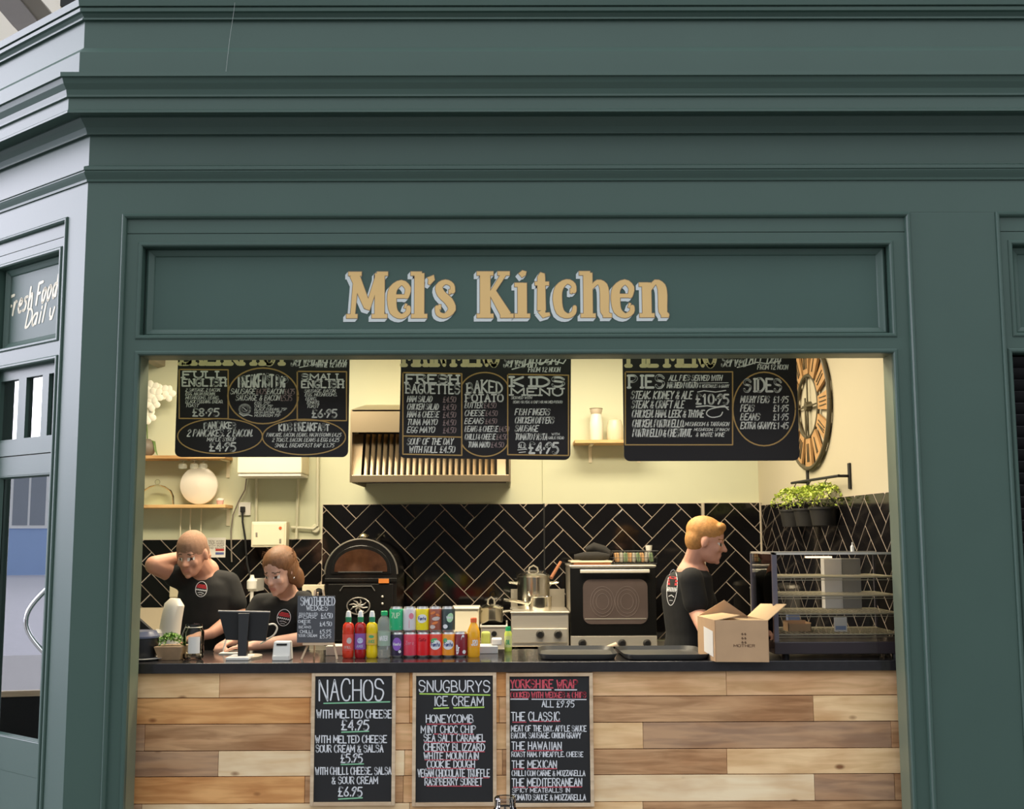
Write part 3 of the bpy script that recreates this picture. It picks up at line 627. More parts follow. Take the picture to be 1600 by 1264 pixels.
cboard('framed chalkboard listing yorkshire wraps in red and white, rightmost of three on the counter front', 791, 927.5, 1051.5, 1261, 0, [
 ('r', 'YORKSHIRE WRAP', 798, 902, 1075, 1062.5, .17), ('w', '_', 798, 1077.6, 861, 1077.6, 1.7), ('w', '_', 867, 1077.8, 901, 1077.8, 1.7), ('r', 'COOKED WITH WEDGES & CHIPS', 798, 915.5, 1090, 1081.5, .19), ('w', '_', 798, 1092.4, 825, 1092.4, 1.7), ('w', '_', 831, 1092.6, 916, 1093, 1.5),
 ('w', 'ALL £9.95', 847, 897, 1104.6, 1095, .15), ('w', 'THE CLASSIC', 799, 874, 1126, 1113, .13), ('r', '_', 801, 1128.4, 822, 1128.2, 1.4), ('r', '_', 828, 1127.4, 875, 1127, 1.4), ('w', 'MEAT OF THE DAY, APPLE SAUCE', 799, 916, 1142.5, 1133.8, .17, .0), ('w', 'BACON, SAUSAGE, ONION GRAVY', 799, 907.5, 1153.2, 1145, .17),
 ('w', 'THE HAWAIIAN', 799.5, 877, 1171, 1159.4, .14), ('r', '_', 802, 1173, 818, 1173, 1.4), ('r', '_', 824, 1173, 878, 1172.4, 1.4), ('w', 'ROAST HAM, PINEAPPLE, CHEESE', 799.5, 911, 1182.3, 1174.8, .17), ('w', 'THE MEXICAN', 800, 869.5, 1199.6, 1188.4, .14), ('r', '_', 802, 1201.4, 818, 1201.4, 1.4), ('r', '_', 824, 1201.2, 870, 1201, 1.4),
 ('w', 'CHILLI CON CARNE & MOZZARELLA', 800, 914, 1212, 1204, .17), ('w', 'THE MEDITERRANEAN', 800, 909, 1228.4, 1216.5, .14), ('r', '_', 802, 1230, 821, 1230, 1.4), ('r', '_', 826, 1230, 909, 1229.4, 1.4), ('w', 'SPICY MEATBALLS IN', 800.5, 890, 1238, 1231.4, .17), ('w', 'TOMATO SAUCE & MOZZARELLA', 800.5, 915, 1250, 1241.5, .17)])
# ------------------------------------------------------------------ hanging menu boards
YM = 5.56
def rr(x0, x1, z0, z1, r, n=6):
    P = []
    for (cx, cz, a0) in ((x1-r, z1-r, 0), (x0+r, z1-r, 90), (x0+r, z0+r, 180), (x1-r, z0+r, 270)):
        for k in range(n+1):
            a = math.radians(a0+90*k/n); P.append((cx+r*math.cos(a), cz+r*math.sin(a)))
    return P
MENUB = mat('menu_board_black', (.018, .014, .014), .45, var=.1)
def menub(label, x0, x1, yb, tilt, fn, sl=0.):
    c = at((x0+x1)/2, yb, YM); X0, X1 = PX(x0, 640, YM), PX(x1, 640, YM)
    R = Matrix.Translation(c) @ Matrix.Rotation(tilt, 4, 'Y') @ Matrix.Translation(-c)
    t = thing('menu_board', label, 'menu board', tuple(c), group='menu boards hanging in the hatch')
    MB(R).prism(rr(X0, X1, c.z, c.z+.60, .03), YM, YM+.012).build('board', MENUB, t, bevel=.001)
    for s in (X0+.1, X1-.1): MB(R).tube([(s, YM+.006, c.z+.595), (s, YM+.006, 3.1)], .0015, 6).build('hanging_wire', STEELD, t)
    mbk = MB(); A, B, C, D = [Ink(plane_fn(YM-.0006), mbk, i) for i in range(4)]
    fn(A, B, C, D)
    mbk.build('painted_lettering', [CREAMT, BRASS, GOLDT, PINKT], t, recalc=False)
def b1(A, B, C, D):
    C.text('BREAKFAST', 284, 447, 568.5, 536, .19, serif=1.6, rnd=0)
    A.text('Served All', 456, 515, 571, 554, .14, shear=.35, rnd=0); A.text('Day', 518, 543, 568, 553, .14, shear=.35, rnd=0); A.text('UNTIL 12 NOON', 494, 541, 573.5, 566, .2, shear=.3); A.line(468, 574, 512, 566, 1.5)
    for r in ((280, 577.5, 356.5, 654), (464.5, 580.5, 541.5, 657)): B.rect(r[0], r[1], r[2], r[3], 2.0, .007)
    B.oval(356, 575, 466, 662, 2.2); B.oval(277.5, 654, 410, 709, 1.9); B.oval(410, 655, 540, 710.5, 1.9)
    A.text('FULL', 286, 352, 590, 580.5, .27, serif=1.2, rnd=0); A.text('ENGLISH', 285, 352.5, 603, 592.5, .24, serif=1., rnd=0)
    for i, s in enumerate(('2 SAUSAGE, 2 BACON,', 'EGG, HASH BROWN,', 'MUSHROOMS, BEANS,', 'BLACK PUDDING, BREAD,', 'TOAST')):
        w = (54, 46, 52, 58, 20)[i]; A.text(s, 290.5, 290.5+w, 611.5+i*6.1, 606.8+i*6.1, .2, shear=.3)
    A.text('£8·95', 301.5, 342, 650, 638.5, .2, rnd=0)
    A.text('BREAKFAST BAP', 373, 449, 604.5, 584.5, .15, arch=.3, rnd=0)
    A.text('SAUSAGE', 361, 399, 615.5, 607.5, .17, shear=.3); D.text('£4.75', 401, 416, 615.5, 608, .16, shear=.2); A.text('BACON', 418, 443, 615.5, 607.5, .17, shear=.3); D.text('£4.75', 445, 460, 615.8, 608, .16)
    A.text('SAUSAGE & BACON', 369, 437, 625.5, 617.5, .16, shear=.3); D.text('£5.75', 439, 456, 626, 618, .16)
    A.oval(374, 632, 391, 647, 2.6); A.oval(378, 635, 387, 643, 1.6); A.poly([(374, 646), (380, 650), (388, 648), (394, 650)], 1.5); A.poly([(379, 636), (386, 642)], 1.2)
    for i, s in enumerate(('EGG 75P', 'CHEESE 75P', 'BLACK PUDDING 75P', 'HASH BROWN 75P', 'MUSHROOM 75P')): A.text(s, 398, 398+(24, 28, 50, 42, 40)[i], 631.5+i*4.9, 627.8+i*4.9, .2, shear=.25)
    A.text('SMALL', 472, 536, 593, 584.5, .25, serif=1.2, rnd=0); A.text('ENGLISH', 471.5, 536, 605.5, 595.5, .24, serif=1., rnd=0)
    for i, s in enumerate(('SAUSAGE, BACON,', 'EGG, MUSHROOMS,', 'BEANS,', 'TOMATO,', 'TOAST')): A.text(s, 476+i, 476+i+(49, 50, 17, 20, 18)[i], 613+i*6, 608.3+i*6, .2, shear=.3)
    A.text('£6·95', 488, 526, 652, 640, .2, rnd=0)
    A.text('PANCAKES', 319, 368, 669.5, 658.8, .2, arch=.25, rnd=0); A.text('2 PANCAKES, 2 BACON,', 293.5, 395, 681.5, 671.5, .18, shear=.3); A.text('MAPLE SYRUP', 324, 368, 689.3, 683.8, .2, shear=.2); A.text('£4·95', 328, 368, 704.5, 692, .2, rnd=0)
    A.text('KIDS BREAKFAST', 436, 514, 673, 660.5, .18, arch=.25, rnd=0); A.text('PANCAKE, BACON, BEANS, HASH BROWN £4.25', 417, 533, 682, 676.6, .18, shear=.3); A.text('2 TOAST, BACON, BEANS & EGG £4.25', 426, 530, 690, 684.4, .18, shear=.3); A.text('SMALL BREAKFAST BAP £3.75', 430, 522, 698.6, 693, .18, shear=.3)
def b2(A, B, C, D):
    C.text('MAIN MENU', 631, 778, 570.5, 538, .19, serif=1.6, rnd=0)
    A.text('Served All', 788, 842, 573, 557, .14, shear=.35, rnd=0); A.text('Day', 845, 876, 569, 553, .14, shear=.35, rnd=0); A.text('FROM 12 NOON', 826, 875, 581, 574, .2, shear=.2); A.poly([(800, 577), (815, 573), (828, 567), (846, 567), (866, 564), (880, 568), (884, 562)], 1.8)
    B.rect(629.5, 583, 721.5, 710.5, 2., .02); B.line(629.5, 681.2, 721.5, 683, 2.); B.rect(793.3, 585.5, 888.3, 711, 2., .015)
    B.oval(719.5, 582, 795.5, 640, 2., 200, 340); B.oval(719.5, 655, 795.5, 713, 2., 20, 160)
    A.text('FRESH', 635, 715.5, 598.5, 586, .24, serif=1.2, slope=.015, rnd=0); A.text('BAGUETTES', 634.5, 718, 614.5, 601, .17, serif=.7, slope=.015, rnd=0)
    for i, s in enumerate(('HAM SALAD', 'CHICKEN SALAD', 'HAM & CHEESE', 'TUNA MAYO', 'EGG MAYO')):
        A.text(s, 637, (675, 685, 686, 683, 679)[i], 627.8+i*12, 619+i*12, .17, shear=.3); D.text('£4.50', 693, 712, 628.5+i*12, 620+i*12, .17, shear=.2)
    A.text('SOUP OF THE DAY', 637, 708, 694.5, 685, .17, shear=.3); A.text('WITH ROLL £4.50', 640, 710.5, 707, 697.5, .18, shear=.2)
    A.text('BAKED', 730, 784, 613.5, 594, .14, serif=.8, arch=.3, rnd=0); A.text('POTATO', 728, 785.5, 627.3, 616.5, .22, serif=1., rnd=0)
    for i, (s, x, p, q) in enumerate((('BUTTER', 754, 756.5, 775), ('CHEESE', 757, 759, 777), ('BEANS', 755.5, 759, 776), ('BEANS & CHEESE', 778, 780, 795), ('CHILLI & CHEESE', 774, 776, 793), ('TUNA MAYO', 765, 768, 787))):
        A.text(s, 727+(i == 5)*5, x, 637.3+i*12.3, 629+i*12.3, .17, shear=.3); D.text('£4.50', p, q, 637.3+i*12.3, 629.5+i*12.3, .16, shear=.2)
    A.text('KIDS', 799.5, 881, 603.5, 589.5, .25, serif=1.2, slope=.01, rnd=0); A.text('MENU', 799, 878.5, 617.5, 606.8, .24, serif=1.2, slope=.01, rnd=0)
    A.text('SERVED WITH', 799, 831, 623.3, 619.6, .22, shear=.2); A.text('BEANS OR PEAS & CHIPS OR MASHED POTATO', 802, 878.5, 630, 626.2, .2, shear=.2)
    for i, (s, x) in enumerate((('FISH FINGERS', 859), ('CHICKEN DIPPERS', 865.5), ('SAUSAGE', 841), ('TOMATO PASTA', 855))): A.text(s, 805.5, x, 648.3+i*12.9, 639+i*12.9, .17, shear=.3)
    A.text('WITH', 862, 874, 680, 676.5, .2); A.text('GARLIC BREAD', 857, 881, 686, 682, .2)
    A.text('£4·95', 827, 872, 708, 692, .2, rnd=0); A.oval(810, 691, 821, 700, 1.4); A.text('ALL', 810, 822, 700, 694, .18); A.line(809, 703, 823, 702, 1.3); A.line(811, 707, 821, 706, 1.3)
def b3(A, B, C, D):
    C.text('PIE MENU', 982, 1117, 571.5, 538, .19, serif=1.6, rnd=0)
    A.text('Served', 1128.5, 1167, 572, 556, .14, shear=.35, rnd=0); A.text('All Day', 1172, 1221, 568, 553, .14, shear=.35, rnd=0); A.text('FROM 12 NOON', 1184, 1231, 577, 570, .2, shear=.2); A.poly([(1152, 574), (1170, 570), (1182, 566), (1198, 568), (1220, 564)], 1.8)
    B.rect(977, 581, 1144.7, 695, 2.); B.oval(1145, 581.5, 1243, 696.5, 2.1)
    A.text('PIES', 983, 1037, 605.5, 587, .2, serif=1., rnd=0); A.text('ALL PIES SERVED WITH', 1046, 1128, 594.5, 586.5, .19, shear=.35); A.text('MASHED POTATO', 1043, 1090, 606, 597.5, .19, shear=.35); A.text('& VEGETABLES & GRAVY', 1093, 1139, 605.5, 601, .2, shear=.3); A.line(1093, 598.5, 1138, 598, 1)
    A.text('STEAK, KIDNEY & ALE', 987, 1082, 623, 611.5, .16, shear=.35); A.text('STEAK & CRAFT ALE', 988, 1069, 637.5, 626.3, .16, shear=.35); A.text('CHICKEN, HAM, LEEK & THYME', 988.5, 1100, 651.8, 641, .17, shear=.35)
    A.text('CHICKEN, PORTOBELLO,', 989, 1069, 667, 656, .17, shear=.35); A.text('MUSHROOM & TARRAGON', 1071, 1139, 665.5, 659.5, .18, shear=.3); A.text('PORTOBELLO & CHESTNUT,', 989.5, 1081, 682, 670.6, .17, shear=.35); A.text('MUSHROOM, SPINACH', 1085, 1139, 673.3, 669, .2, shear=.3); A.text('& WHITE WINE', 1088, 1132, 682, 676, .18, shear=.3)
    A.text('£10·95', 1088, 1138, 631, 616.5, .2, rnd=0); A.poly([(1090, 612.5), (1100, 610.5), (1118, 612.5), (1134, 610)], 1.6)
    A.poly([(1088, 635.5), (1105, 634), (1120, 636), (1132, 634), (1138, 640)], 2.2); A.poly(_cr([Vector(v) for v in ((1138, 636), (1125, 636), (1108, 640), (1104, 647), (1112, 652), (1125, 650), (1129, 644))]), 1.8)
    A.text('SIDES', 1163, 1220, 611.5, 591.5, .17, serif=.8, arch=.12, rnd=0)
    for i, (s, x, p) in enumerate((('MUSHY PEAS', 1202, '£1·95'), ('PEAS', 1178, '£1·95'), ('BEANS', 1187, '£1·95'), ('EXTRA GRAVY', 1207, '£1·45'))): A.text(s, 1158, x, 629+i*13.6, 619+i*13.6, .17, shear=.3); A.text(p, 1209, 1231.5, 629+i*13.6, 619.5+i*13.6, .16, shear=.15)
menub('black breakfast menu board with gold ovals, leftmost of the hanging boards', 275, 544.5, 714, 0.004, b1)
menub('black main menu board hanging a little crooked, in the middle', 623.5, 890.5, 717, 0.016, b2)
menub('black pie menu board with a round list of sides, rightmost of the hanging boards', 974, 1247, 720, 0.0, b3)
# ------------------------------------------------------------------ helpers for things on the counter
def zat(y): return ZC
def onc(px_, py, z=ZC):          # picture point on the worktop -> world
    d = ray(px_, py); t = (z-CAMZ)/d.z; return CP+d*t
def col(name, c, r=.45, **k): return mat(name, c, r, **k)
RND = random.Random(3)
# ---- back counter (steel table along the back wall)
bc = thing('back_counter', 'long low steel worktop along the tiled back wall', 'counter', (0, 7.55, 0))
ZB = .90
MB().box(-2.6, XBR-.01, 7.3, YB-.06, ZB-.04, ZB).build('worktop', STEELD, bc, bevel=.003)
MB().box(-2.6, XBR-.02, 7.34, YB-.07, .1, ZB-.04).build('cupboard_body', WHITE, bc)
def P3(px_, py, Y): return at(px_, py, Y)
# ---- potato oven
Yo = 7.36
c = P3(564, 1013, Yo); s = Yo/F
t = thing('potato_oven', 'black arched cast iron potato oven with a glass window and oval badge', 'oven', (c.x, Yo, ZB))
BO = mat('black_enamel', (.008, .008, .008), .18, var=.1, spec=.5)
x0, x1 = PX(508, 900, Yo), PX(620, 900, Yo); cx = (x0+x1)/2; hw = (x1-x0)/2; zsp = PZ(564, 897, Yo); ztp = PZ(564, 843, Yo); rh = ztp-zsp
def arch(x0, x1, zb, zs, zt, n=16):
    cx, hw = (x0+x1)/2, (x1-x0)/2
    return [(x0, zb)]+[(cx-hw*math.cos(PI*k/n), zs+(zt-zs)*math.sin(PI*k/n)) for k in range(n+1)]+[(x1, zb)]
MB().prism(arch(x0, x1, ZB+.03, zsp, ztp), Yo, 7.88).build('oven_body', BO, t)
m = MB(); m.tube([(cx-(hw+.003)*math.cos(PI*k/30), Yo, zsp+(rh+.003)*math.sin(PI*k/30)) for k in range(31)], .006, 6); m.build('arch_rim', col('steel_rim', (.34, .31, .27), .3, metal=.8), t, smooth=True)
MB().prism(arch(x0+.035, x1-.035, zsp-.0, zsp+.02, ztp-.035), Yo-.008, Yo+.005).build('upper_door', BO, t, bevel=.004)
MB().prism(arch(x0+.06, x1-.06, zsp+.015, zsp+.035, ztp-.06), Yo-.012, Yo-.004).build('oven_window', col('oven_glass', (.05, .022, .012), .08, var=.9, scale=18), t)
m = MB(); m.tube([(cx-.14, Yo-.03, zsp+.012), (cx+.14, Yo-.03, zsp+.012)], .006, 8); m.tube([(cx-.12, Yo-.03, zsp+.012), (cx-.12, Yo, zsp+.012)], .005); m.tube([(cx+.12, Yo-.03, zsp+.012), (cx+.12, Yo, zsp+.012)], .005); m.build('door_handle', BO, t, smooth=True)
MB().box(x0-.002, x1+.002, Yo-.012, Yo+.02, zsp-.05, zsp-.025).build('ledge', BO, t, bevel=.004)
MB().box(x0+.02, x1-.02, Yo-.010, Yo+.012, ZB+.06, zsp-.06).build('lower_door', BO, t, bevel=.005)
m = MB(); zz = zsp-.075; m.tube([(cx-.13, Yo-.016, zz-.03), (cx-.11, Yo-.016, zz), (cx+.07, Yo-.016, zz), (cx+.09, Yo-.016, zz-.03)], .004, 6); m.build('door_moulding', col('dark_grey_rim', (.10, .095, .09)), t)
MB().box(PX(592, 908, Yo), PX(608, 908, Yo), Yo-.018, Yo-.012, PZ(600, 911, Yo), PZ(600, 904, Yo)).build('orange_badge', col('orange_badge', (.62, .20, .04)), t, label='small orange enamel badge')
em = P3(560, 947, Yo-.02); m = MB()
m.tube([(em.x+.072*math.cos(a*PI/12), Yo-.02, em.z+.052*math.sin(a*PI/12)) for a in range(25)], .0045, 6)
for a in range(8):
    an = a*PI/4+.3; m.tube([(em.x, Yo-.018, em.z), (em.x+.035*math.cos(an), Yo-.02, em.z+.026*math.sin(an)), (em.x+.06*math.cos(an+.3), Yo-.018, em.z+.043*math.sin(an+.3))], [.009, .006, .003], 6)
m.build('oval_badge', col('silver_badge', (.45, .42, .38), .35, metal=.8), t, label='silver oval badge with scrollwork')
m = MB(); m.lathe([(.012, 0), (.012, .02), (.03, .025), (.034, .035), (.028, .045), (.006, .052)], (cx+.0, 7.5, ztp-.012), 18); m.build('chimney_cap', col('brass_knob', (.75, .66, .45), .25, metal=1.), t, smooth=True)
for sx in (x0+.05, x1-.05):
    for sy in (Yo+.05, 7.83): m = MB(); m.lathe([(.018, 0), (.015, .03)], (sx, sy, ZB), 10); m.build('foot', BO, t)
for i, (a, b) in enumerate(((PX(598, 943, Yo), PZ(598, 943, Yo)), (PX(598, 932, Yo), PZ(598, 932, Yo)))):
    m = MB(); m.ell((a, Yo-.016, b), .008); m.build('knob', STEEL, t, smooth=True)
# ---- extractor hood
Yh = 7.25
hx0, hx1 = PX(547, 700, Yh), PX(798, 700, Yh); hz0, hz1, hz2, hz3 = PZ(670, 753, Yh), PZ(670, 742, Yh), PZ(670, 675, Yh), PZ(670, 640, Yh)
t = thing('extractor_hood', 'steel canopy extractor hood with slatted baffle filters above the ovens', 'extractor hood', ((hx0+hx1)/2, Yh, hz0))
HS = mat('hood_steel', (.50, .40, .27), .34, 1., var=.12, scale=4)
m = MB(); V = lambda y, z: [(hx0, y, z), (hx1, y, z)]
pts = [(Yh, hz0), (Yh, hz3), (YB-.001, hz3+.12), (YB-.001, hz0)]
m.add([(hx0, y, z) for y, z in pts]+[(hx0+.012, y, z) for y, z in pts], [(0, 1, 2, 3), (7, 6, 5, 4), (0, 4, 5, 1), (1, 5, 6, 2), (2, 6, 7, 3), (3, 7, 4, 0)])
m.build('side_panel', HS, t); m = MB()
m.add([(hx1-.012, y, z) for y, z in pts]+[(hx1, y, z) for y, z in pts], [(0, 1, 2, 3), (7, 6, 5, 4), (0, 4, 5, 1), (1, 5, 6, 2), (2, 6, 7, 3), (3, 7, 4, 0)])
m.build('side_panel', HS, t)
MB().box(hx0+.012, hx1-.012, Yh, Yh+.012, hz2+.0, hz3).build('front_fascia', HS, t)
MB().box(hx0+.012, hx1-.012, Yh, Yh+.04, hz0, hz1).build('gutter_rail', HS, t, bevel=.002)
MB().add([(hx0+.012, Yh, hz3), (hx1-.012, Yh, hz3), (hx1-.012, YB-.001, hz3+.12), (hx0+.012, YB-.001, hz3+.12), (hx0+.012, Yh, hz3-.01), (hx1-.012, Yh, hz3-.01), (hx1-.012, YB-.001, hz3+.11), (hx0+.012, YB-.001, hz3+.11)], [(0, 3, 2, 1), (4, 5, 6, 7), (0, 1, 5, 4), (2, 3, 7, 6)]).build('top_panel', HS, t)
MB().box(hx0+.03, hx1-.03, Yh+.17, Yh+.18, hz0+.0, hz2+.02).build('filter_back', col('dark_brown_back', (.03, .022, .014), .5), t)  # very dark brown sheet behind the baffles
nb = 22; bx0, bx1 = PX(568, 700, Yh), PX(776, 700, Yh)
for k in range(nb):
    a = bx0+(bx1-bx0)*k/nb; w = (bx1-bx0)/nb
    MB().add([(a+.001, Yh+.03, hz1+.002), (a+w*.62, Yh+.05, hz1+.002), (a+w*.62, Yh+.15, hz2-.0), (a+.001, Yh+.13, hz2-.0), (a+.001, Yh+.034, hz1+.002), (a+w*.62, Yh+.054, hz1+.002), (a+w*.62, Yh+.154, hz2), (a+.001, Yh+.134, hz2)],
             [(0, 1, 2, 3), (7, 6, 5, 4), (0, 3, 7, 4), (1, 5, 6, 2), (0, 4, 5, 1), (3, 2, 6, 7)]).build('baffle', HS, t)
for a in (hx0+.012, bx1+.002): MB().add([(a, Yh+.03, hz1), (a+.055, Yh+.03, hz1), (a+.055, Yh+.14, hz2), (a, Yh+.14, hz2)], [(0, 1, 2, 3)]).build('blanking_plate', mat('darker_steel', (.26, .20, .13), .4, .7), t)  # plates darker and warmer than the hood steel
# ---- hob unit, pans and oven
def boxthing(x0, x1, y0, y1, Y, dep): return PX(x0, y1, Y), PX(x1, y1, Y), PZ((x0+x1)/2, y1, Y), PZ((x0+x1)/2, y0, Y)
Y = 7.34; X0, X1, Z0, Z1 = boxthing(799, 889, 955.5, 1015, Y, .5)
t = thing('hob_unit', 'stainless steel countertop hob with two black control knobs', 'hob', ((X0+X1)/2, Y, ZB))
MB().box(X0, X1, Y, Y+.5, ZB+.02, Z1-.008).build('body', STEEL, t, bevel=.004)
MB().box(X0-.006, X1+.006, Y-.012, Y+.5, Z1-.010, Z1).build('hob_top', STEEL, t, bevel=.003)
MB().box(X0, X1, Y+.48, Y+.5, Z1, PZ(845, 920, Y+.5)).build('splash_guard', STEELD, t)
MB().box(X0+.01, X1-.01, Y-.012, Y+.01, PZ(845, 1004, Y), PZ(845, 982, Y)).build('control_panel', STEEL, t, bevel=.002)
for kx in (844, 872):
    k = P3(kx, 991, Y-.014); m = MB(); m.lathe([(.026, 0), (.024, .018), (.018, .03)], k, 16, axis=(0, -1, 0)); m.build('knob', BLACK, t, smooth=True)
for sx in (X0+.03, X1-.03): m = MB(); m.lathe([(.014, 0), (.014, .022)], (sx, Y+.05, ZB), 8); m.build('foot', BLACK, t)
ZH = Z1
def pot(label, x0, x1, ytop, zbase, Y, lid=True, handles=True, name='cooking_pot'):
    cxp = PX((x0+x1)/2, ytop, Y); r = (PX(x1, ytop, Y)-PX(x0, ytop, Y))/2; h = PZ((x0+x1)/2, ytop, Y)-zbase
    t = thing(name, label, 'pot', (cxp, Y, zbase), group='steel pots on the hobs')
    m = MB(); m.lathe([(r*.93, 0), (r*.98, .012), (r, .03), (r, h-.004), (r*1.03, h), (r*.96, h), (r*.95, h-.01)], (cxp, Y, zbase), 28); m.build('pot_body', POTS, t, smooth=True)
    if lid:
        m = MB(); m.lathe([(r*1.02, h), (r*1.02, h+.006), (r*.8, h+.018), (r*.3, h+.028), (.008, h+.03)], (cxp, Y, zbase), 28); l = m.build('lid', POTS, t, smooth=True)
        m = MB(); m.tube([(cxp-r*.3, Y, zbase+h+.026), (cxp-r*.24, Y, zbase+h+.055), (cxp, Y, zbase+h+.07), (cxp+r*.24, Y, zbase+h+.055), (cxp+r*.3, Y, zbase+h+.026)], .006, 8); m.build('lid_handle', STEELD, l, smooth=True)
    if handles:
        for sg in (-1, 1):
            zz = zbase+h*.78; m = MB(); m.tube([(cxp+sg*r*.97, Y-.04, zz), (cxp+sg*(r+.05), Y-.035, zz+.004), (cxp+sg*(r+.055), Y, zz+.006), (cxp+sg*(r+.05), Y+.035, zz+.004), (cxp+sg*r*.97, Y+.04, zz)], .008, 8); m.build('handle', POTS, t, smooth=True)
    return t
pot('tall steel stock pot with lid at the back of the countertop hob', 808, 859, 900, ZH, 7.68)
pot('small lidless steel saucepan in front of the tall stock pot', 826, 862, 932, ZH, 7.46, lid=False, handles=False, name='saucepan')
m = MB(); k = P3(826, 943, 7.46); m.tube([k, (k.x-.10, 7.40, k.z+.02), (k.x-.16, 7.38, k.z+.03)], [.009, .010, .008], 8); setp(bpy.data.objects['saucepan'], None); m.build('long_handle', POTS, bpy.data.objects['saucepan'], smooth=True)
# low hob to the left with a pot
Y = 7.34; X0, X1, Z0, Z1 = boxthing(751, 792, 977, 1013, Y, .4)
t = thing('bain_marie', 'low cream steel food warmer left of the hob', 'food warmer', ((X0+X1)/2, Y, ZB))
MB().box(X0, X1, Y, Y+.45, ZB, Z1).build('body', STEEL, t, bevel=.005); MB().box(X0-.005, X1+.005, Y-.008, Y+.45, Z1-.012, Z1).build('rim', WHITE, t, bevel=.003)
m = MB(); m.lathe([(.018, 0), (.016, .02)], P3(772, 990, Y), 14, axis=(0, -1, 0)); m.build('knob', BLACK, t)
pot('lidded steel pot on the low food warmer left of the hob', 749, 786, 950, Z1, 7.52)
X0, X1, Z0, Z1 = boxthing(706, 748, 952, 1013, 7.32, .3)
t = thing('storage_tub', 'tall cream plastic storage tub behind the drinks', 'tub', ((X0+X1)/2, 7.32, ZB)); MB().box(X0, X1, 7.2+.11, 7.31+.25, ZB, Z1).build('tub', OFFW, t, bevel=.01); MB().box(X0-.004, X1+.004, 7.3, 7.565, Z1, Z1+.012).build('lid', WHITE, t, bevel=.004)
# oven
Y = 7.33; X0, X1, Z0, Z1 = boxthing(892, 1027, 886, 1013, Y, .6)
t = thing('convection_oven', 'countertop convection oven with a black glass door and three knobs', 'oven', ((X0+X1)/2, Y, ZB))
MB().box(X0, X1, Y+.03, Y+.58, ZB+.02, Z1).build('oven_body', STEELD, t, bevel=.005)
MB().box(X0-.004, X1+.004, Y+.01, Y+.58, Z1, Z1+.012).build('top_rim', STEEL, t, bevel=.003)
zp = PZ(960, 993, Y)
MB().box(X0, X1, Y, Y+.03, zp, Z1-.002).build('oven_door', BO, t, bevel=.004)
wx0, wx1, wz0, wz1 = PX(911, 940, Y), PX(1012, 940, Y), PZ(960, 975, Y), PZ(960, 905, Y)
OG = mat('oven_window_glass', (.105, .08, .075), .10, var=.3, scale=6)
MB().prism(rr(wx0, wx1, wz0, wz1, .05), Y-.003, Y).build('oven_window', OG, t)
for fx in (.3, .68):
    fc = (wx0+(wx1-wx0)*fx, Y-.0035, (wz0+wz1)/2)
    m = MB()
    for rr_ in (.05, .075, .095): m.tube([(fc[0]+rr_*.8*math.cos(a*PI/10), fc[1], fc[2]+rr_*math.sin(a*PI/10)) for a in range(21)], .0016, 4)
    m.build('fan_guard', col('fan_guard_grey', (.20, .16, .15), .4), t)
MB().box(wx0+.01, wx1-.01, Y-.005, Y-.003, wz0+.03, wz0+.036).build('oven_rack', STEEL, t)
m = MB(); hzz = PZ(960, 892, Y); m.box(PX(906, 892, Y), PX(1014, 892, Y), Y-.045, Y-.02, hzz-.012, hzz+.010); m.build('door_handle', col('white_metal', (.80, .76, .66), .3, metal=.3), t, bevel=.004)
MB().box(PX(906, 892, Y)+.02, PX(906, 892, Y)+.035, Y-.03, Y, hzz-.008, hzz+.006).build('handle_bracket', STEEL, t); MB().box(PX(1014, 892, Y)-.035, PX(1014, 892, Y)-.02, Y-.03, Y, hzz-.008, hzz+.006).build('handle_bracket', STEEL, t)
MB().box(X0, X1, Y+.002, Y+.03, ZB+.02, zp-.003).build('control_panel', STEEL, t, bevel=.002)
for kx in (910, 972, 1011): m = MB(); m.lathe([(.026, 0), (.023, .02), (.016, .03)], P3(kx, 1005, Y-.0), 16, axis=(0, -1, 0)); m.build('knob', BLACK, t, smooth=True)
for sx in (X0+.04, X1-.04): m = MB(); m.lathe([(.016, 0), (.014, .022)], (sx, Y+.06, ZB), 8); m.build('foot', BLACK, t)
ZO = Z1+.012
# things on the oven
def board_thing(): pass
bx0, bx1 = PX(874, 880, 7.5), PX(953, 880, 7.5)
t = thing('wooden_tray', 'low wooden board with a pale rim on top of the convection oven', 'tray', ((bx0+bx1)/2, 7.6, ZO))
MB().box(bx0+.09, bx1, 7.45, 7.75, ZO, ZO+.014).build('board', col('red_brown_wood', (.33, .13, .06), .5, var=.3), t, bevel=.003)
m = MB(); m.box(bx0+.07, bx1+.01, 7.44, 7.76, ZO+.0145, ZO+.026); m.build('pale_rim', col('pale_rim', (.62, .53, .38)), t, bevel=.004)
m = MB(); zz = ZO+.027
def cloth(name, label, path, rs, mt, flat=.45):
    t = thing(name, label, 'oven glove', tuple(Vector(path[0])), group='oven gloves on the oven'); m = MB(); m.tube(path, rs, 12, flat=flat); m.build('padded_cloth', mt, t, smooth=True)
    return t
GLV = mat('charcoal_glove', (.035, .033, .032), .85, var=.3, bump=.4, bscale=90)
cloth('oven_glove', 'flat charcoal oven glove lying on the wooden tray', [(bx0+.10, 7.56, zz+.022), (bx0+.17, 7.56, zz+.026), (bx0+.25, 7.56, zz+.024), (bx0+.33, 7.58, zz+.022)], [.012, .022, .024, .014], GLV, 1.6)
cloth('oven_glove', 'folded charcoal oven glove arched over the other one', [(bx0+.18, 7.6, zz+.066), (bx0+.23, 7.6, zz+.082), (bx0+.29, 7.6, zz+.062), (bx0+.345, 7.6, zz+.028)], [.014, .026, .026, .018], GLV, 1.6)
bx0, bx1 = PX(957, 870, 7.55), PX(1024, 870, 7.55)
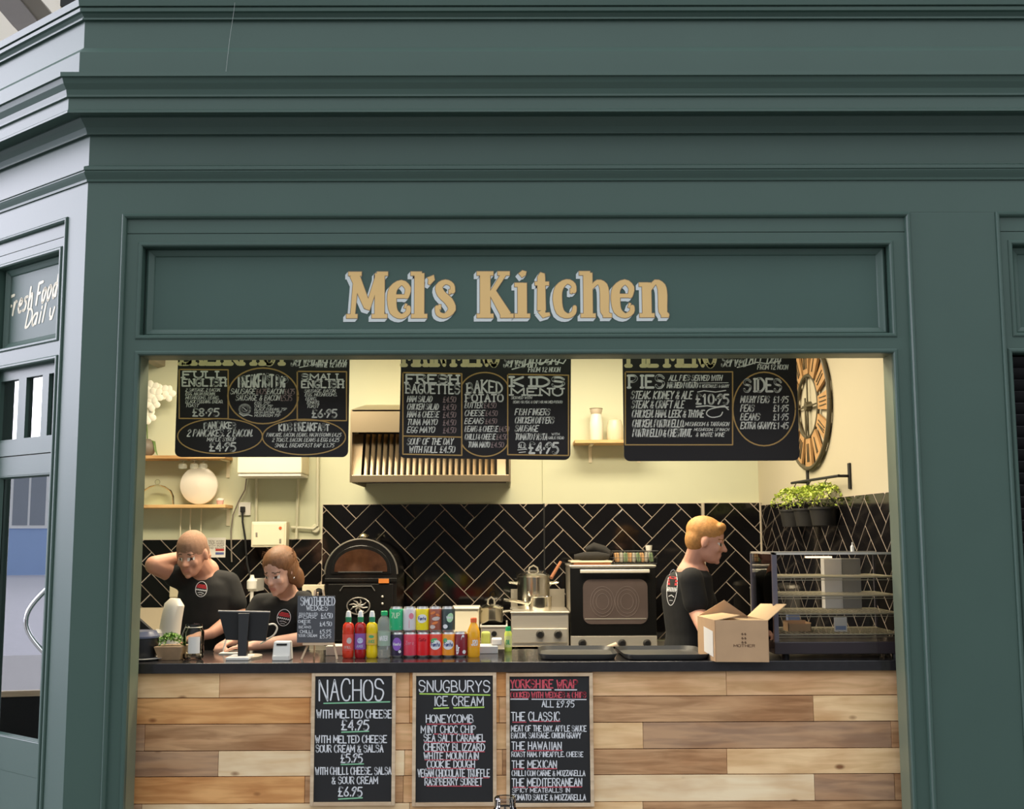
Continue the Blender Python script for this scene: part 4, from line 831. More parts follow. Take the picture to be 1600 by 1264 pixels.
t = thing('wire_basket', 'rectangular black wire basket holding snacks on top of the oven', 'basket', ((bx0+bx1)/2, 7.6, ZO))
m = MB(); zt_ = PZ(990, 861, 7.55)
def loop(z, e=0): return [(bx0-e, 7.48-e, z), (bx1+e, 7.48-e, z), (bx1+e, 7.68+e, z), (bx0-e, 7.68+e, z), (bx0-e, 7.48-e, z)]
m.tube(loop(zt_, .008), .004, 6); m.tube(loop(ZO+.005), .003, 6); m.tube(loop((ZO+zt_)/2, .004), .002, 5); m.build('rim_wires', BLACK, t)
m = MB()
for k in range(15):
    a = bx0+(bx1-bx0)*k/14
    m.tube([(a, 7.48, ZO+.004), (a, 7.472, zt_)], .0016, 5); m.tube([(a, 7.68, ZO+.004), (a, 7.688, zt_)], .0016, 5); m.tube([(a, 7.48, ZO+.004), (a, 7.68, ZO+.004)], .0016, 5)
m.build('mesh_wires', BLACK, t, kind='stuff')
for i in range(9):
    xx = bx0+.03+(bx1-bx0-.06)*i/8; pk = thing('snack_packet', 'small snack packet in the wire basket, %s' % ('leftmost', 'second from the left', 'third from the left', 'fourth from the left', 'in the middle of nine', 'fourth from the right', 'third from the right', 'second from the right', 'rightmost')[i], 'packet', (xx, 7.58, ZO+.01), group='snack packets in the wire basket')
    m = MB(); m.cbox((xx, 7.58, ZO+.045), (.028, .10, .06), R=Matrix.Rotation(RND.uniform(-.3, .3), 3, 'Y')); m.build('packet', (col('packet_tan', (.45, .26, .12)), col('packet_grey', (.35, .33, .28)), col('packet_green', (.16, .22, .12)))[i % 3], pk, bevel=.006)
k = P3(1018, 858, 7.46)
t = thing('paper_cup', 'small white cup on the corner of the wire basket', 'cup', (k.x, 7.58, zt_)); m = MB(); m.lathe([(.018, 0), (.024, .045), (.021, .045), (.016, .004)], (k.x, 7.60, ZO+.078), 16); m.build('cup', WHITE, t, smooth=True)
t['label'] = 'small white paper cup perched on top of the snack basket'
k = P3(865, 890, 7.5); t = thing('rolling_pin', 'red-brown wooden handle leaning against the oven side', 'rolling pin', tuple(P3(861, 903, 7.5))); m = MB(); m.tube([P3(861, 903, 7.5), P3(876, 878, 7.6)], [.012, .010], 8); m.build('rod', col('red_brown_wood', (.33, .13, .06), .5), t, smooth=True)
# ---- wall things on the left
Yw = YB-.03
X0, X1, Z0, Z1 = boxthing(370, 471, 700, 744, 7.7, .3)
t = thing('wall_water_heater', 'cream wall mounted box unit above the fuse box', 'heater', ((X0+X1)/2, YB, Z0)); MB().box(X0, X1, 7.7, YB, Z0+.02, Z0+.30).build('casing', OFFW, t, bevel=.008); MB().box(X0+.005, X1-.005, 7.71, YB, Z0, Z0+.02).build('base_trim', WHITE, t, bevel=.004)
X0, X1, Z0, Z1 = boxthing(392, 447, 815, 855, 7.88, .1)
t = thing('fuse_box', 'cream electrical junction box with a red mark half over the tiles', 'box', ((X0+X1)/2, YB, Z0)); MB().box(X0, X1, 7.88, YB-.012, Z0, Z1).build('casing', OFFW, t, bevel=.006); MB().box(X0+.012, X1-.012, 7.874, 7.88, Z0+.014, Z1-.014).build('cover', OFFW, t, bevel=.003)
k = P3(438, 825, 7.873); m = MB(); m.lathe([(.011, 0), (.010, .003)], k, 10, axis=(0, -1, 0)); m.build('indicator_lamp', col('red_lamp', (.6, .12, .03)), t)
for (sx, sy) in ((401, 835), (438, 845)):
    k = P3(sx, sy, 7.873); MB().box(k.x-.006, k.x+.006, 7.870, 7.874, k.z-.014, k.z+.014).build('latch', STEELD, t)
PIPE = col('painted_pipe', (.62, .60, .45), .5)
def pipe(label, pts, r, name='wall_pipe', mt=None, cat='pipe', Y=YB-.03):
    P = [tuple(P3(a, b, Y)) if len(q) == 2 else q for q in pts for (a, b) in [q[:2]]]
    t = thing(name, label, cat, P[0]); m = MB(); m.tube(P, r, 8); m.build('run', mt or PIPE, t, smooth=True); return t
pipe('left cream pipe dropping from the wall heater', [(401, 744), (400, 815)], .010); pipe('right cream pipe dropping from the wall heater', [(466, 744), (463, 842)], .010)
pipe('tall cream conduit rising beside the breakfast board', [(497, 560), (496, 822), (490, 826), (455, 824)], .010)
m = MB(); k = P3(493, 826, YB-.02); t = thing('junction_box', 'round cream conduit junction box by the tile corner', 'junction box', tuple(k)); m.lathe([(.030, 0), (.030, .025), (.024, .030)], (k.x, YB, k.z), 18, axis=(0, -1, 0)); m.build('box', PIPE, t, smooth=True)
CBL = col('grey_cable', (.20, .17, .14), .6)
pipe('thin dark cable curving from the wall heater to the tiles', [(385, 748), (383, 765), (372, 785), (364, 805), (361, 830), (362, 878)], .005, 'cable', CBL, 'cable')
k = P3(382, 795, YB-.02)
t = thing('wall_socket', 'white wall socket with a black plug', 'socket', (k.x, YB, k.z)); MB().box(k.x-.042, k.x+.042, YB-.02, YB, k.z-.045, k.z+.045).build('face_plate', WHITE, t, bevel=.004); kk = P3(379, 796, YB-.04); MB().box(kk.x-.016, kk.x+.016, YB-.05, YB-.02, kk.z-.02, kk.z+.02).build('plug', BLACKM, t, bevel=.005)
pipe('black power lead hanging from the socket plug', [(379, 800), (379, 815), (383, 840), (386, 880), (392, 905), (399, 925)], .007, 'power_lead', BLACKM, 'cable', Y=YB-.045)
# soap dispenser / tap on tiles
k = P3(391, 920, 7.7); t = thing('hand_towel_dispenser', 'small white dispenser on the tiles between the two cooks', 'dispenser', (k.x, 7.7, k.z)); m = MB(); m.lathe([(.012, .09), (.016, .07), (.035, .05), (.034, 0), (.012, -.02), (.012, -.16)], (k.x, 7.75, k.z), 14); m.build('bottle', WHITE, t, smooth=True)
MB().box(k.x-.03, k.x+.03, 7.77, YB-.006, k.z-.02, k.z+.06).build('bracket', WHITE, t)
for i, (sx) in enumerate((483,)):
    X0, X1, Z0, Z1 = boxthing(470, 505, 914, 940, 7.9, .1); t = thing('double_socket', 'cream double socket box with black plugs left of the potato oven', 'socket', ((X0+X1)/2, YB, Z0)); MB().box(X0, X1, 7.94, YB-.006, Z0-.04, Z1).build('face_plate', OFFW, t, bevel=.004)
    k = P3(497, 926, 7.9); m = MB(); m.ell((k.x, 7.93, k.z), .03); m.build('plug', BLACKM, t, smooth=True); k = P3(480, 928, 7.9); m = MB(); m.ell((k.x, 7.93, k.z), .026); m.build('plug', BLACKM, t, smooth=True)
# notice
X0, X1, Z0, Z1 = boxthing(323, 352, 840, 871, 7.985, 0); t = thing('notice', 'white laminated notice with red and blue bands behind the bending cook', 'notice', ((X0+X1)/2, 7.985, Z0))
MB().box(X0, X1, 7.984, 7.9865, Z0, Z1).build('sheet', WHITE, t); I = Ink(plane_fn(7.983))
for i in range(4): I.text(('NOW WASH', 'YOUR HANDS', 'WITH SOAP', 'AND WATER')[i], 326, 350, 846.5+i*3.6, 844+i*3.6, .2)
I.build('printing', col('grey_print', (.25, .22, .2)), t)
MB().box(X0+.06, X1-.01, 7.982, 7.984, Z0+.045, Z0+.06).build('red_band', col('red_band', (.45, .05, .04)), t); MB().box(X0+.06, X1-.01, 7.982, 7.984, Z0+.02, Z0+.035).build('blue_band', col('blue_band', (.10, .13, .32)), t)
# shelves on the left
def shelf(label, x0, x1, y, Yf, name='wall_shelf', th=.022):
    X0, X1 = PX(x0, y, Yf), PX(x1, y, Yf); Z = PZ((x0+x1)/2, y, Yf); t = thing(name, label, 'shelf', ((X0+X1)/2, YB, Z))
    MB().box(X0, X1, Yf, YB, Z-th, Z).build('board', PINE, t, bevel=.002)
    for sx in (X0+.12, X1-.03): MB().box(sx-.012, sx+.012, Yf+.02, YB, Z-th-.008, Z-th).build('bracket', OFFW, t); MB().box(sx-.012, sx+.012, YB-.008, YB, Z-th-.12, Z-th).build('bracket', OFFW, t)
    return Z
YSH = 7.78
zs1 = shelf('upper pine wall shelf holding the orchid', 150, 352, 711.5, YSH); zs2 = shelf('lower pine wall shelf holding a big white plate', 150, 352, 788.5, YSH)
zs3 = shelf('short pine wall shelf holding a white vase, between two menu boards', 898, 1010, 687, YSH)
k = P3(309, 757, 7.88); r = (PX(339, 757, 7.86)-PX(279, 757, 7.86))/2
t = thing('dinner_plate', 'large white dinner plate standing upright on the lower shelf', 'plate', (k.x, 7.9, zs2)); m = MB(); m.lathe([(.001, .012), (r*.6, .010), (r*.66, .004), (r*.97, -.008), (r, -.012), (r*.97, -.002), (r*.66, .014), (.001, .02)], (k.x, 7.90, zs2+r+.002), 40, axis=(0, -1, -.12), cap=False); m.build('plate', col('white_china', (.78, .72, .62), .25), t, smooth=True)
k = P3(245, 788, 7.88); GLS = glassmat('clear_glass', (.95, .96, .92), .10)
t = thing('glass_cloche', 'clear glass cake dome at the left of the lower shelf', 'cake dome', (k.x, 7.88, zs2)); m = MB(); m.lathe([(.115, .0), (.112, .06), (.095, .10), (.05, .13), (.012, .14)], (k.x, 7.88, zs2), 28, cap=False); m.build('dome', GLS, t, smooth=True); m = MB(); m.ell((k.x, 7.88, zs2+.158), .018); m.build('knob', GLS, t, smooth=True)
k = P3(344, 782, 7.85); t = thing('small_pot', 'tiny pink and white pot at the right end of the lower shelf', 'pot', (k.x, 7.85, zs2)); m = MB(); m.lathe([(.022, 0), (.026, .03)], (k.x, 7.85, zs2), 14); m.build('pot', col('pink_china', (.62, .36, .32)), t, smooth=True); m = MB(); m.lathe([(.027, .03), (.027, .04), (.01, .045)], (k.x, 7.85, zs2), 14); m.build('lid', WHITE, t, smooth=True)
for i, gx in enumerate((286, 304, 318)):
    k = P3(gx, 715, 7.86); t = thing('hanging_glass', 'upturned glass hanging under the upper shelf, %s' % ('leftmost', 'the middle one', 'rightmost')[i], 'glass', (k.x, 7.86, zs1-.022), group='glasses hanging under the upper shelf')
    m = MB(); z = zs1-.024; m.lathe([(.030, -.001), (.030, -.004), (.004, -.008), (.004, -.02), (.028, -.03), (.031, -.048), (.028, -.062)], (k.x, 7.86, z), 18, cap=False); m.build('bowl', mat('frosted_glass', (.80, .82, .72), .15, alpha=.35, spec=.8), t, smooth=True)
for i, gx in enumerate((279, 294, 311)):
    k = P3(gx, 815, 7.9); t = thing('rail_strip', 'thin cream strip hanging under the lower shelf, %s' % ('leftmost', 'the middle one', 'rightmost')[i], 'strip', (k.x, 7.9, zs2-.022), group='strips hanging under the lower shelf'); MB().box(k.x-.004, k.x+.004, 7.95, 7.956, PZ(gx, 845, 7.9), zs2-.022).build('strip', OFFW, t)
# orchid
k = P3(230, 711, 7.88); t = thing('orchid', 'white orchid in a round dark vase on the upper shelf', 'orchid', (k.x, 7.88, zs1))
m = MB(); m.lathe([(.03, 0), (.055, .02), (.068, .06), (.055, .10), (.028, .12), (.022, .12), (.03, .10)], (k.x-.01, 7.88, zs1), 20); m.build('vase', col('stone_vase', (.17, .14, .11), .5), t, smooth=True)
LEAF = col('leaf_green', (.09, .16, .03), .5, var=.4, scale=30)
stem = [(k.x, 7.88, zs1+.1), (k.x-.01, 7.88, zs1+.22), (k.x-.005, 7.87, zs1+.34), (k.x+.03, 7.86, zs1+.42), (k.x+.1, 7.85, zs1+.43)]
m = MB(); m.tube(stem, .004, 6); m.build('stem', LEAF, t)
m = MB(); m.tube([(k.x+.01, 7.87, zs1+.11), (k.x+.05, 7.86, zs1+.10), (k.x+.065, 7.85, zs1+.04), (k.x+.08, 7.85, zs1+.006)], [.006, .01, .008, .002], 6, flat=.3); m.build('leaf', LEAF, t, smooth=True)
PET = col('white_petal', (.95, .91, .78), .6, var=.06)
for (a, b) in ((237, 607), (252, 612), (228, 623), (238, 630), (224, 640), (232, 650), (243, 618), (262, 615)):
    c = P3(a, b, 7.86+RND.uniform(-.02, .02)); m = MB(); a0 = RND.uniform(0, 1)
    for q in range(5):
        an = a0+q*2*PI/5; R = Matrix.Rotation(an, 3, 'Y'); m.ell(c+R @ Vector((0, -.004, .030)), (.024, .006, .030), 8, 5, R=R)
    m.build('flower', PET, t, smooth=True)
k = P3(234, 558, 7.6); t = thing('camera_mount', 'small grey wall speaker in the top left corner of the kitchen', 'mount', (k.x, YB, k.z)); m = MB(); m.add([(PX(226, 560, 7.7), 7.7, PZ(226, 565, 7.7)), (PX(238, 560, 7.7), 7.7, PZ(238, 562, 7.7)), (PX(238, 560, 7.7), YB, PZ(238, 562, 7.7)), (PX(226, 560, 7.7), YB, PZ(226, 565, 7.7)), (PX(226, 560, 7.7), 7.7, PZ(226, 545, 7.7)), (PX(238, 560, 7.7), 7.7, PZ(238, 545, 7.7)), (PX(238, 560, 7.7), YB, PZ(238, 545, 7.7)), (PX(226, 560, 7.7), YB, PZ(226, 545, 7.7))], [(0, 3, 2, 1), (4, 5, 6, 7), (0, 1, 5, 4), (1, 2, 6, 5), (2, 3, 7, 6), (3, 0, 4, 7)]); m.build('mount_box', col('grey_mount', (.22, .19, .14)), t, bevel=.004)  # small grey box built as a camera bracket
# vase + jar on right shelf
k = P3(932, 687, 7.88)
t = thing('vase', 'white milk churn vase with a collar on the short shelf', 'vase', (k.x, 7.88, zs3)); m = MB(); m.lathe([(.040, 0), (.046, .01), (.046, .12), (.040, .17), (.036, .185)], (k.x, 7.88, zs3), 22); m.build('vase_body', col('white_china', (.78, .72, .62), .3), t, smooth=True); m = MB(); m.lathe([(.036, .185), (.044, .215), (.042, .22), (.048, .225), (.044, .227), (.038, .21)], (k.x, 7.88, zs3), 22); m.build('collar', col('grey_collar', (.45, .38, .28)), t, smooth=True)
k = P3(961, 687, 7.88)
t = thing('storage_jar', 'pale jar right of the white vase on the short shelf', 'jar', (k.x, 7.88, zs3)); m = MB(); m.lathe([(.05, 0), (.058, .02), (.058, .10), (.045, .14), (.02, .155)], (k.x, 7.88, zs3), 22); m.build('jar', col('pale_jar', (.62, .56, .40), .3), t, smooth=True)
# vertical plaster batten above dark tile trim
MB().box(PXB(849, 740)-.006, PXB(849, 740)+.006, YB-.012, YB, zt1, 2.9).build('batten', SAGE, wb_)
# ---- clock on the right wall
Yc = 6.86; kc = P3(1271, 635, Yc); r = .375
cc = Vector((xr_at(Yc), Yc, kc.z)); axn = nw; RW = Matrix((dirw*1, Vector((0, 0, 1)), nw)).transposed()   # local x along wall, y up, z outwards
def wl(x, y, z): return cc+dirw*x+Vector((0, 0, y))+nw*z
t = thing('wall_clock', 'large round skeleton clock with wooden roman numeral segments on the right wall', 'clock', tuple(cc))
CW = mat('clock_wood', (.42, .24, .10), .6, var=.35, scale=14); CI = mat('clock_iron', (.075, .062, .035), .5, var=.2)
def circ(R_, z, n=48): return [wl(R_*math.cos(2*PI*q/n), R_*math.sin(2*PI*q/n), z) for q in range(n+1)]
m = MB(); m.tube(circ(r, .02), .014, 8); m.build('outer_rim', CI, t, smooth=True)
m = MB(); m.tube(circ(r*.50, .02), .010, 8); m.build('inner_rim', CI, t, smooth=True)
for q in range(12):
    a0, a1 = math.radians(90-q*30-11), math.radians(90-q*30+11); P = [(r*.53*math.cos(a0), r*.53*math.sin(a0)), (r*.97*math.cos(a0+.03), r*.97*math.sin(a0+.03)), (r*.985*math.cos((a0+a1)/2), r*.985*math.sin((a0+a1)/2)), (r*.97*math.cos(a1-.03), r*.97*math.sin(a1-.03)), (r*.53*math.cos(a1), r*.53*math.sin(a1))]
    n = 5; m = MB(); m.add([wl(x, y, .012) for x, y in P]+[wl(x, y, .026) for x, y in P], [tuple(range(n))[::-1], tuple(range(n, 2*n))]+[(i, (i+1) % n, (i+1) % n+n, i+n) for i in range(n)]); m.build('wood_segment', CW, t)
    am = (a0+a1)/2; nm = ('XII', 'I', 'II', 'III', 'IV', 'V', 'VI', 'VII', 'VIII', 'IX', 'X', 'XI')[q]
    m = MB(); w = .019; tot = len(nm)*w*1.25
    for ci, ch in enumerate(nm):
        off = -tot/2+(ci+.5)*w*1.25
        for st_ in {'I': [((0, -1), (0, 1))], 'V': [((-.8, 1), (0, -1)), ((.8, 1), (0, -1))], 'X': [((-.8, 1), (.8, -1)), ((.8, 1), (-.8, -1))]}[ch]:
            pp = []
            for (u, v) in st_:
                tx = off+u*w*.5; ry = r*.75+v*.055; pp.append(wl(ry*math.cos(am)+tx*math.sin(am), ry*math.sin(am)-tx*math.cos(am), .028))
            m.tube(pp, .0035, 4)
    m.build('numeral', CI, t)
for (ang, ln_, w) in ((-2, .17, .007), (-91+2, .20, .006)):
    a = math.radians(ang); m = MB(); m.tube([wl(-.05*math.cos(a), -.05*math.sin(a), .034), wl(ln_*.7*math.cos(a), ln_*.7*math.sin(a), .034), wl(ln_*math.cos(a), ln_*math.sin(a), .034)], [w*.8, w*1.3, .001], 6); m.build('hand', CI, t)
a = math.radians(90); m = MB(); m.tube([wl(0, -r*.5, .02), wl(0, r*.5, .02)], .005, 6); m.build('cross_bar', CI, t); m = MB(); m.tube([wl(-r*.5, 0, .02), wl(r*.5, 0, .02)], .005, 6); m.build('cross_bar', CI, t)
m = MB(); m.lathe([(.03, 0), (.028, .035), (.008, .04)], cc, 20, axis=nw); m.build('centre_boss', CI, t, smooth=True)
# ---- hanging planters on the right wall rail
def onright(px_, py, off=0.):            # picture point on the right wall (or off metres in front of it)
    d = ray(px_, py); O2 = O_+nw*off; tt = (O2-CP).dot(nw)/d.dot(nw); return CP+d*tt
a, b = onright(1237, 755, .07), onright(1311, 743, .07)
b.z = (a.z+b.z)/2; a.z = b.z
t = thing('planter_rail', 'black metal rail with hooks below the clock', 'rail', tuple(onright(1311, 748, 0)))
m = MB(); m.tube([a, a+(b-a)*.5, b], .008, 8); m.build('bar', BLACKM, t, smooth=True)
for f_ in (.12, .97):
    p = a+(b-a)*f_; m = MB(); m.tube([p+nw*-.065, p], .008, 6); m.box(p.x+.062, p.x+.07, p.y-.02, p.y+.02, p.z-.07, p.z+.07); m.build('bracket', BLACKM, t)
for i, (f_, sc) in enumerate(((.0, 1.), (.36, 1.05), (.74, 1.0))):
    p = a+(b-a)*(f_*.9+.02)+nw*.0; zt_ = PZ(1255, 786+0*i, p.y)-.0
    zt_ = p.z-.175
    t = thing('hanging_planter', 'black round pot of lime green foliage hanging from the rail, %s' % ('furthest from the hatch' if i == 0 else 'in the middle of three' if i == 1 else 'nearest the hatch'), 'plant pot', (p.x, p.y, zt_), group='planters hanging under the clock')
    m = MB(); m.lathe([(.066, -.092), (.082, 0), (.088, .0), (.088, .012), (.078, .012), (.074, -.01)], (p.x, p.y, zt_), 20); m.build('pot', col('dark_pot', (.022, .021, .020), .5), t, smooth=True)
    m = MB(); m.tube([(p.x+.03, p.y, p.z+.008), (p.x+.012, p.y, p.z-.02), (p.x+.03, p.y, p.z-.10), (p.x+.083, p.y, zt_+.01)], .003, 6); m.build('hook', BLACKM, t)
    m = MB()
    for q in range(420):
        th = RND.uniform(0, 2*PI); ph = RND.random()**.6; rr_ = .135*ph; h = .115*math.sqrt(max(0, 1-ph*ph))+RND.uniform(-.012, .02)
        c = Vector((p.x+rr_*math.cos(th), p.y+rr_*math.sin(th), zt_+.015+h)); R = Euler((RND.uniform(-.9, .9), RND.uniform(-.9, .9), RND.uniform(0, 6))).to_matrix(); s_ = RND.uniform(.008, .015)
        m.add([c+R @ Vector(v)*s_ for v in ((-1, 0, 0), (0, -.6, .15), (1, 0, 0), (0, .6, .15))], [(0, 1, 2, 3)], q % 2)
    m.build('foliage', [col('lime_leaf', (.62, .72, .12), .5, var=.4, scale=40), col('lime_leaf_dark', (.34, .46, .07), .5, var=.4, scale=40)], t, kind='stuff', recalc=False)
# ------------------------------------------------------------------ things on the service counter
def cyl_wrap(c, r): return lambda q, lift: Vector((c[0]+(r+lift)*math.sin(q.x/r), c[1]-(r+lift)*math.cos(q.x/r), c[2]+q.y))
ALU = col('can_aluminium', (.72, .70, .68), .3, metal=1.)
def can(label, px_, Y, z0, colr, deco, extra=None):
    X = PX(px_, 1005, Y); r = .0325; c = (X, Y, z0); t = thing('drinks_can', label, 'drinks can', c, group='drinks cans stacked on the worktop')
    m = MB(); m.lathe([(r*.80, 0), (r*.97, .008), (r*.98, .012), (r*.98, .099), (r*.82, .112), (r*.82, .115), (r*.76, .115), (r*.74, .110), (.001, .110)], c, 24); m.build('can_body', ALU, t, smooth=True)
    m = MB(); m.lathe([(r, .010), (r, .101), (r*.93, .106)], c, 24, cap=False); l = m.build('printed_sleeve', col('can_'+colr[0], colr[1], .3, spec=.6, var=.08), t, smooth=True)
    if deco: 
        for (nm, colc, shapes) in deco:
            I = Ink(cyl_wrap(c, r+.0005+.0002*deco.index((nm, colc, shapes))))
            for s in shapes:
                if s[0] == 'o':      # filled ellipse (cx, cz, rx, rz, angle)
                    _, cx_, cz_, rx, rz, an = s; ca, sa = math.cos(an), math.sin(an)
                    ring_ = [Vector((cx_+rx*math.cos(k*PI/8)*ca-rz*math.sin(k*PI/8)*sa, cz_+rx*math.cos(k*PI/8)*sa+rz*math.sin(k*PI/8)*ca)) for k in range(16)]
                    for k in range(1, 5):
                        pass
                    cen = Vector((cx_, cz_)); vs = [I.fn(cen, 0)]
                    for f_ in (.5, 1.):
                        vs += [I.fn(cen+(v-cen)*f_, 0) for v in ring_]
                    I.mb.add(vs, [(0, 1+k, 1+(k+1) % 16) for k in range(16)]+[(1+k, 17+k, 17+(k+1) % 16, 1+(k+1) % 16) for k in range(16)])
                elif s[0] == 't': I.text(s[1], s[2], s[3], s[4], s[5], s[6], shear=s[7] if len(s) > 7 else 0, rnd=0)
                elif s[0] == 'l': I.line(s[1], s[2], s[3], s[4], s[5])
            I.build(nm, colc, l)
    return t
wt_ = col('print_white', (.80, .80, .82)); dk = col('print_navy', (.03, .05, .20)); gr = col('print_green', (.10, .42, .16)); pu = col('print_purple', (.30, .13, .55)); pk_ = col('print_pink', (.75, .22, .30)); lg = col('print_light_green', (.45, .72, .45)); og = col('print_orange', (.75, .22, .06))
cz = ZC; d1 = 5.42
FAN = lambda: [('logo_disc', wt_, [('o', 0, .058, .027, .022, .2)]), ('logo_lettering', dk, [('t', 'Fanta', -.021, .021, .052, .068, .2)])]
bot = [('black blackcurrant can with a purple splash, lower row leftmost', 621, ('black_purple', (.03, .02, .05)), [('purple_splash', pu, [('o', 0, .062, .022, .030, 0)]), ('logo_lettering', wt_, [('t', 'Vimto', -.018, .018, .056, .068, .2)]), ('splash', wt_, [('o', .014, .028, .007, .007, 0)])]),
       ('rose red can with a pale upper band, second in the lower row', 641, ('rose', (.70, .05, .09)), [('pale_band', pk_, [('l', -.026, .080, .026, .080, .004), ('l', -.026, .055, .026, .055, .004), ('t', 'Zero', -.02, .02, .060, .075, .2)])]),
       ('plain bright red can, third in the lower row', 661, ('red', (.72, .01, .015)), [('dark_script', col('print_dark_red', (.32, .0, .01)), [('t', 'Coke', -.018, .018, .075, .088, .18, .3)])]),
       ('red fruit soda can with a white logo disc, fourth in the lower row', 681, ('strawberry', (.75, .06, .03)), [('fruit_patch', gr, [('o', -.008, .078, .018, .010, .3)])]+FAN()),
       ('orange soda can with a white logo disc in the lower row', 701, ('orange', (.85, .30, .02)), [('fruit_patch', gr, [('o', -.016, .078, .012, .010, .3)])]+FAN()),
       ('maroon can with slanting white lettering, lower row rightmost', 720, ('maroon', (.22, .01, .02)), [('slanting_lettering', wt_, [('t', 'Dr', -.02, -.004, .030, .055, .2), ('l', -.016, .02, .012, .098, .012), ('o', .018, .025, .009, .009, 0)])])]
top = [('green lemon lime can, upper row leftmost', 620, ('green', (.02, .42, .17)), [('logo_lettering', lg, [('t', '7UP', -.022, .018, .066, .088, .22), ('l', -.024, .094, .02, .094, .004), ('l', -.022, .025, .022, .025, .004)])]),
       ('silver and pink can, second in the upper row', 641, ('silver', (.66, .62, .64)), [('pink_patch', pk_, [('o', .010, .074, .012, .014, 0), ('l', .0, .02, .0, .055, .002)])]),
       ('yellow lemon soda can in the upper row', 661, ('yellow', (.85, .68, .01)), [('logo_disc', wt_, [('o', 0, .062, .024, .020, .2)]), ('logo_lettering', dk, [('t', 'Fanta', -.018, .018, .056, .070, .2)])]),
       ('brown and orange ginger can, fourth in the upper row', 681, ('ginger', (.32, .08, .04)), [('orange_swirls', og, [('o', -.01, .088, .014, .006, .4), ('o', .014, .078, .010, .006, -.4), ('o', 0, .042, .016, .006, .3)]), ('pale_patches', col('print_stone', (.62, .52, .48)), [('o', .006, .062, .020, .009, .1), ('o', -.012, .024, .014, .009, 0)])]),
       ('dark green can with a pale splash, upper row rightmost', 701, ('dark_green', (.03, .05, .05)), [('green_splash', lg, [('o', .012, .066, .016, .022, -.3)]), ('logo_lettering', wt_, [('t', 'Vimto', -.006, .026, .062, .073, .2), ('o', -.012, .026, .012, .010, 0)])])]
for (lb, x, cl, dc) in bot: can(lb, x, d1, cz, cl, dc)
for (lb, x, cl, dc) in top: can(lb, x-1, d1, cz+.1155, cl, dc)
# bottles
def bottle(label, px_, Y, prof_, liquid, cap, cap_z, lab=None, nm='drink_bottle', glass=None, neck=None, grp='soft drink bottles on the worktop'):
    X = PX(px_, 1010, Y); c = (X, Y, ZC); t = thing(nm, label, 'bottle', c, group=grp)
    m = MB(); m.lathe(prof_, c, 22); m.build('bottle_body', liquid, t, smooth=True)
    if neck: m = MB(); m.lathe(neck[0], c, 18); m.build('neck_collar', neck[1], t, smooth=True)
    m = MB(); m.lathe(cap_z, c, 18); m.build('cap', cap, t, smooth=True)
    if lab:
        r_, za, zb_, mt, ink = lab; m = MB(); m.lathe([(r_, za), (r_, zb_)], c, 22, cap=False); l = m.build('label_wrap', mt, t, smooth=True)
        I = Ink(cyl_wrap(c, r_+.0006))
        for s in ink[1]:
            if s[0] == 'o':
                cen = Vector((s[1], s[2])); rg = [Vector((s[1]+s[3]*math.cos(k*PI/8), s[2]+s[4]*math.sin(k*PI/8))) for k in range(16)]; I.mb.add([I.fn(cen, 0)]+[I.fn(v, 0) for v in rg], [(0, 1+k, 1+(k+1) % 16) for k in range(16)])
            else: I.text(s[1], s[2], s[3], s[4], s[5], s[6], rnd=0)
        I.build('label_print', ink[0], l)
    return t
JU = [(.022, 0), (.026, .006), (.0268, .03), (.0245, .05), (.0245, .10), (.0268, .118), (.0268, .135), (.024, .152), (.012, .163), (.012, .17)]
NK = [(.0135, .163), (.0135, .180), (.0145, .185), (.012, .188)]; CP_ = [(.013, .186), (.012, .200), (.009, .212), (.004, .214)]
gnk = col('green_collar', (.03, .25, .12)); wcap = col('white_cap', (.82, .82, .80), .3)
YBt = 5.40
bottle('bright red juice bottle with white sports cap, leftmost drink', 544, YBt, JU, col('juice_red', (.72, .05, .02), .12, spec=.6), wcap, CP_, (.0273, .035, .108, col('label_red', (.78, .10, .07)), (col('print_stone', (.62, .52, .48)), [('o', .008, .08, .012, .014), ('t', 'STILL', -.016, .016, .045, .055, .2)])), neck=(NK, gnk))
bottle('dark red juice bottle with a purple label and white sports cap', 563, YBt, JU, col('juice_dark_red', (.38, .01, .015), .12, spec=.6), wcap, CP_, (.0273, .04, .112, col('label_purple', (.26, .10, .38)), (col('print_pale_blue', (.5, .55, .75)), [('o', .002, .08, .014, .013), ('t', 'JUICE', -.016, .016, .05, .06, .2)])), neck=(NK, gnk))
bottle('yellow juice bottle with white sports cap', 581, YBt, JU, col('juice_yellow', (.85, .60, .01), .12, spec=.6), wcap, CP_, (.0273, .06, .112, col('label_amber', (.80, .48, .08)), (gr, [('o', .0, .098, .013, .007), ('t', 'JUICE', -.016, .016, .07, .082, .2)])), neck=(NK, gnk))
WG = mat('water_bottle_plastic', (.62, .68, .64), .1, alpha=.28, spec=.8)
bottle('clear water bottle with a green cap', 600, YBt, [(.026, 0), (.030, .01), (.029, .05), (.027, .08), (.030, .11), (.031, .15), (.026, .175), (.013, .19), (.013, .195)], WG, col('green_cap', (.02, .42, .15), .3), [(.0155, .193), (.0155, .211), (.013, .213)], (.0302, .055, .12, col('label_clear_green', (.35, .45, .35)), (wt_, [('t', 'WATER', -.02, .02, .08, .1, .16)])), nm='water_bottle')
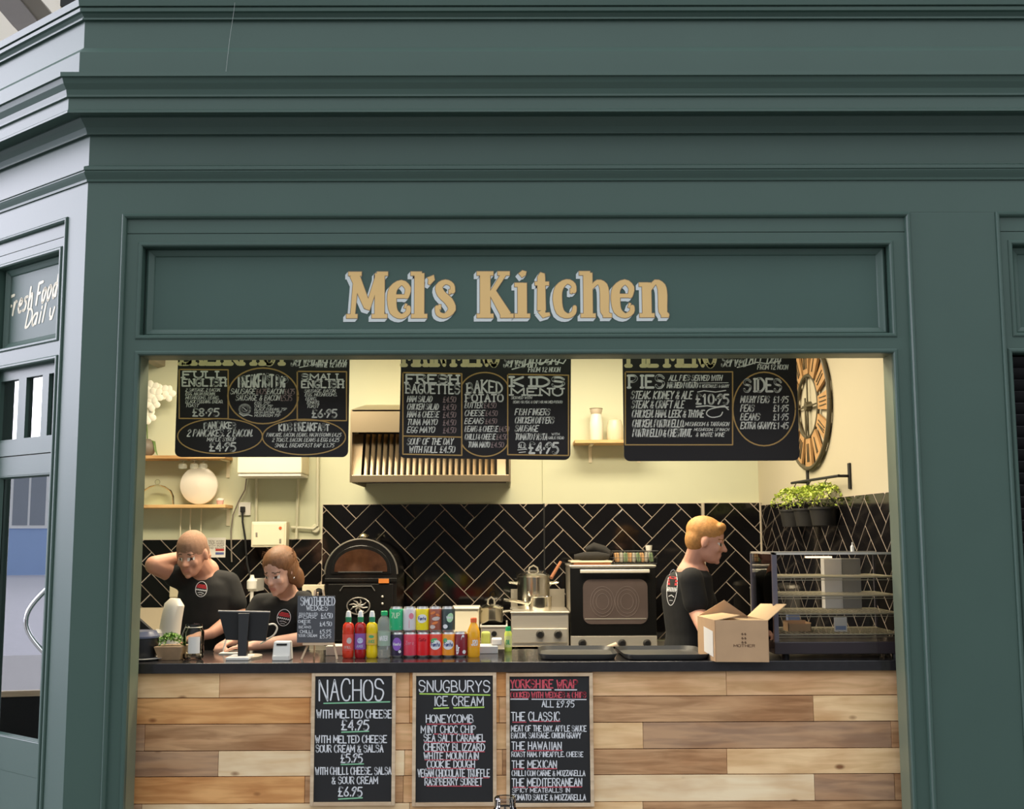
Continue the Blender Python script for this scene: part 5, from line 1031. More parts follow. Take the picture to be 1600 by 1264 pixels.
bottle('small orange bottle with an orange red cap, right of the cans', 740, YBt+.02, [(.026, 0), (.0295, .008), (.0295, .05), (.0285, .07), (.0295, .09), (.029, .118), (.020, .14), (.013, .155), (.013, .16)], col('juice_orange', (.88, .42, .02), .15, spec=.6), col('orange_cap', (.80, .14, .04), .35), [(.0145, .158), (.0145, .176), (.012, .179)], (.0300, .045, .088, col('label_orange', (.86, .36, .03)), (wt_, [('t', 'J2O', -.008, .02, .055, .078, .18)])))
k = onc(794, 1016); bottle('slim yellow green bottle with a green cap behind the drinks', 794, 5.68, [(.016, 0), (.018, .006), (.018, .085), (.012, .10)], col('juice_lime', (.62, .72, .12), .3), col('green_cap', (.02, .42, .15), .3), [(.013, .098), (.012, .118)], (.0184, .02, .075, col('label_lime', (.70, .75, .30)), (gr, [('t', 'OIL', -.01, .01, .035, .055, .18)])), nm='small_bottle')
# white tray behind
k = onc(760, 1019); t = thing('napkin_box', 'low white box of napkins behind the orange bottle', 'box', (k.x, 5.62, ZC)); MB().box(PX(749, 1018, 5.6), PX(778, 1018, 5.6), 5.56, 5.70, ZC, ZC+.035).build('box', col('pale_box', (.50, .52, .52)), t, bevel=.003); MB().box(PX(768, 1005, 5.62), PX(784, 1005, 5.62), 5.60, 5.69, ZC+.036, ZC+.066).build('napkin_stack', WHITE, t, bevel=.006)
t = thing('mixed_tub', 'small pale tub with yellow items behind the drinks', 'tub', (PX(760, 1000, 5.7), 5.74, ZC)); MB().box(PX(752, 1000, 5.75), PX(766, 1000, 5.75), 5.71, 5.77, ZC, ZC+.09).build('tub', col('tub_lime', (.50, .52, .10)), t, bevel=.01)
# white box by easel
t = thing('small_carton', 'low pale carton behind the small blackboard easel', 'carton', (PX(522, 1015, 5.5), 5.56, ZC)); MB().box(PX(509, 1015, 5.5), PX(536, 1015, 5.5), 5.50, 5.62, ZC, ZC+.045).build('carton', col('pale_carton', (.58, .55, .47)), t, bevel=.003)
# easel with little blackboard
Ye = 5.34
t = thing('tabletop_easel', 'small blackboard of smothered wedges on a wooden tabletop easel', 'easel board', tuple(onc(494, 1026)))
zb_ = PZ(494, 1004, Ye); MB().box(PX(464.5, 965, Ye), PX(523, 965, Ye), Ye, Ye+.008, zb_, PZ(494, 931, Ye)).build('blackboard', col('grey_slate', (.085, .088, .10), .7, var=.15), t)
EW = col('easel_wood', (.66, .47, .30), .6)
Q = lambda a, b, c: (PX(a, b, Ye-.0), c, PZ(a, b, Ye))
m = MB(); m.tube([(PX(471, 1026, Ye), Ye+.0, ZC), (PX(482, 1000, Ye), Ye+.017, PZ(482, 1003, Ye)), (PX(491, 928, Ye), Ye+.024, PZ(491, 922, Ye))], .006, 4); m.build('leg', EW, t)
m = MB(); m.tube([(PX(527, 1023, Ye), Ye+.0, ZC), (PX(520, 1000, Ye), Ye+.017, PZ(520, 1003, Ye)), (PX(503, 928, Ye), Ye+.024, PZ(503, 922, Ye))], .006, 4); m.build('leg', EW, t)
m = MB(); m.tube([(PX(484, 1010, Ye), Ye+.12, ZC), (PX(495, 932, Ye), Ye+.025, PZ(495, 926, Ye))], .005, 4); m.build('rear_leg', EW, t)
MB().box(PX(474, 1003, Ye), PX(522, 1003, Ye), Ye-.02, Ye+.008, zb_-.010, zb_-.001).build('ledge', EW, t)
I = Ink(plane_fn(Ye-.001))
for (s, a, b, y1, y0, w) in (('SMOTHERED', 470, 523, 945.5, 933, .12), ('WEDGES', 479, 512, 953.5, 946, .16), ('BBQ PULLED', 468, 496, 961.5, 957.5, .2), ('PORK', 467, 494, 966.5, 962.5, .2), ('£6.50', 502, 519, 966, 958, .18), ('CHEESE', 466, 485, 973, 969, .2), ('&', 474, 478, 976.5, 974, .2), ('£4.50', 500, 518, 978, 971.5, .18), ('BEANS', 467, 486, 981.5, 978, .2), ('CHILLI', 469, 488, 989, 984.5, .2), ('£5.95', 500, 517, 989.5, 984, .18), ('SOUR CREAM', 466, 495, 995, 991, .2), ('£5.95', 500, 517, 997, 991.5, .18)): I.text(s, a, b, y1, y0, w)
I.build('chalk_lettering', CHALK, t)
# card reader
k = onc(439, 1029); t = thing('card_reader', 'small white card reader standing beside the till screen', 'card reader', (k.x, 5.33, ZC))
X0, X1 = PX(425.5, 1015, 5.3), PX(454, 1015, 5.3); m = MB(); m.add([(X0, 5.29, ZC), (X1, 5.29, ZC), (X1, 5.37, ZC), (X0, 5.37, ZC), (X0+.004, 5.31, ZC+.083), (X1-.004, 5.31, ZC+.083), (X1-.004, 5.36, ZC+.083), (X0+.004, 5.36, ZC+.083)], [(0, 3, 2, 1), (4, 5, 6, 7), (0, 1, 5, 4), (1, 2, 6, 5), (2, 3, 7, 6), (3, 0, 4, 7)]); m.build('casing', WHITE, t, bevel=.005)
MB().box(X0+.018, X1-.018, 5.302, 5.312, ZC+.066, ZC+.074).build('card_slot', BLACKM, t); MB().box(X0+.004, X1-.004, 5.284, 5.296, ZC+.0, ZC+.022).build('base_lip', WHITE, t, bevel=.003)
# till screen
t = thing('till_screen', 'black tablet till screen on a stand seen from behind', 'till screen', tuple(onc(376, 1030)))
Yt = 5.42; A = [P3(341, 956, Yt), P3(422, 957, Yt), P3(413, 1003, Yt-.05), P3(350, 1001, Yt-.05)]
for v in A[2:]: v.y = Yt-.02
dpt = Vector((0, .014, .004)); m = MB(); m.add(A+[v+dpt for v in A], [(0, 1, 2, 3), (7, 6, 5, 4), (0, 4, 5, 1), (1, 5, 6, 2), (2, 6, 7, 3), (3, 7, 4, 0)]); m.build('tablet', BLACKM, t, bevel=.003)
m = MB(); m.tube([P3(341, 955, Yt+.006), P3(422, 956.5, Yt+.006)], .0045, 8); m.build('top_edge', col('tablet_edge', (.30, .28, .27), .4), t, smooth=True)
k0 = P3(382, 958, Yt-.01); k1 = onc(383, 1028); MB().add([(PX(373, 960, Yt), Yt-.02, k0.z), (PX(391, 960, Yt), Yt-.02, k0.z), (PX(389, 1020, Yt), 5.36, ZC+.012), (PX(376, 1020, Yt), 5.36, ZC+.012), (PX(373, 960, Yt), Yt-.005, k0.z), (PX(391, 960, Yt), Yt-.005, k0.z), (PX(389, 1020, Yt), 5.40, ZC+.012), (PX(376, 1020, Yt), 5.40, ZC+.012)], [(0, 1, 2, 3), (7, 6, 5, 4), (0, 4, 5, 1), (1, 5, 6, 2), (2, 6, 7, 3), (3, 7, 4, 0)]).build('neck', BLACK, t, bevel=.003)
MB().box(PX(356, 1026, 5.35), PX(392, 1026, 5.35), 5.30, 5.44, ZC, ZC+.014).build('white_base', WHITE, t, bevel=.004)
m = MB(); m.slab([(PX(389, 1015, 5.42)+.055*math.cos(a*PI/12), 5.44+.10*math.sin(a*PI/12)) for a in range(24)], ZC, ZC+.008); m.build('base_disc', STEELD, t)
m = MB(); m.tube(_cr([Vector(v) for v in (P3(420, 976, 5.44), P3(428, 975, 5.45), P3(433, 981, 5.46), P3(428, 992, 5.46), P3(416, 1000, 5.47), P3(407, 1006, 5.48))]), .0042, 8); m.build('charging_cable', WHITE, t, smooth=True)
# glass clip jar
def jar(): 
    k = onc(310, 1027); r = .047; t = thing('glass_jar', 'clear glass clip top jar with a white label near the left end', 'jar', (k.x, 5.36, ZC)); c = (k.x, 5.36, ZC)
    m = MB(); m.lathe([(.040, .002), (r, .010), (r, .125), (.036, .142), (.034, .148), (.030, .148), (.033, .14), (r-.005, .122), (r-.005, .012), (.036, .006)], c, 26); m.build('jar_body', glassmat('jar_glass', (.93, .95, .94), .2), t, smooth=True)
    m = MB(); m.lathe([(.036, .149), (.038, .153), (.036, .160), (.006, .163)], c, 22); m.build('lid', glassmat('jar_glass', (.93, .95, .94), .2), t, smooth=True)
    m = MB(); m.tube([(c[0]+.0375*math.cos(a*PI/10), c[1]+.0375*math.sin(a*PI/10), ZC+.146) for a in range(21)], .0016, 6); m.tube([(c[0]-.038, c[1]-.01, ZC+.146), (c[0]-.052, c[1]-.01, ZC+.11), (c[0]-.050, c[1]-.01, ZC+.08)], .0016, 6); m.build('wire_clip', STEEL, t)
    I = Ink(cyl_wrap(c, r+.0008)); 
    m = MB(); n = 10; vs = []
    for k_ in range(n+1): 
        a = -.25+1.15*k_/n; vs += [(c[0]+(r+.001)*math.sin(a), c[1]-(r+.001)*math.cos(a), ZC+.03), (c[0]+(r+.001)*math.sin(a), c[1]-(r+.001)*math.cos(a), ZC+.105)]
    m.add(vs, [(2*i, 2*i+2, 2*i+3, 2*i+1) for i in range(n)]); m.build('paper_label', WHITE, t)
    m = MB(); m.lathe([(.038, .008), (.040, .05)], c, 16)
    for q in range(14): m.ell((c[0]+RND.uniform(-.03, .03), c[1]+RND.uniform(-.03, .02), ZC+.012+RND.uniform(0, .02)), .008, 8, 5)
    m.v = m.v[32:]; m.f = [tuple(i-32 for i in f) for f in m.f if min(f) >= 32]; m.m = [0]*len(m.f)
    m.build('coins', col('coin_tan', (.50, .36, .22), .4, metal=.5), t, smooth=True, kind='stuff')
jar()
# wooden planter with green plant
k = onc(263, 1031); t = thing('wooden_planter', 'tapered little wooden planter of fresh green leaves on the worktop', 'planter', (k.x, 5.36, ZC))
xa_, xb2 = PX(242, 1010, 5.32), PX(286, 1010, 5.32); h = .062
m = MB(); m.add([(xa_+.018, 5.32, ZC), (xb2-.016, 5.32, ZC), (xb2-.016, 5.42, ZC), (xa_+.018, 5.42, ZC), (xa_, 5.30, ZC+h), (xb2, 5.30, ZC+h), (xb2, 5.44, ZC+h), (xa_, 5.44, ZC+h)], [(0, 3, 2, 1), (4, 5, 6, 7), (0, 1, 5, 4), (1, 2, 6, 5), (2, 3, 7, 6), (3, 0, 4, 7)]); m.build('box', col('planter_wood', (.40, .26, .15), .6, var=.3, scale=20), t, bevel=.002)
m = MB(); cc2 = Vector(((xa_+xb2)/2-.005, 5.37, ZC+h))
for q in range(520):
    th = RND.uniform(0, 2*PI); ph = RND.random()**.6; c = cc2+Vector((.062*ph*math.cos(th), .055*ph*math.sin(th), .045*math.sqrt(1-ph*ph)+RND.uniform(-.005, .012))); R = Euler((RND.uniform(-1, 1), RND.uniform(-1, 1), RND.uniform(0, 6))).to_matrix(); s_ = RND.uniform(.005, .010)
    m.add([c+R @ Vector(v)*s_ for v in ((-1, 0, 0), (0, -.5, .1), (1, 0, 0), (0, .5, .1))], [(0, 1, 2, 3)], q % 2)
m.build('leaves', [col('fresh_leaf', (.20, .36, .05), .5, var=.4), col('fresh_leaf_dark', (.08, .20, .02), .5, var=.4)], t, kind='stuff', recalc=False)
# black tub at the very left
k = onc(222, 1035); t = thing('black_tub', 'black round tub with a blue grey lid at the left end of the worktop', 'tub', (PX(214, 1010, 5.33), 5.36, ZC)); c = (PX(214, 1010, 5.33), 5.36, ZC+.012)
m = MB(); m.lathe([(.078, .0), (.085, .02), (.088, .085), (.084, .09)], c, 28); m.build('tub', BLACK, t, smooth=True); m = MB(); m.lathe([(.091, .088), (.091, .096), (.08, .108), (.075, .118), (.02, .12)], c, 28); m.build('lid', col('blue_grey_lid', (.09, .10, .16), .3), t, smooth=True)
t = thing('white_plate', 'white plate under the black tub', 'plate', (c[0], c[1], ZC)); m = MB(); m.lathe([(.07, 0), (.115, .008), (.118, .011), (.07, .010)], (c[0]+.01, c[1]-.0, ZC), 30); m.build('plate', WHITE, t, smooth=True)
# sloping black panel behind (monitor back)
t = thing('black_monitor', 'sloping black screen at the far left behind the tub', 'monitor', (PX(225, 990, 5.6), 5.6, ZC)); A = [P3(205, 964, 5.6), P3(214, 964, 5.6), P3(243, 990, 5.6), P3(240, 1012, 5.6), P3(205, 1012, 5.6)]
n = 5; m = MB(); m.add(A+[v+Vector((0, .03, 0)) for v in A], [tuple(range(n))[::-1], tuple(range(n, 2*n))]+[(i, (i+1) % n, (i+1) % n+n, i+n) for i in range(n)]); m.build('screen', BLACKM, t, bevel=.003)
MB().box(PX(205, 1000, 5.6), PX(238, 1000, 5.6), 5.59, 5.68, ZC, P3(220, 1012, 5.6).z+.001).build('stand', BLACKM, t)
# white squeezy bottle shape + pump dispenser
k = onc(268, 1015); t = thing('kitchen_roll', 'white curved plastic jug beside the bending cook', 'jug', (PX(268, 990, 5.66), 5.68, ZC)); z0, z1 = ZC, PZ(270, 935, 5.68)
px0 = PX(268, 970, 5.68); m = MB(); m.tube([(px0-.01, 5.68, ZC), (px0-.01, 5.68, ZC+.08), (px0, 5.68, ZC+.16), (px0+.012, 5.68, z1-.03), (px0+.014, 5.68, z1)], [.052, .052, .050, .048, .024], 20); m.build('jug_body', col('white_jug', (.72, .66, .56), .4), t, smooth=True)
m = MB(); m.tube([(px0-.05, 5.64, ZC), (px0-.052, 5.64, ZC+.10), (px0-.05, 5.64, ZC+.115)], [.028, .026, .012], 14); m.build('spout_cup', col('white_jug', (.72, .66, .56), .4), t, smooth=True)
t['category'] = 'jug'; t.name = 'plastic_jug'
k = P3(274, 950, 6.9); t = thing('soap_dispenser', 'beige wall soap dispenser with a pump behind the white jug', 'soap dispenser', (k.x, YB, PZ(274, 934, 7.9))); X0, X1, Z0, Z1 = boxthing(264, 285, 915, 934, 7.9, .1); MB().box(X0, X1, 7.9, YB-.006, Z0, Z1).build('body', col('beige_plastic', (.52, .46, .32)), t, bevel=.008); m = MB(); m.lathe([(.02, Z1), (.016, Z1+.03), (.01, Z1+.045)], ((X0+X1)/2, 7.93, 0), 12); m.build('pump', OFFW, t, smooth=True)
# trays
def tray(label, x0, x1, ya, yb, Yf, Yb_, yaw=0.):
    X0, X1 = PX(x0, yb, Yf), PX(x1, yb, Yf); cx_, cy_ = (X0+X1)/2, (Yf+Yb_)/2; t = thing('serving_tray', label, 'tray', (cx_, cy_, ZC), group='black serving trays on the worktop')
    hx, hy = (X1-X0)/2, (Yb_-Yf)/2; M = Matrix.Translation((cx_, cy_, ZC)) @ Matrix.Rotation(yaw, 4, 'Z'); R2 = lambda e: [(x*(hx+e)/hx, y*(hy+e)/hy) for x, y in rr(-hx, hx, -hy, hy, .07)]
    m = MB(M); P = [R2(-.035), R2(-.012), R2(0), R2(0), R2(-.012), R2(-.035)]; Z = [.006, .008, .026, .022, .003, .0]; n = len(P[0]); vs = []
    for p, z in zip(P, Z): vs += [(x, y, z) for x, y in p]
    fs = [(j*n+i, j*n+(i+1) % n, (j+1)*n+(i+1) % n, (j+1)*n+i) for j in range(5) for i in range(n)]+[tuple(range(n)), tuple(range(5*n, 6*n))[::-1]]
    m.add(vs, fs); m.build('tray', mat('tray_plastic', (.045, .044, .042), .38, var=.15), t, smooth=True)
tray('black serving tray, the left one beside the drinks', 843, 968, 1014, 1033, 5.24, 5.68, -.02); tray('black serving tray beside the cardboard box', 975, 1112, 1014, 1035, 5.22, 5.66, .03)
k = onc(955, 1014); t = thing('wooden_spoon', 'pale wooden spatula lying between the two trays', 'spatula', (k.x, 5.72, ZC)); m = MB(); m.tube([(PX(938, 1014, 5.72), 5.70, ZC+.012), (PX(950, 1014, 5.72), 5.72, ZC+.016), (PX(964, 1010, 5.72), 5.735, ZC+.028)], [.004, .008, .012], 8, flat=.4); m.build('spatula', EW, t, smooth=True)
# cardboard box
CB = mat('cardboard', (.47, .30, .165), .8, var=.12, scale=12); CBI = mat('cardboard_inside', (.56, .38, .20), .8, var=.1, scale=12)
A0 = onc(1119, 1034.0); B0 = onc(1201, 1034.5); L0 = onc(1092, 1024)
ex = (B0-A0); ey = (L0-A0); h = PZ(1119, 969, A0.y)-ZC
t = thing('cardboard_box', 'open brown cardboard box with raised flaps beside the display case', 'box', tuple(A0))
ey = Vector((-ey.y, ey.x, 0)).normalized() if False else Vector((-ex.y, ex.x, 0)).normalized()*.26+Vector((-.01, 0, 0))
q = [A0, A0+ex, A0+ex+ey, A0+ey]
def quadp(nm, p, th, mt, extra=None, **k):
    p = [Vector(v) for v in p]; n = (p[1]-p[0]).cross(p[3]-p[0]).normalized()*th; m = MB(); m.add(p+[v+n for v in p], [(3, 2, 1, 0), (4, 5, 6, 7), (0, 1, 5, 4), (1, 2, 6, 5), (2, 3, 7, 6), (3, 0, 4, 7)]); return m.build(nm, mt, t, **k)
up_ = Vector((0, 0, h))
# rotate so that the left side shows: left-back corner from picture
LB = onc(1092, 1023.5); q[3] = LB; q[2] = LB+ex
for i in range(4): a_, b_ = q[i], q[(i+1) % 4]; quadp('side', [a_, b_, b_+up_, a_+up_], .003, CB)
quadp('bottom', [q[0]+Vector((0, 0, .003)), q[3]+Vector((0, 0, .003)), q[2]+Vector((0, 0, .003)), q[1]+Vector((0, 0, .003))], -.003, CB)
T_ = [v+up_ for v in q]
quadp('flap', [T_[0], T_[3], T_[3]+Vector((.10, .02, .015)), T_[0]+Vector((.11, .0, .022))], .003, CBI)       # left flap folded in, slightly up
quadp('flap', [T_[3], T_[2], T_[2]+Vector((-.10, .05, .012)), T_[3]+Vector((.12, -.03, .075))], .003, CB)
quadp('flap', [T_[1], T_[2], T_[2]+Vector((.07, .03, .055)), T_[1]+Vector((.09, .02, .07))], .003, CBI)
quadp('flap', [T_[1]+Vector((-.001, 0, 0)), T_[0], T_[0]+Vector((.03, .10, .004)), T_[1]+Vector((-.02, .10, .0))], .003, CBI)
m = MB(); fy = lambda u, v, e=.0035: A0+ex*u+Vector((0, 0, h*v))-ey.normalized()*e-Vector((0, e, 0))*0
I = Ink(lambda q_, l: A0+ex*q_.x+Vector((0, -.0006-l, 0))+Vector((0, 0, h*q_.y))+Vector((0, -.0032, 0)))
for r_ in range(3):
    for c_ in (0, 1):
        x_, y_ = .49+c_*.055, .66-r_*.10; I.poly([(x_, y_), (x_+.018, y_+.03), (x_+.036, y_), (x_+.02, y_-.02), (x_+.02, y_+.035)], .012)
I.text('MOTHER', .34, .74, .36, .42, .012/ .06*.9, rnd=0)
I.build('printed_mark', col('brown_print', (.14, .075, .04)), t)
ld = (LB-A0); quadp('paper_label', [A0+ld*.10+Vector((-.004, -.002, h*.10)), A0+ld*.10+Vector((-.004, -.002, h*.72)), A0+ld*.62+Vector((-.004, -.002, h*.78)), A0+ld*.62+Vector((-.004, -.002, h*.16))], .0006, WHITE, label='white address label on the side')
# display case
t = thing('display_case', 'glass food display case with wire shelves at the right end of the worktop', 'display case', (1.5, 5.45, ZC))
Yd0, Yd1 = 5.27, 5.75; dx0 = PX(1210, 1000, Yd0); dx1 = xr+.12; dz0 = ZC+.02; dzb = PZ(1300, 1003, Yd0); dz1 = PZ(1300, 863, Yd0)
DG = glassmat('case_glass', (.93, .93, .93), .22)
MB().box(dx0, dx1, Yd0, Yd1, dz0, dzb).build('base_cabinet', col('dark_glossy_base', (.045, .035, .038), .15), t, bevel=.003)
FR = col('grey_purple_frame', (.16, .145, .17), .35, metal=.5)
for (a, b, y0_, y1_) in ((dx0, dx0+.022, Yd0, Yd0+.02), (dx1-.02, dx1, Yd0, Yd0+.02), (dx0, dx0+.012, Yd1-.012, Yd1), (dx1-.012, dx1, Yd1-.012, Yd1)): MB().box(a, b, y0_, y1_, dzb, dz1).build('post', FR, t, bevel=.002)
m = MB(); m.frame(dx0, dx1, 0, 0, 0, 0, 0, 0, 0, 0); m = MB()
MB().box(dx0, dx1, Yd0, Yd0+.02, dz1-.01, dz1).build('top_rail', STEEL, t); MB().box(dx0, dx1, Yd1-.02, Yd1, dz1-.01, dz1).build('top_rail', STEEL, t); MB().box(dx0, dx0+.012, Yd0, Yd1, dz1-.008, dz1).build('top_rail', STEEL, t)
MB().box(dx0+.003, dx1-.003, Yd0+.01, Yd0+.014, dzb, dz1-.01).build('front_glass', DG, t); MB().box(dx0+.004, dx0+.008, Yd0+.02, Yd1-.02, dzb, dz1-.01).build('side_glass', DG, t); MB().box(dx0+.003, dx1-.003, Yd0+.02, Yd1-.02, dz1-.005, dz1-.002).build('top_glass', DG, t)
SH = col('wire_shelf_metal', (.58, .53, .40), .35, metal=.7)
for py in (902, 931, 959, 991):
    z = PZ(1300, py, Yd0+.03); m = MB(); m.tube([(dx0+.02, Yd0+.03, z), (dx1-.02, Yd0+.03, z)], .004, 6); m.tube([(dx0+.02, Yd1-.05, z), (dx1-.02, Yd1-.05, z)], .004, 6); m.tube([(dx0+.02, Yd0+.03, z-.012), (dx1-.02, Yd0+.03, z-.012)], .002, 6)
    for q_ in range(26): xx = dx0+.03+(dx1-dx0-.06)*q_/25; m.tube([(xx, Yd0+.03, z+.002), (xx, Yd1-.05, z+.002)], .0016, 5)
    m.build('wire_shelf', SH, t)
for (sx) in (dx0+.06, dx1-.06): m = MB(); m.lathe([(.016, 0), (.016, .02)], (sx, Yd0+.05, ZC), 10); m.build('foot', BLACK, t)
zl = PZ(1300, 869, Yd0); MB().box(PX(1262, 870, 5.5), PX(1300, 870, 5.5), 5.5, 5.55, zl-.012, zl-.004).build('case_lamp', mat('warm_lamp_glow', (1., .72, .42), emit=1.6), t)
zb4 = PZ(1300, 991, Yd0+.03)+.004
for (lb, a, b, c, d, Y_, mt) in (('white tall carton with a grey side inside the display case', 1290, 1318, 880, 959, 5.62, WHITE), ('small blue and white card on the bottom shelf of the case', 1304, 1324, 966, 988, 5.40, WHITE), ('open cardboard tray on the bottom shelf of the display case', 1232, 1268, 974, 990, 5.42, CB), ('blue and white packet behind the cardboard tray', 1232, 1250, 963, 980, 5.55, col('packet_blue', (.25, .32, .5)))):
    tt = thing('carton' if 'carton' in lb else 'price_card' if 'card on' in lb else 'cardboard_tray' if 'tray on' in lb else 'packet', lb, 'carton' if 'carton' in lb else 'card' if 'card on' in lb else 'tray' if 'tray on' in lb else 'packet', (PX((a+b)/2, d, Y_), Y_, PZ((a+b)/2, d, Y_)))
    z0_ = zb4 if 'white tall' not in lb else PZ(1300, 959, Yd0+.03)+.004
    if 'white tall' in lb:
        MB().box(PX(a, d, Y_), PX(b, d, Y_), Y_, Y_+.06, z0_, z0_+.24).build('front', WHITE, tt, bevel=.002); MB().box(PX(b, d, Y_)+.0005, PX(b+30, d, Y_), Y_+.005, Y_+.06, z0_, z0_+.24).build('side', col('grey_side', (.34, .32, .28)), tt, bevel=.002)
    elif 'tray on' in lb:
        x_0, x_1 = PX(a, d, Y_), PX(b, d, Y_); m = MB(); m.box(x_0, x_1, Y_, Y_+.10, z0_, z0_+.004); m.box(x_0, x_1, Y_, Y_+.003, z0_+.004, z0_+.035); m.box(x_0, x_1, Y_+.097, Y_+.10, z0_+.004, z0_+.045); m.box(x_0, x_0+.003, Y_, Y_+.1, z0_+.004, z0_+.04); m.box(x_1-.003, x_1, Y_, Y_+.1, z0_+.004, z0_+.04); m.build('tray_sides', CB, tt)
    else:
        hh = .065 if 'card on' in lb else .07
        MB().box(PX(a, d, Y_), PX(b, d, Y_), Y_, Y_+(.003 if 'card on' in lb else .04), z0_, z0_+hh).build('face', mt, tt)
        if 'card on' in lb: MB().box(PX(a, d, Y_)+.006, PX(b, d, Y_)-.006, Y_-.001, Y_, z0_+.008, z0_+.026).build('blue_print', col('packet_blue', (.25, .32, .5)), tt)
t = thing('salt_bottle', 'tiny white bottle standing on top of the display case', 'bottle', (PX(1332, 860, 5.5), 5.5, dz1)); m = MB(); m.lathe([(.009, 0), (.009, .025), (.003, .032), (.003, .045)], (PX(1332, 860, 5.5), 5.5, dz1), 12); m.build('bottle', WHITE, t, smooth=True)
# steel pan added behind the case in place of pans reflected in it
t = thing('reflection_pan', 'tall steel pan added behind the display case in place of a reflection', 'pan', (PX(1196, 960, 7.6), 7.66, ZB)); c = (PX(1196, 960, 7.66), 7.66, ZB)
m = MB(); m.lathe([(.09, .0), (.095, .02), (.095, .36), (.1, .365)], c, 24); m.build('pan_body', STEEL, t, smooth=True); m = MB(); m.lathe([(.1, .366), (.09, .385), (.02, .40)], c, 24); m.build('lid', STEELD, t, smooth=True)
# ---- glass tumbler on a cafe table in front
t = thing('cafe_table', 'small round cafe table in front of the counter', 'table', (0, 3.0, 0)); cxj = PX(789, 1250, 3.0)
m = MB(); m.lathe([(.30, .72), (.30, .745), (.29, .75)], (cxj, 3.0, 0), 36); m.build('table_top', FRAMEW, t); m = MB(); m.lathe([(.03, .03), (.03, .72)], (cxj, 3.0, 0), 16); m.build('leg', BLACK, t); m = MB(); m.lathe([(.2, 0), (.19, .02), (.03, .03)], (cxj, 3.0, 0), 28); m.build('foot', BLACK, t)
t = thing('glass_tumbler', 'faceted clear glass jar, its rim just in view at the bottom edge', 'glass', (cxj, 3.0, .75)); hj = PZ(789, 1245, 3.0)-.75
m = MB(); m.lathe([(.030, 0), (.034, .01), (.035, hj-.04), (.027, hj-.025), (.0265, hj-.012), (.0275, hj-.010), (.0275, hj-.003), (.026, hj), (.022, hj), (.023, hj-.02), (.031, hj-.045), (.031, .02), (.005, .015)], (cxj, 3.0, .75), 12); m.build('glass', glassmat('thick_glass', (.90, .88, .86), .4), t, smooth=False)
# ------------------------------------------------------------------ the hall around the shop
HB = mat('unseen_wall_dark', (.13, .12, .11), .8, var=.25, scale=3)
MB().box(-9, 9, -8.2, -8, 0, 5.2).build('wall_unseen_opposite', HB, kind='structure')  # unseen wall added as a dark surface for the tiles to reflect
HC = mat('hall_cream_board', (.72, .66, .56), .7, var=.05)
def hall_roof():
    w = setp(thing('wall_hall_behind', 'cream boarded hall wall and purlins above the shopfront', None, (-4, 14, 0)), kind='structure')
    Yr = 14.; MB().box(-9, 9, Yr, Yr+.1, 0, PZ(60, -700, Yr)).build('boarding', HC, w)
    for k_ in range(6): x = -7.8+k_*.52; MB().box(x, x+.03, Yr-.02, Yr, 4, 14).build('batten', HC, w)
    bm_ = mat('purlin_paint', (.34, .32, .33), .6)
    a, b = P3(2, -8, 12.2), P3(38, 36, 12.8); d = (b-a); n_ = Vector((d.z, 0, -d.x)).normalized()*.16
    m = MB(); P = [a-n_*.9, b-n_*.9, b+n_*.9, a+n_*.9]; m.add(P+[v+Vector((0, .4, 0)) for v in P], [(0, 1, 2, 3), (7, 6, 5, 4), (0, 4, 5, 1), (1, 5, 6, 2), (2, 6, 7, 3), (3, 7, 4, 0)]); m.build('purlin', bm_, w)
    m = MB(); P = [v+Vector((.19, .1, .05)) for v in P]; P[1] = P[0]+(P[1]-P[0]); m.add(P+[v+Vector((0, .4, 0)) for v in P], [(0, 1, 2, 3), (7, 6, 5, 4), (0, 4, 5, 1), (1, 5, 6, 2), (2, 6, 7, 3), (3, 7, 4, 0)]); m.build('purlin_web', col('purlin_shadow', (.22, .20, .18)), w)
    MB().box(PX(94, 5, 12), PX(116, 5, 12), 12, 12.1, PZ(100, 9, 12), PZ(100, -60, 12)).build('dark_opening', BLACKM, w)
hall_roof()
for (lb, a, b, c_, e) in (('violet neon tube along the shop roof', 520, 915, (.42, .30, 1.), 3.), ('faint violet neon tube on the shop roof', 1062, 1215, (.62, .35, 1.), 2.), ('magenta neon tube along the shop roof to the right', 1300, 1640, (.95, .30, 1.), 4.)):
    Yn = YF+.35; z = PZ((a+b)/2, -1+(a+b)/2*.0035, Yn)
    t = thing('neon_tube', lb, 'neon light', (PX(a, 0, Yn), Yn, z-.03)); m = MB(); m.tube([(PX(a, 0, Yn), Yn, z), (PX(b, 0, Yn), Yn, z)], .022, 10); m.build('tube', mat('neon_%d' % a, c_, emit=e), t, smooth=True)
    for f_ in (.05, .95): xx = PX(a, 0, Yn)*(1-f_)+PX(b, 0, Yn)*f_; MB().box(xx-.01, xx+.01, Yn-.01, Yn+.01, ZTOP-.08, z-.02).build('bracket', WHITE, t)
MB().slab([(XC, YF+.02), (XR, YF+.02), (XR, YF+1.2), (XC+.4, YF+1.2), (CO+U*SL).to_tuple()[:2]], ZTOP-.10, ZTOP-.07).build('trim_1', GREEN, kind='structure')
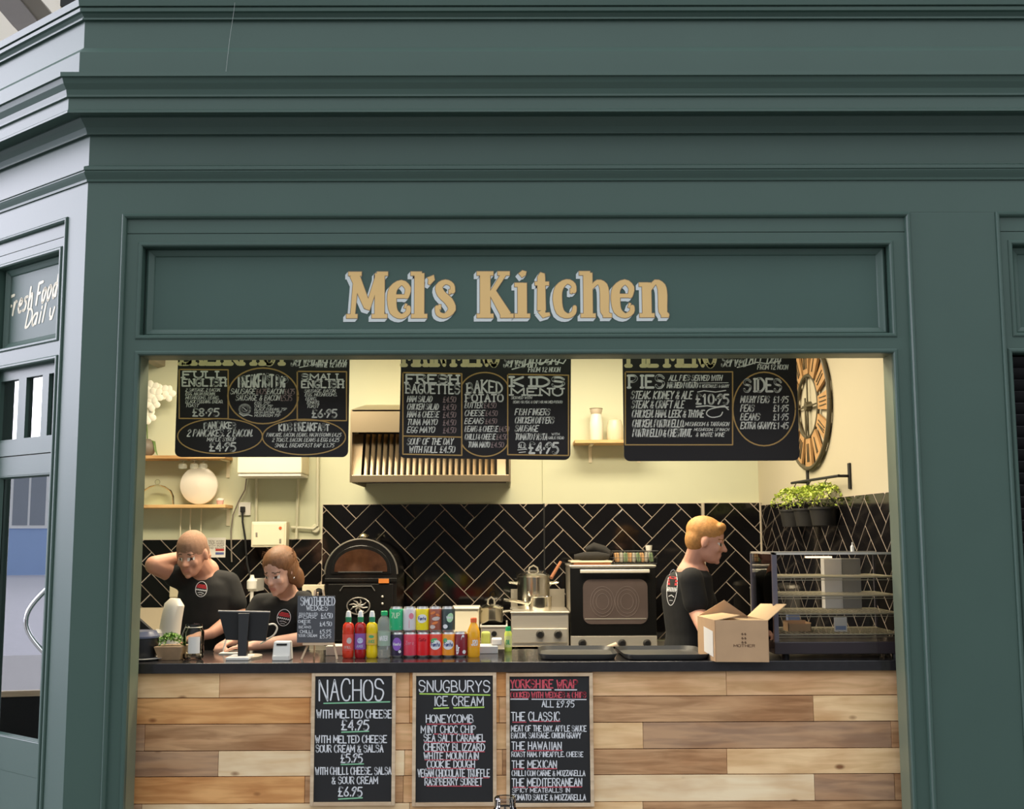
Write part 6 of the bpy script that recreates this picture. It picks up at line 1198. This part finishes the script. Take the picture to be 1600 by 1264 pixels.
# street seen mirrored in the door glass: a house front across the road
t = thing('street_house', 'white rendered house with a blue ground floor across the street, mirrored in the door glass', 'house', (-55, 20, 0))
MB().box(-55.3, -55, 4, 44, 0, 6.3).build('wall', mat('white_render', (.88, .88, .90), .8), t); MB().box(-54.99, -54.9, 4, 44, 0, 3.3).build('blue_render', mat('blue_render', (.36, .50, .80), .7), t)
for k_ in range(12):
    y = 5+k_*3.1; f = MB().box(-54.99, -54.85, y, y+1.7, 2.2, 4.9).build('window', mat('white_frame', (.9, .9, .9), .5), t); MB().box(-54.86, -54.83, y+.12, y+.8, 2.35, 4.75).build('pane', mat('grey_pane', (.30, .33, .38), .1), f); MB().box(-54.86, -54.83, y+.9, y+1.58, 2.35, 4.75).build('pane', mat('grey_pane', (.30, .33, .38), .1), f)
MB().slab([(-90, -30), (-14, -30), (-14, 50), (-90, 50)], -.12, -.02).build('street_pavement', mat('street_tarmac', (.50, .49, .56), .8, var=.1), kind='structure')
# low pavement sign left of the shop, mirrored in the bottom of the door glass
sgx, sgy = -5.35, 6.0; t = thing('pavement_sign', 'low blackboard pavement sign mirrored in the bottom of the door glass', 'sign', (sgx, sgy, 0))
MB().box(sgx-.03, sgx, sgy-.45, sgy+.45, .05, .50).build('blackboard', SLATE, t)
m = MB(); y0_, y1_ = sgy-.48, sgy+.48
for (a_, b_, c_, d_) in ((y0_, y1_, .50, .54), (y0_, y0_+.035, .0, .50), (y1_-.035, y1_, .0, .50), (y0_, y1_, .03, .06)): m.box(sgx-.035, sgx+.006, a_, b_, c_, d_)
m.build('frame', FRAMEW, t)
# ------------------------------------------------------------------ people
from mathutils.bvhtree import BVHTree
def caps(m, a, b, ra, rb, n=14):
    a, b = Vector(a), Vector(b); m.tube([a, a+(b-a)*.33, a+(b-a)*.66, b], [ra, ra+(rb-ra)*.25, ra+(rb-ra)*.6, rb], n); m.ell(a, ra, n, 8); m.ell(b, rb, n, 8)
def loft(m, secs, n=24):
    vs = []
    for (c, rx, ry, yaw) in secs:
        for k in range(n):
            a = 2*PI*k/n; ca, sa = math.cos(a), math.sin(a); sx = abs(ca)**.85*(1 if ca >= 0 else -1); sy = abs(sa)**.85*(1 if sa >= 0 else -1)
            x, y = rx*sx, ry*sy; vs.append(Vector(c)+Vector((x*math.cos(yaw)-y*math.sin(yaw), x*math.sin(yaw)+y*math.cos(yaw), 0)))
    N = len(secs); fs = [(j*n+k, j*n+(k+1) % n, (j+1)*n+(k+1) % n, (j+1)*n+k) for j in range(N-1) for k in range(n)]+[tuple(range(n))[::-1], tuple(range((N-1)*n, N*n))]
    m.add(vs, fs)
def remesh(mb, name, mats, parent, vox=.007, it=4, classify=None, **tags):
    o = mb.build(name+'_raw', mats, None, recalc=True)
    r = o.modifiers.new('r', 'REMESH'); r.mode = 'VOXEL'; r.voxel_size = vox; r.adaptivity = 0
    s = o.modifiers.new('s', 'SMOOTH'); s.factor = .5; s.iterations = it
    dg = bpy.context.evaluated_depsgraph_get(); ev = o.evaluated_get(dg); me = bpy.data.meshes.new_from_object(ev)
    me.name = name; off = base(parent)
    bpy.data.objects.remove(o)
    me.materials.clear()
    for m_ in mats: me.materials.append(m_)
    for p in me.polygons:
        p.use_smooth = True; p.material_index = classify(p.center) if classify else 0
    for v in me.vertices: v.co -= off
    ob = bpy.data.objects.new(name, me); COL.objects.link(ob); ob.parent = parent
    return setp(ob, **tags)
class Head:
    def __init__(s, c, f, up=(0, 0, 1), sc=1.):
        f = Vector(f).normalized(); x = f.cross(Vector(up)).normalized(); z = x.cross(f); s.c = Vector(c); s.R = Matrix((x, f, z)).transposed(); s.sc = sc; s.Ri = s.R.transposed()
    def p(s, x, y, z): return s.c+s.R @ Vector((x, y, z))*s.sc
    def loc(s, w): return (s.Ri @ (w-s.c))/s.sc
    def e(s, m, c, r, n=18, k=12): m.ell(s.p(*c), [q*s.sc for q in r], n, k, R=s.R)
    def skin(s, m):
        s.e(m, (0, -.012, .03), (.074, .095, .088)); s.e(m, (0, .02, -.02), (.062, .070, .080)); s.e(m, (0, .040, -.072), (.044, .044, .034)); s.e(m, (0, .030, -.055), (.056, .050, .04))
        caps(m, s.p(-.030, .074, .024), s.p(.030, .074, .024), .011*s.sc, .011*s.sc); caps(m, s.p(0, .082, .012), s.p(0, .104, -.020), .008*s.sc, .0125*s.sc)
        for g in (-1, 1):
            s.e(m, (g*.010, .095, -.024), (.009, .010, .007), 10, 6); s.e(m, (g*.076, -.004, -.006), (.010, .019, .031)); s.e(m, (g*.034, .062, -.022), (.022, .020, .022))
        caps(m, s.p(-.019, .084, -.051), s.p(.019, .084, -.051), .008*s.sc, .008*s.sc); caps(m, s.p(-.015, .083, -.063), s.p(.015, .083, -.063), .008*s.sc, .008*s.sc)
        s.e(m, (0, .078, -.09), (.018, .014, .013), 10, 6)
    def cls(s, off):
        def f(c):
            q = s.loc(c+off)
            if q.y > .055 and abs(q.z-.004) < .0068 and abs(abs(q.x)-.030) < .0145: return 3 if abs(abs(q.x)-.030) < .0058 else 2
            if q.y > .055 and abs(q.z-.029+.12*(abs(q.x)-.03)) < .0036 and .012 < abs(q.x) < .048: return 4
            if q.y > .07 and abs(q.x) < .019 and -.066 < q.z < -.046: return 1
            return 0
        return f
def hand(m, wrist, palm, fd, side, curl=.5, s=1.):
    """palm centre, finger direction fd, palm-side normal 'side' towards which the fingers curl"""
    wrist, palm = Vector(wrist), Vector(palm); fd = Vector(fd).normalized(); sd = Vector(side); sd = (sd-fd*sd.dot(fd)).normalized(); w = fd.cross(sd)
    R = Matrix((w, fd, sd)).transposed(); m.ell(palm, (.041*s, .048*s, .018*s), 14, 8, R=R); caps(m, wrist, palm-fd*.02*s, .027*s, .024*s)
    for k, (o, L) in enumerate(((-.030, .058), (-.010, .072), (.010, .076), (.030, .068))):
        p0 = palm+fd*.034*s+w*o*s; a = curl*.7; p1 = p0+(fd*math.cos(a)+sd*math.sin(a))*L*.45*s; a2 = a+curl*.9; p2 = p1+(fd*math.cos(a2)+sd*math.sin(a2))*L*.32*s; a3 = a2+curl*.7; p3 = p2+(fd*math.cos(a3)+sd*math.sin(a3))*L*.26*s
        m.tube([p0-fd*.02*s, p0, p1, p2, p3], [.009*s, .0095*s, .0088*s, .0082*s, .0072*s], 10); m.ell(p3, .0074*s, 8, 6); m.ell(p1, .0092*s, 8, 6)
    q0 = palm-fd*.015*s-w*.034*s; q1 = q0-w*.022*s+fd*.022*s+sd*.010*s; q2 = q1+fd*.026*s+sd*.012*s+w*.004*s; m.tube([palm-fd*.02*s-w*.015*s, q0, q1, q2], [.014*s, .0125*s, .0105*s, .0085*s], 10); m.ell(q2, .0086*s, 8, 6)
SKIN = lambda n, c: mat(n, c, .55, var=.10, scale=14, spec=.35)
EYEW = col('eye_white', (.72, .68, .64), .3); EYED = col('eye_dark', (.05, .03, .02), .2)
TEE = mat('black_cotton', (.014, .014, .014), .9, var=.3, scale=25, bump=.3, bscale=30)
TRO = mat('charcoal_trousers', (.045, .043, .042), .85, var=.25, scale=15, bump=.3, bscale=30)
def cam_fn(bvh, off):
    def fn(q, lift):
        d = ray(q.x, q.y).normalized(); h = bvh.ray_cast(CP, d)
        p = h[0] if h[0] is not None else CP+d*6.
        return p-d*(.0035+lift)
    return fn
def shirt_logo(shirt, root, cx_, cy_, rx, ry, tilt=0., big=False):
    off = base(root); bvh = BVHTree.FromPolygons([v.co+off for v in shirt.data.vertices], [tuple(p.vertices) for p in shirt.data.polygons])
    mbk = MB(); Iw = Ink(cam_fn(bvh, off), mbk, 0); Ir = Ink(cam_fn(bvh, off), mbk, 1)
    ca, sa = math.cos(tilt), math.sin(tilt); T_ = lambda x, y: (cx_+x*rx*ca-y*ry*sa, cy_+x*rx*sa+y*ry*ca)
    Iw.poly([T_(math.cos(a*PI/12), math.sin(a*PI/12)) for a in range(25)], .9)
    for dy in (-.55, -.38, -.2): Ir.poly([T_(-.55 if dy < -.5 else -.8, dy), T_(.55 if dy < -.5 else .8, dy)], ry*.13)
    for k in range(6): Iw.poly([T_(-.85+k*.3, .22), T_(-.75+k*.3, -.0)], .8+.5*big)
    Iw.poly([T_(-.9, .12), T_(.9, .12)], .9+.5*big); Iw.poly([T_(-.5, .5), T_(0, .42), T_(.5, .52)], .9+.5*big); Iw.poly([T_(-.3, .72), T_(.3, .72)], .8)
    mbk.build('chest_print' if not big else 'back_print', [col('print_white', (.80, .80, .82)), col('print_red', (.55, .04, .05))], shirt, recalc=False).location = (0, 0, 0)
    o = shirt.children[-1]; 
    for v in o.data.vertices: pass
def W(px_, z, Y): return Vector((PX(px_, 843, Y), Y, z))
# ---- the bending cook on the left
def man_left():
    f0 = P3(322, 1050, 6.15); t = thing('person', 'shaven headed person in a black t-shirt bending forward, one hand behind the head', 'person', (f0.x, 6.15, 0))
    H = Head(P3(300, 866, 5.98), (-.16, -.92, -.36), sc=1.0); sk = SKIN('skin_ruddy', (.56, .29, .20)); m = MB(); H.skin(m)
    hip = Vector((f0.x, 6.16, .93)); ch = P3(326, 930, 6.13); nb = P3(322, 893, 6.12)
    caps(m, H.p(0, -.035, -.05), nb+Vector((0, 0, -.02)), .058, .066); caps(m, nb, nb+Vector((0, 0, -.06)), .07, .09)
    loft(m, [(hip-Vector((0, 0, .02)), .15, .11, 0), (P3(322, 1000, 6.14), .13, .10, 0), (ch, .135, .105, 0), (P3(325, 905, 6.13), .10, .075, 0)])
    sl, el, wl_ = P3(356, 912, 6.12), P3(372, 962, 6.10), P3(330, 990, 5.93); caps(m, sl, el, .052, .046); caps(m, el, wl_, .046, .029); hand(m, wl_, wl_+Vector((-.075, -.05, -.015)), (-.85, -.5, -.15), (0, 0, -1), .55)
    sr, er, wr_ = P3(292, 906, 6.1), P3(241, 883, 5.98), P3(300, 868, 6.13); caps(m, sr, er, .050, .048); caps(m, er, wr_, .048, .032); hand(m, wr_, P3(316, 866, 6.13), (.75, -.35, .35), (0, -1, 0), .75, .9)
    for g in (-1, 1):
        k0, k1, k2 = hip+Vector((g*.085, 0, -.03)), Vector((hip.x+g*.10, 6.14, .50)), Vector((hip.x+g*.11, 6.2, .09)); caps(m, k0, k1, .075, .055); caps(m, k1, k2, .052, .038); caps(m, k2+Vector((0, .02, -.03)), k2+Vector((0, -.13, -.05)), .036, .03)
    off = Vector((0, 0, 0)); remesh(m, 'body', [sk, SKIN('lip', (.48, .21, .16)), EYEW, EYED, SKIN('brow_brown', (.16, .09, .06))], t, .0065, 3, H.cls(off))
    m = MB(); H.e(m, (0, -.014, .036), (.0765, .0965, .0860)); H.e(m, (0, -.045, .0), (.073, .066, .07)); remesh(m, 'cropped_hair', [mat('cropped_hair_brown', (.30, .17, .11), .85, var=.25, scale=120)], t, .006, 3)
    m = MB(); loft(m, [(hip+Vector((0, 0, .02)), .172, .130, 0), (P3(321, 1005, 6.14), .158, .128, 0), (P3(324, 965, 6.13), .155, .128, 0), (ch, .158, .13, 0), (P3(326, 912, 6.13), .145, .11, 0), (P3(324, 899, 6.13), .09, .08, 0)])
    caps(m, sl, sl+(el-sl)*.62, .066, .068); caps(m, sr, sr+(er-sr)*.36, .066, .066); caps(m, P3(305, 905, 6.12), sl, .07, .066); sh = remesh(m, 'tshirt', [TEE], t, .009, 5); shirt_logo(sh, t, 314.5, 920.5, 9, 12, .15)
    m = MB(); loft(m, [(hip+Vector((0, 0, .05)), .16, .12, 0), (hip-Vector((0, 0, .08)), .17, .13, 0)])
    for g in (-1, 1): caps(m, hip+Vector((g*.085, 0, -.05)), (hip.x+g*.10, 6.14, .50), .095, .075); caps(m, (hip.x+g*.10, 6.14, .50), (hip.x+g*.11, 6.2, .14), .073, .058)
    remesh(m, 'trousers', [TRO], t, .011, 4)
    for g in (-1, 1): m = MB(); m.tube([(hip.x+g*.11, 6.24, .045), (hip.x+g*.11, 6.16, .05), (hip.x+g*.112, 6.05, .04)], [.042, .046, .036], 12, flat=.9); m.ell((hip.x+g*.112, 6.05, .04), .036); m.ell((hip.x+g*.11, 6.24, .045), .042); m.build('shoe', BLACKM, t, smooth=True)
man_left()
# ---- the writing cook
def woman():
    hp_ = P3(440, 1060, 6.12); t = thing('person', 'person with brown tied back hair in a black t-shirt, writing at the till', 'person', (hp_.x, 6.12, 0))
    H = Head(P3(436, 893, 5.86), (-.34, -.85, -.42), sc=.97); sk = SKIN('skin_pale', (.62, .36, .27)); m = MB(); H.skin(m)
    hip = Vector((hp_.x, 6.14, .88)); nb = P3(447, 926, 6.02)
    caps(m, H.p(0, -.03, -.05), nb, .048, .056); caps(m, nb, nb+Vector((0, .02, -.05)), .06, .085)
    loft(m, [(hip-Vector((0, 0, .02)), .15, .11, 0), (P3(440, 1015, 6.12), .115, .09, 0), (P3(440, 965, 6.07), .13, .10, 0), (P3(443, 938, 6.05), .10, .075, 0)])
    sr, er, wr_ = P3(408, 944, 6.03), W(388, 1.125, 5.98), W(366, 1.095, 5.80); caps(m, sr, er, .042, .038); caps(m, er, wr_, .038, .026); hand(m, wr_, W(356, 1.088, 5.74), (-.35, -.93, -.15), (.2, 0, -1), .8, .92)
    sl, el, wl_ = P3(474, 940, 6.03), W(492, 1.105, 5.86), W(404, 1.083, 5.70); caps(m, sl, el, .042, .038); caps(m, el, wl_, .038, .026); hand(m, wl_, W(385, 1.078, 5.67), (-.98, -.15, -.02), (0, 0, -1), .3, .92)
    for g in (-1, 1):
        k0, k1, k2 = hip+Vector((g*.08, 0, -.03)), Vector((hip.x+g*.09, 6.12, .47)), Vector((hip.x+g*.10, 6.2, .09)); caps(m, k0, k1, .074, .052); caps(m, k1, k2, .048, .034); caps(m, k2+Vector((0, .02, -.03)), k2+Vector((0, -.12, -.05)), .034, .028)
    remesh(m, 'body', [sk, SKIN('lip_rose', (.54, .24, .20)), EYEW, EYED, SKIN('brow_brown', (.16, .09, .06))], t, .0065, 3, H.cls(None or Vector((0, 0, 0))))
    HR = mat('brown_hair', (.19, .082, .032), .5, var=.55, scale=60, bump=.6, bscale=160, stretch=(3, 3, .6))
    m = MB(); H.e(m, (0, -.026, .048), (.086, .102, .080)); H.e(m, (0, -.055, .0), (.082, .070, .085)); H.e(m, (-.058, -.03, -.01), (.035, .055, .075)); H.e(m, (.058, -.03, -.01), (.035, .055, .075)); H.e(m, (0, -.12, -.02), (.042, .040, .045))
    H.e(m, (.078, -.045, -.055), (.026, .042, .060)); H.e(m, (-.078, -.045, -.055), (.026, .042, .060)); remesh(m, 'hair', [HR], t, .006, 3)
    m = MB()
    for k in range(70):
        a = RND.uniform(-1, 1); b = RND.uniform(0, 1.5); p0 = H.p(.080*math.sin(a*1.5), -.02-.09*math.cos(a*1.5)*.8, .03+.09*math.cos(b)-.02); dv = (p0-H.p(0, -.03, 0)).normalized()
        m.tube([p0, p0+dv*.018+Vector((0, 0, -.008)), p0+dv*.022+Vector((0, 0, -.035))], [.0012, .0009, .0004], 4)
    m.build('loose_strands', HR, t, kind='stuff')
    m = MB(); m.ell(H.p(-.08, .0, -.036), .006, 8, 6); m.build('earring', CHROME, t, smooth=True); m = MB(); m.ell(H.p(.08, .0, -.036), .006, 8, 6); m.build('earring', CHROME, t, smooth=True)
    m = MB(); loft(m, [(hip+Vector((0, 0, .0)), .165, .13, 0), (P3(440, 1025, 6.12), .140, .115, 0), (P3(440, 968, 6.07), .152, .125, 0), (P3(442, 942, 6.05), .14, .10, 0), (P3(446, 930, 6.04), .085, .07, 0)])
    caps(m, sr, sr+(er-sr)*.62, .056, .060); caps(m, sl, sl+(el-sl)*.62, .056, .060); caps(m, sr, sl, .058, .058); sh = remesh(m, 'tshirt', [TEE], t, .009, 5); shirt_logo(sh, t, 443.5, 965, 10.5, 13, .2)
    m = MB(); loft(m, [(hip+Vector((0, 0, .05)), .155, .12, 0), (hip-Vector((0, 0, .08)), .17, .13, 0)])
    for g in (-1, 1): caps(m, hip+Vector((g*.08, 0, -.05)), (hip.x+g*.09, 6.12, .47), .093, .068); caps(m, (hip.x+g*.09, 6.12, .47), (hip.x+g*.10, 6.2, .14), .066, .05)
    remesh(m, 'trousers', [TRO], t, .011, 4)
    for g in (-1, 1): m = MB(); m.tube([(hip.x+g*.10, 6.24, .042), (hip.x+g*.10, 6.16, .046), (hip.x+g*.10, 6.07, .038)], [.038, .042, .033], 12, flat=.9); m.ell((hip.x+g*.10, 6.07, .038), .033); m.ell((hip.x+g*.10, 6.24, .042), .038); m.build('shoe', BLACKM, t, smooth=True)
    a, b = W(353, 1.055, 5.66), W(362, 1.17, 5.70); p = thing('pen', 'white pen held upright in the writing hand', 'pen', tuple(a)); m = MB(); m.tube([a, a+(b-a)*.08, b], [.001, .005, .005], 8); m.build('pen_body', WHITE, p, smooth=True)
woman()
k = W(372, ZC, 5.62); t = thing('order_pad', 'small white order pad under the writing hand', 'notepad', tuple(k)); MB().box(k.x-.07, k.x+.05, 5.58, 5.70, ZC, ZC+.006).build('pages', WHITE, t)
# ---- the cook standing on the right in profile
def man_right():
    hx = PX(1078, 1000, 6.1); t = thing('person', 'ginger haired person in a black t-shirt, in profile behind the cardboard box', 'person', (hx, 6.12, 0))
    H = Head(P3(1104, 846, 6.02), (.93, -.22, -.26), sc=1.0); sk = SKIN('skin_fair', (.66, .34, .24)); m = MB(); H.skin(m)
    yw = .28; hip = Vector((hx, 6.14, .93)); nb = P3(1082, 884, 6.08)
    caps(m, H.p(0, -.035, -.045), nb, .052, .058); caps(m, nb, nb+Vector((0, 0, -.05)), .062, .09)
    loft(m, [(hip-Vector((0, 0, .02)), .10, .15, yw), (P3(1077, 985, 6.12), .085, .125, yw), (P3(1074, 925, 6.12), .10, .15, yw), (P3(1079, 900, 6.1), .07, .11, yw)])
    sr, er, wr_ = P3(1080, 905, 5.93), P3(1090, 957, 5.92), P3(1105, 995, 5.74); caps(m, sr, er, .048, .044); caps(m, er, wr_, .043, .029); hand(m, wr_, P3(1117, 1003, 5.66), (.6, -.6, -.45), (.3, .3, -.8), .6)
    sl, el, wl_ = P3(1090, 908, 6.27), P3(1108, 958, 6.25), P3(1130, 985, 6.0); caps(m, sl, el, .048, .044); caps(m, el, wl_, .043, .029); hand(m, wl_, P3(1142, 990, 5.90), (.45, -.8, -.3), (0, 0, -1), .6)
    for g in (-1, 1):
        k0, k1, k2 = hip+Vector((0, g*.085, -.03)), Vector((hx+.01, 6.14+g*.10, .50)), Vector((hx-.03, 6.14+g*.11, .09)); caps(m, k0, k1, .075, .055); caps(m, k1, k2, .052, .038); caps(m, k2+Vector((-.02, 0, -.03)), k2+Vector((.13, 0, -.05)), .036, .03)
    remesh(m, 'body', [sk, SKIN('lip', (.48, .21, .16)), EYEW, EYED, SKIN('brow_ginger', (.36, .16, .05))], t, .0065, 3, H.cls(Vector((0, 0, 0))))
    HR = mat('ginger_hair', (.50, .24, .07), .6, var=.4, scale=80, bump=.5, bscale=200)
    m = MB(); H.e(m, (0, -.022, .050), (.082, .100, .080)); H.e(m, (0, -.050, .004), (.077, .066, .078)); H.e(m, (0, .052, .090), (.058, .030, .026)); remesh(m, 'hair', [HR], t, .006, 3)
    m = MB(); loft(m, [(hip+Vector((0, 0, .02)), .128, .175, yw), (P3(1077, 990, 6.12), .108, .155, yw), (P3(1074, 950, 6.12), .115, .165, yw), (P3(1073, 920, 6.12), .122, .17, yw), (P3(1077, 900, 6.1), .105, .15, yw), (P3(1081, 889, 6.09), .07, .085, yw)])
    caps(m, sr, sr+(er-sr)*.70, .063, .065); caps(m, sl, sl+(el-sl)*.70, .063, .065); caps(m, sr, sl, .062, .062); sh = remesh(m, 'tshirt', [TEE], t, .009, 5); shirt_logo(sh, t, 1050, 918, 8, 28, .08, True)
    m = MB(); loft(m, [(hip+Vector((0, 0, .06)), .12, .165, yw), (hip-Vector((0, 0, .08)), .13, .175, yw)])
    for g in (-1, 1): caps(m, hip+Vector((0, g*.085, -.05)), (hx+.01, 6.14+g*.10, .50), .095, .075); caps(m, (hx+.01, 6.14+g*.10, .50), (hx-.03, 6.14+g*.11, .14), .073, .058)
    remesh(m, 'trousers', [TRO], t, .011, 4)
    for g in (-1, 1): m = MB(); yy = 6.14+g*.11; m.tube([(hx-.06, yy, .045), (hx+.03, yy, .05), (hx+.13, yy, .04)], [.042, .046, .036], 12, flat=.9); m.ell((hx+.13, yy, .04), .036); m.ell((hx-.06, yy, .045), .042); m.build('shoe', BLACKM, t, smooth=True)
man_right()
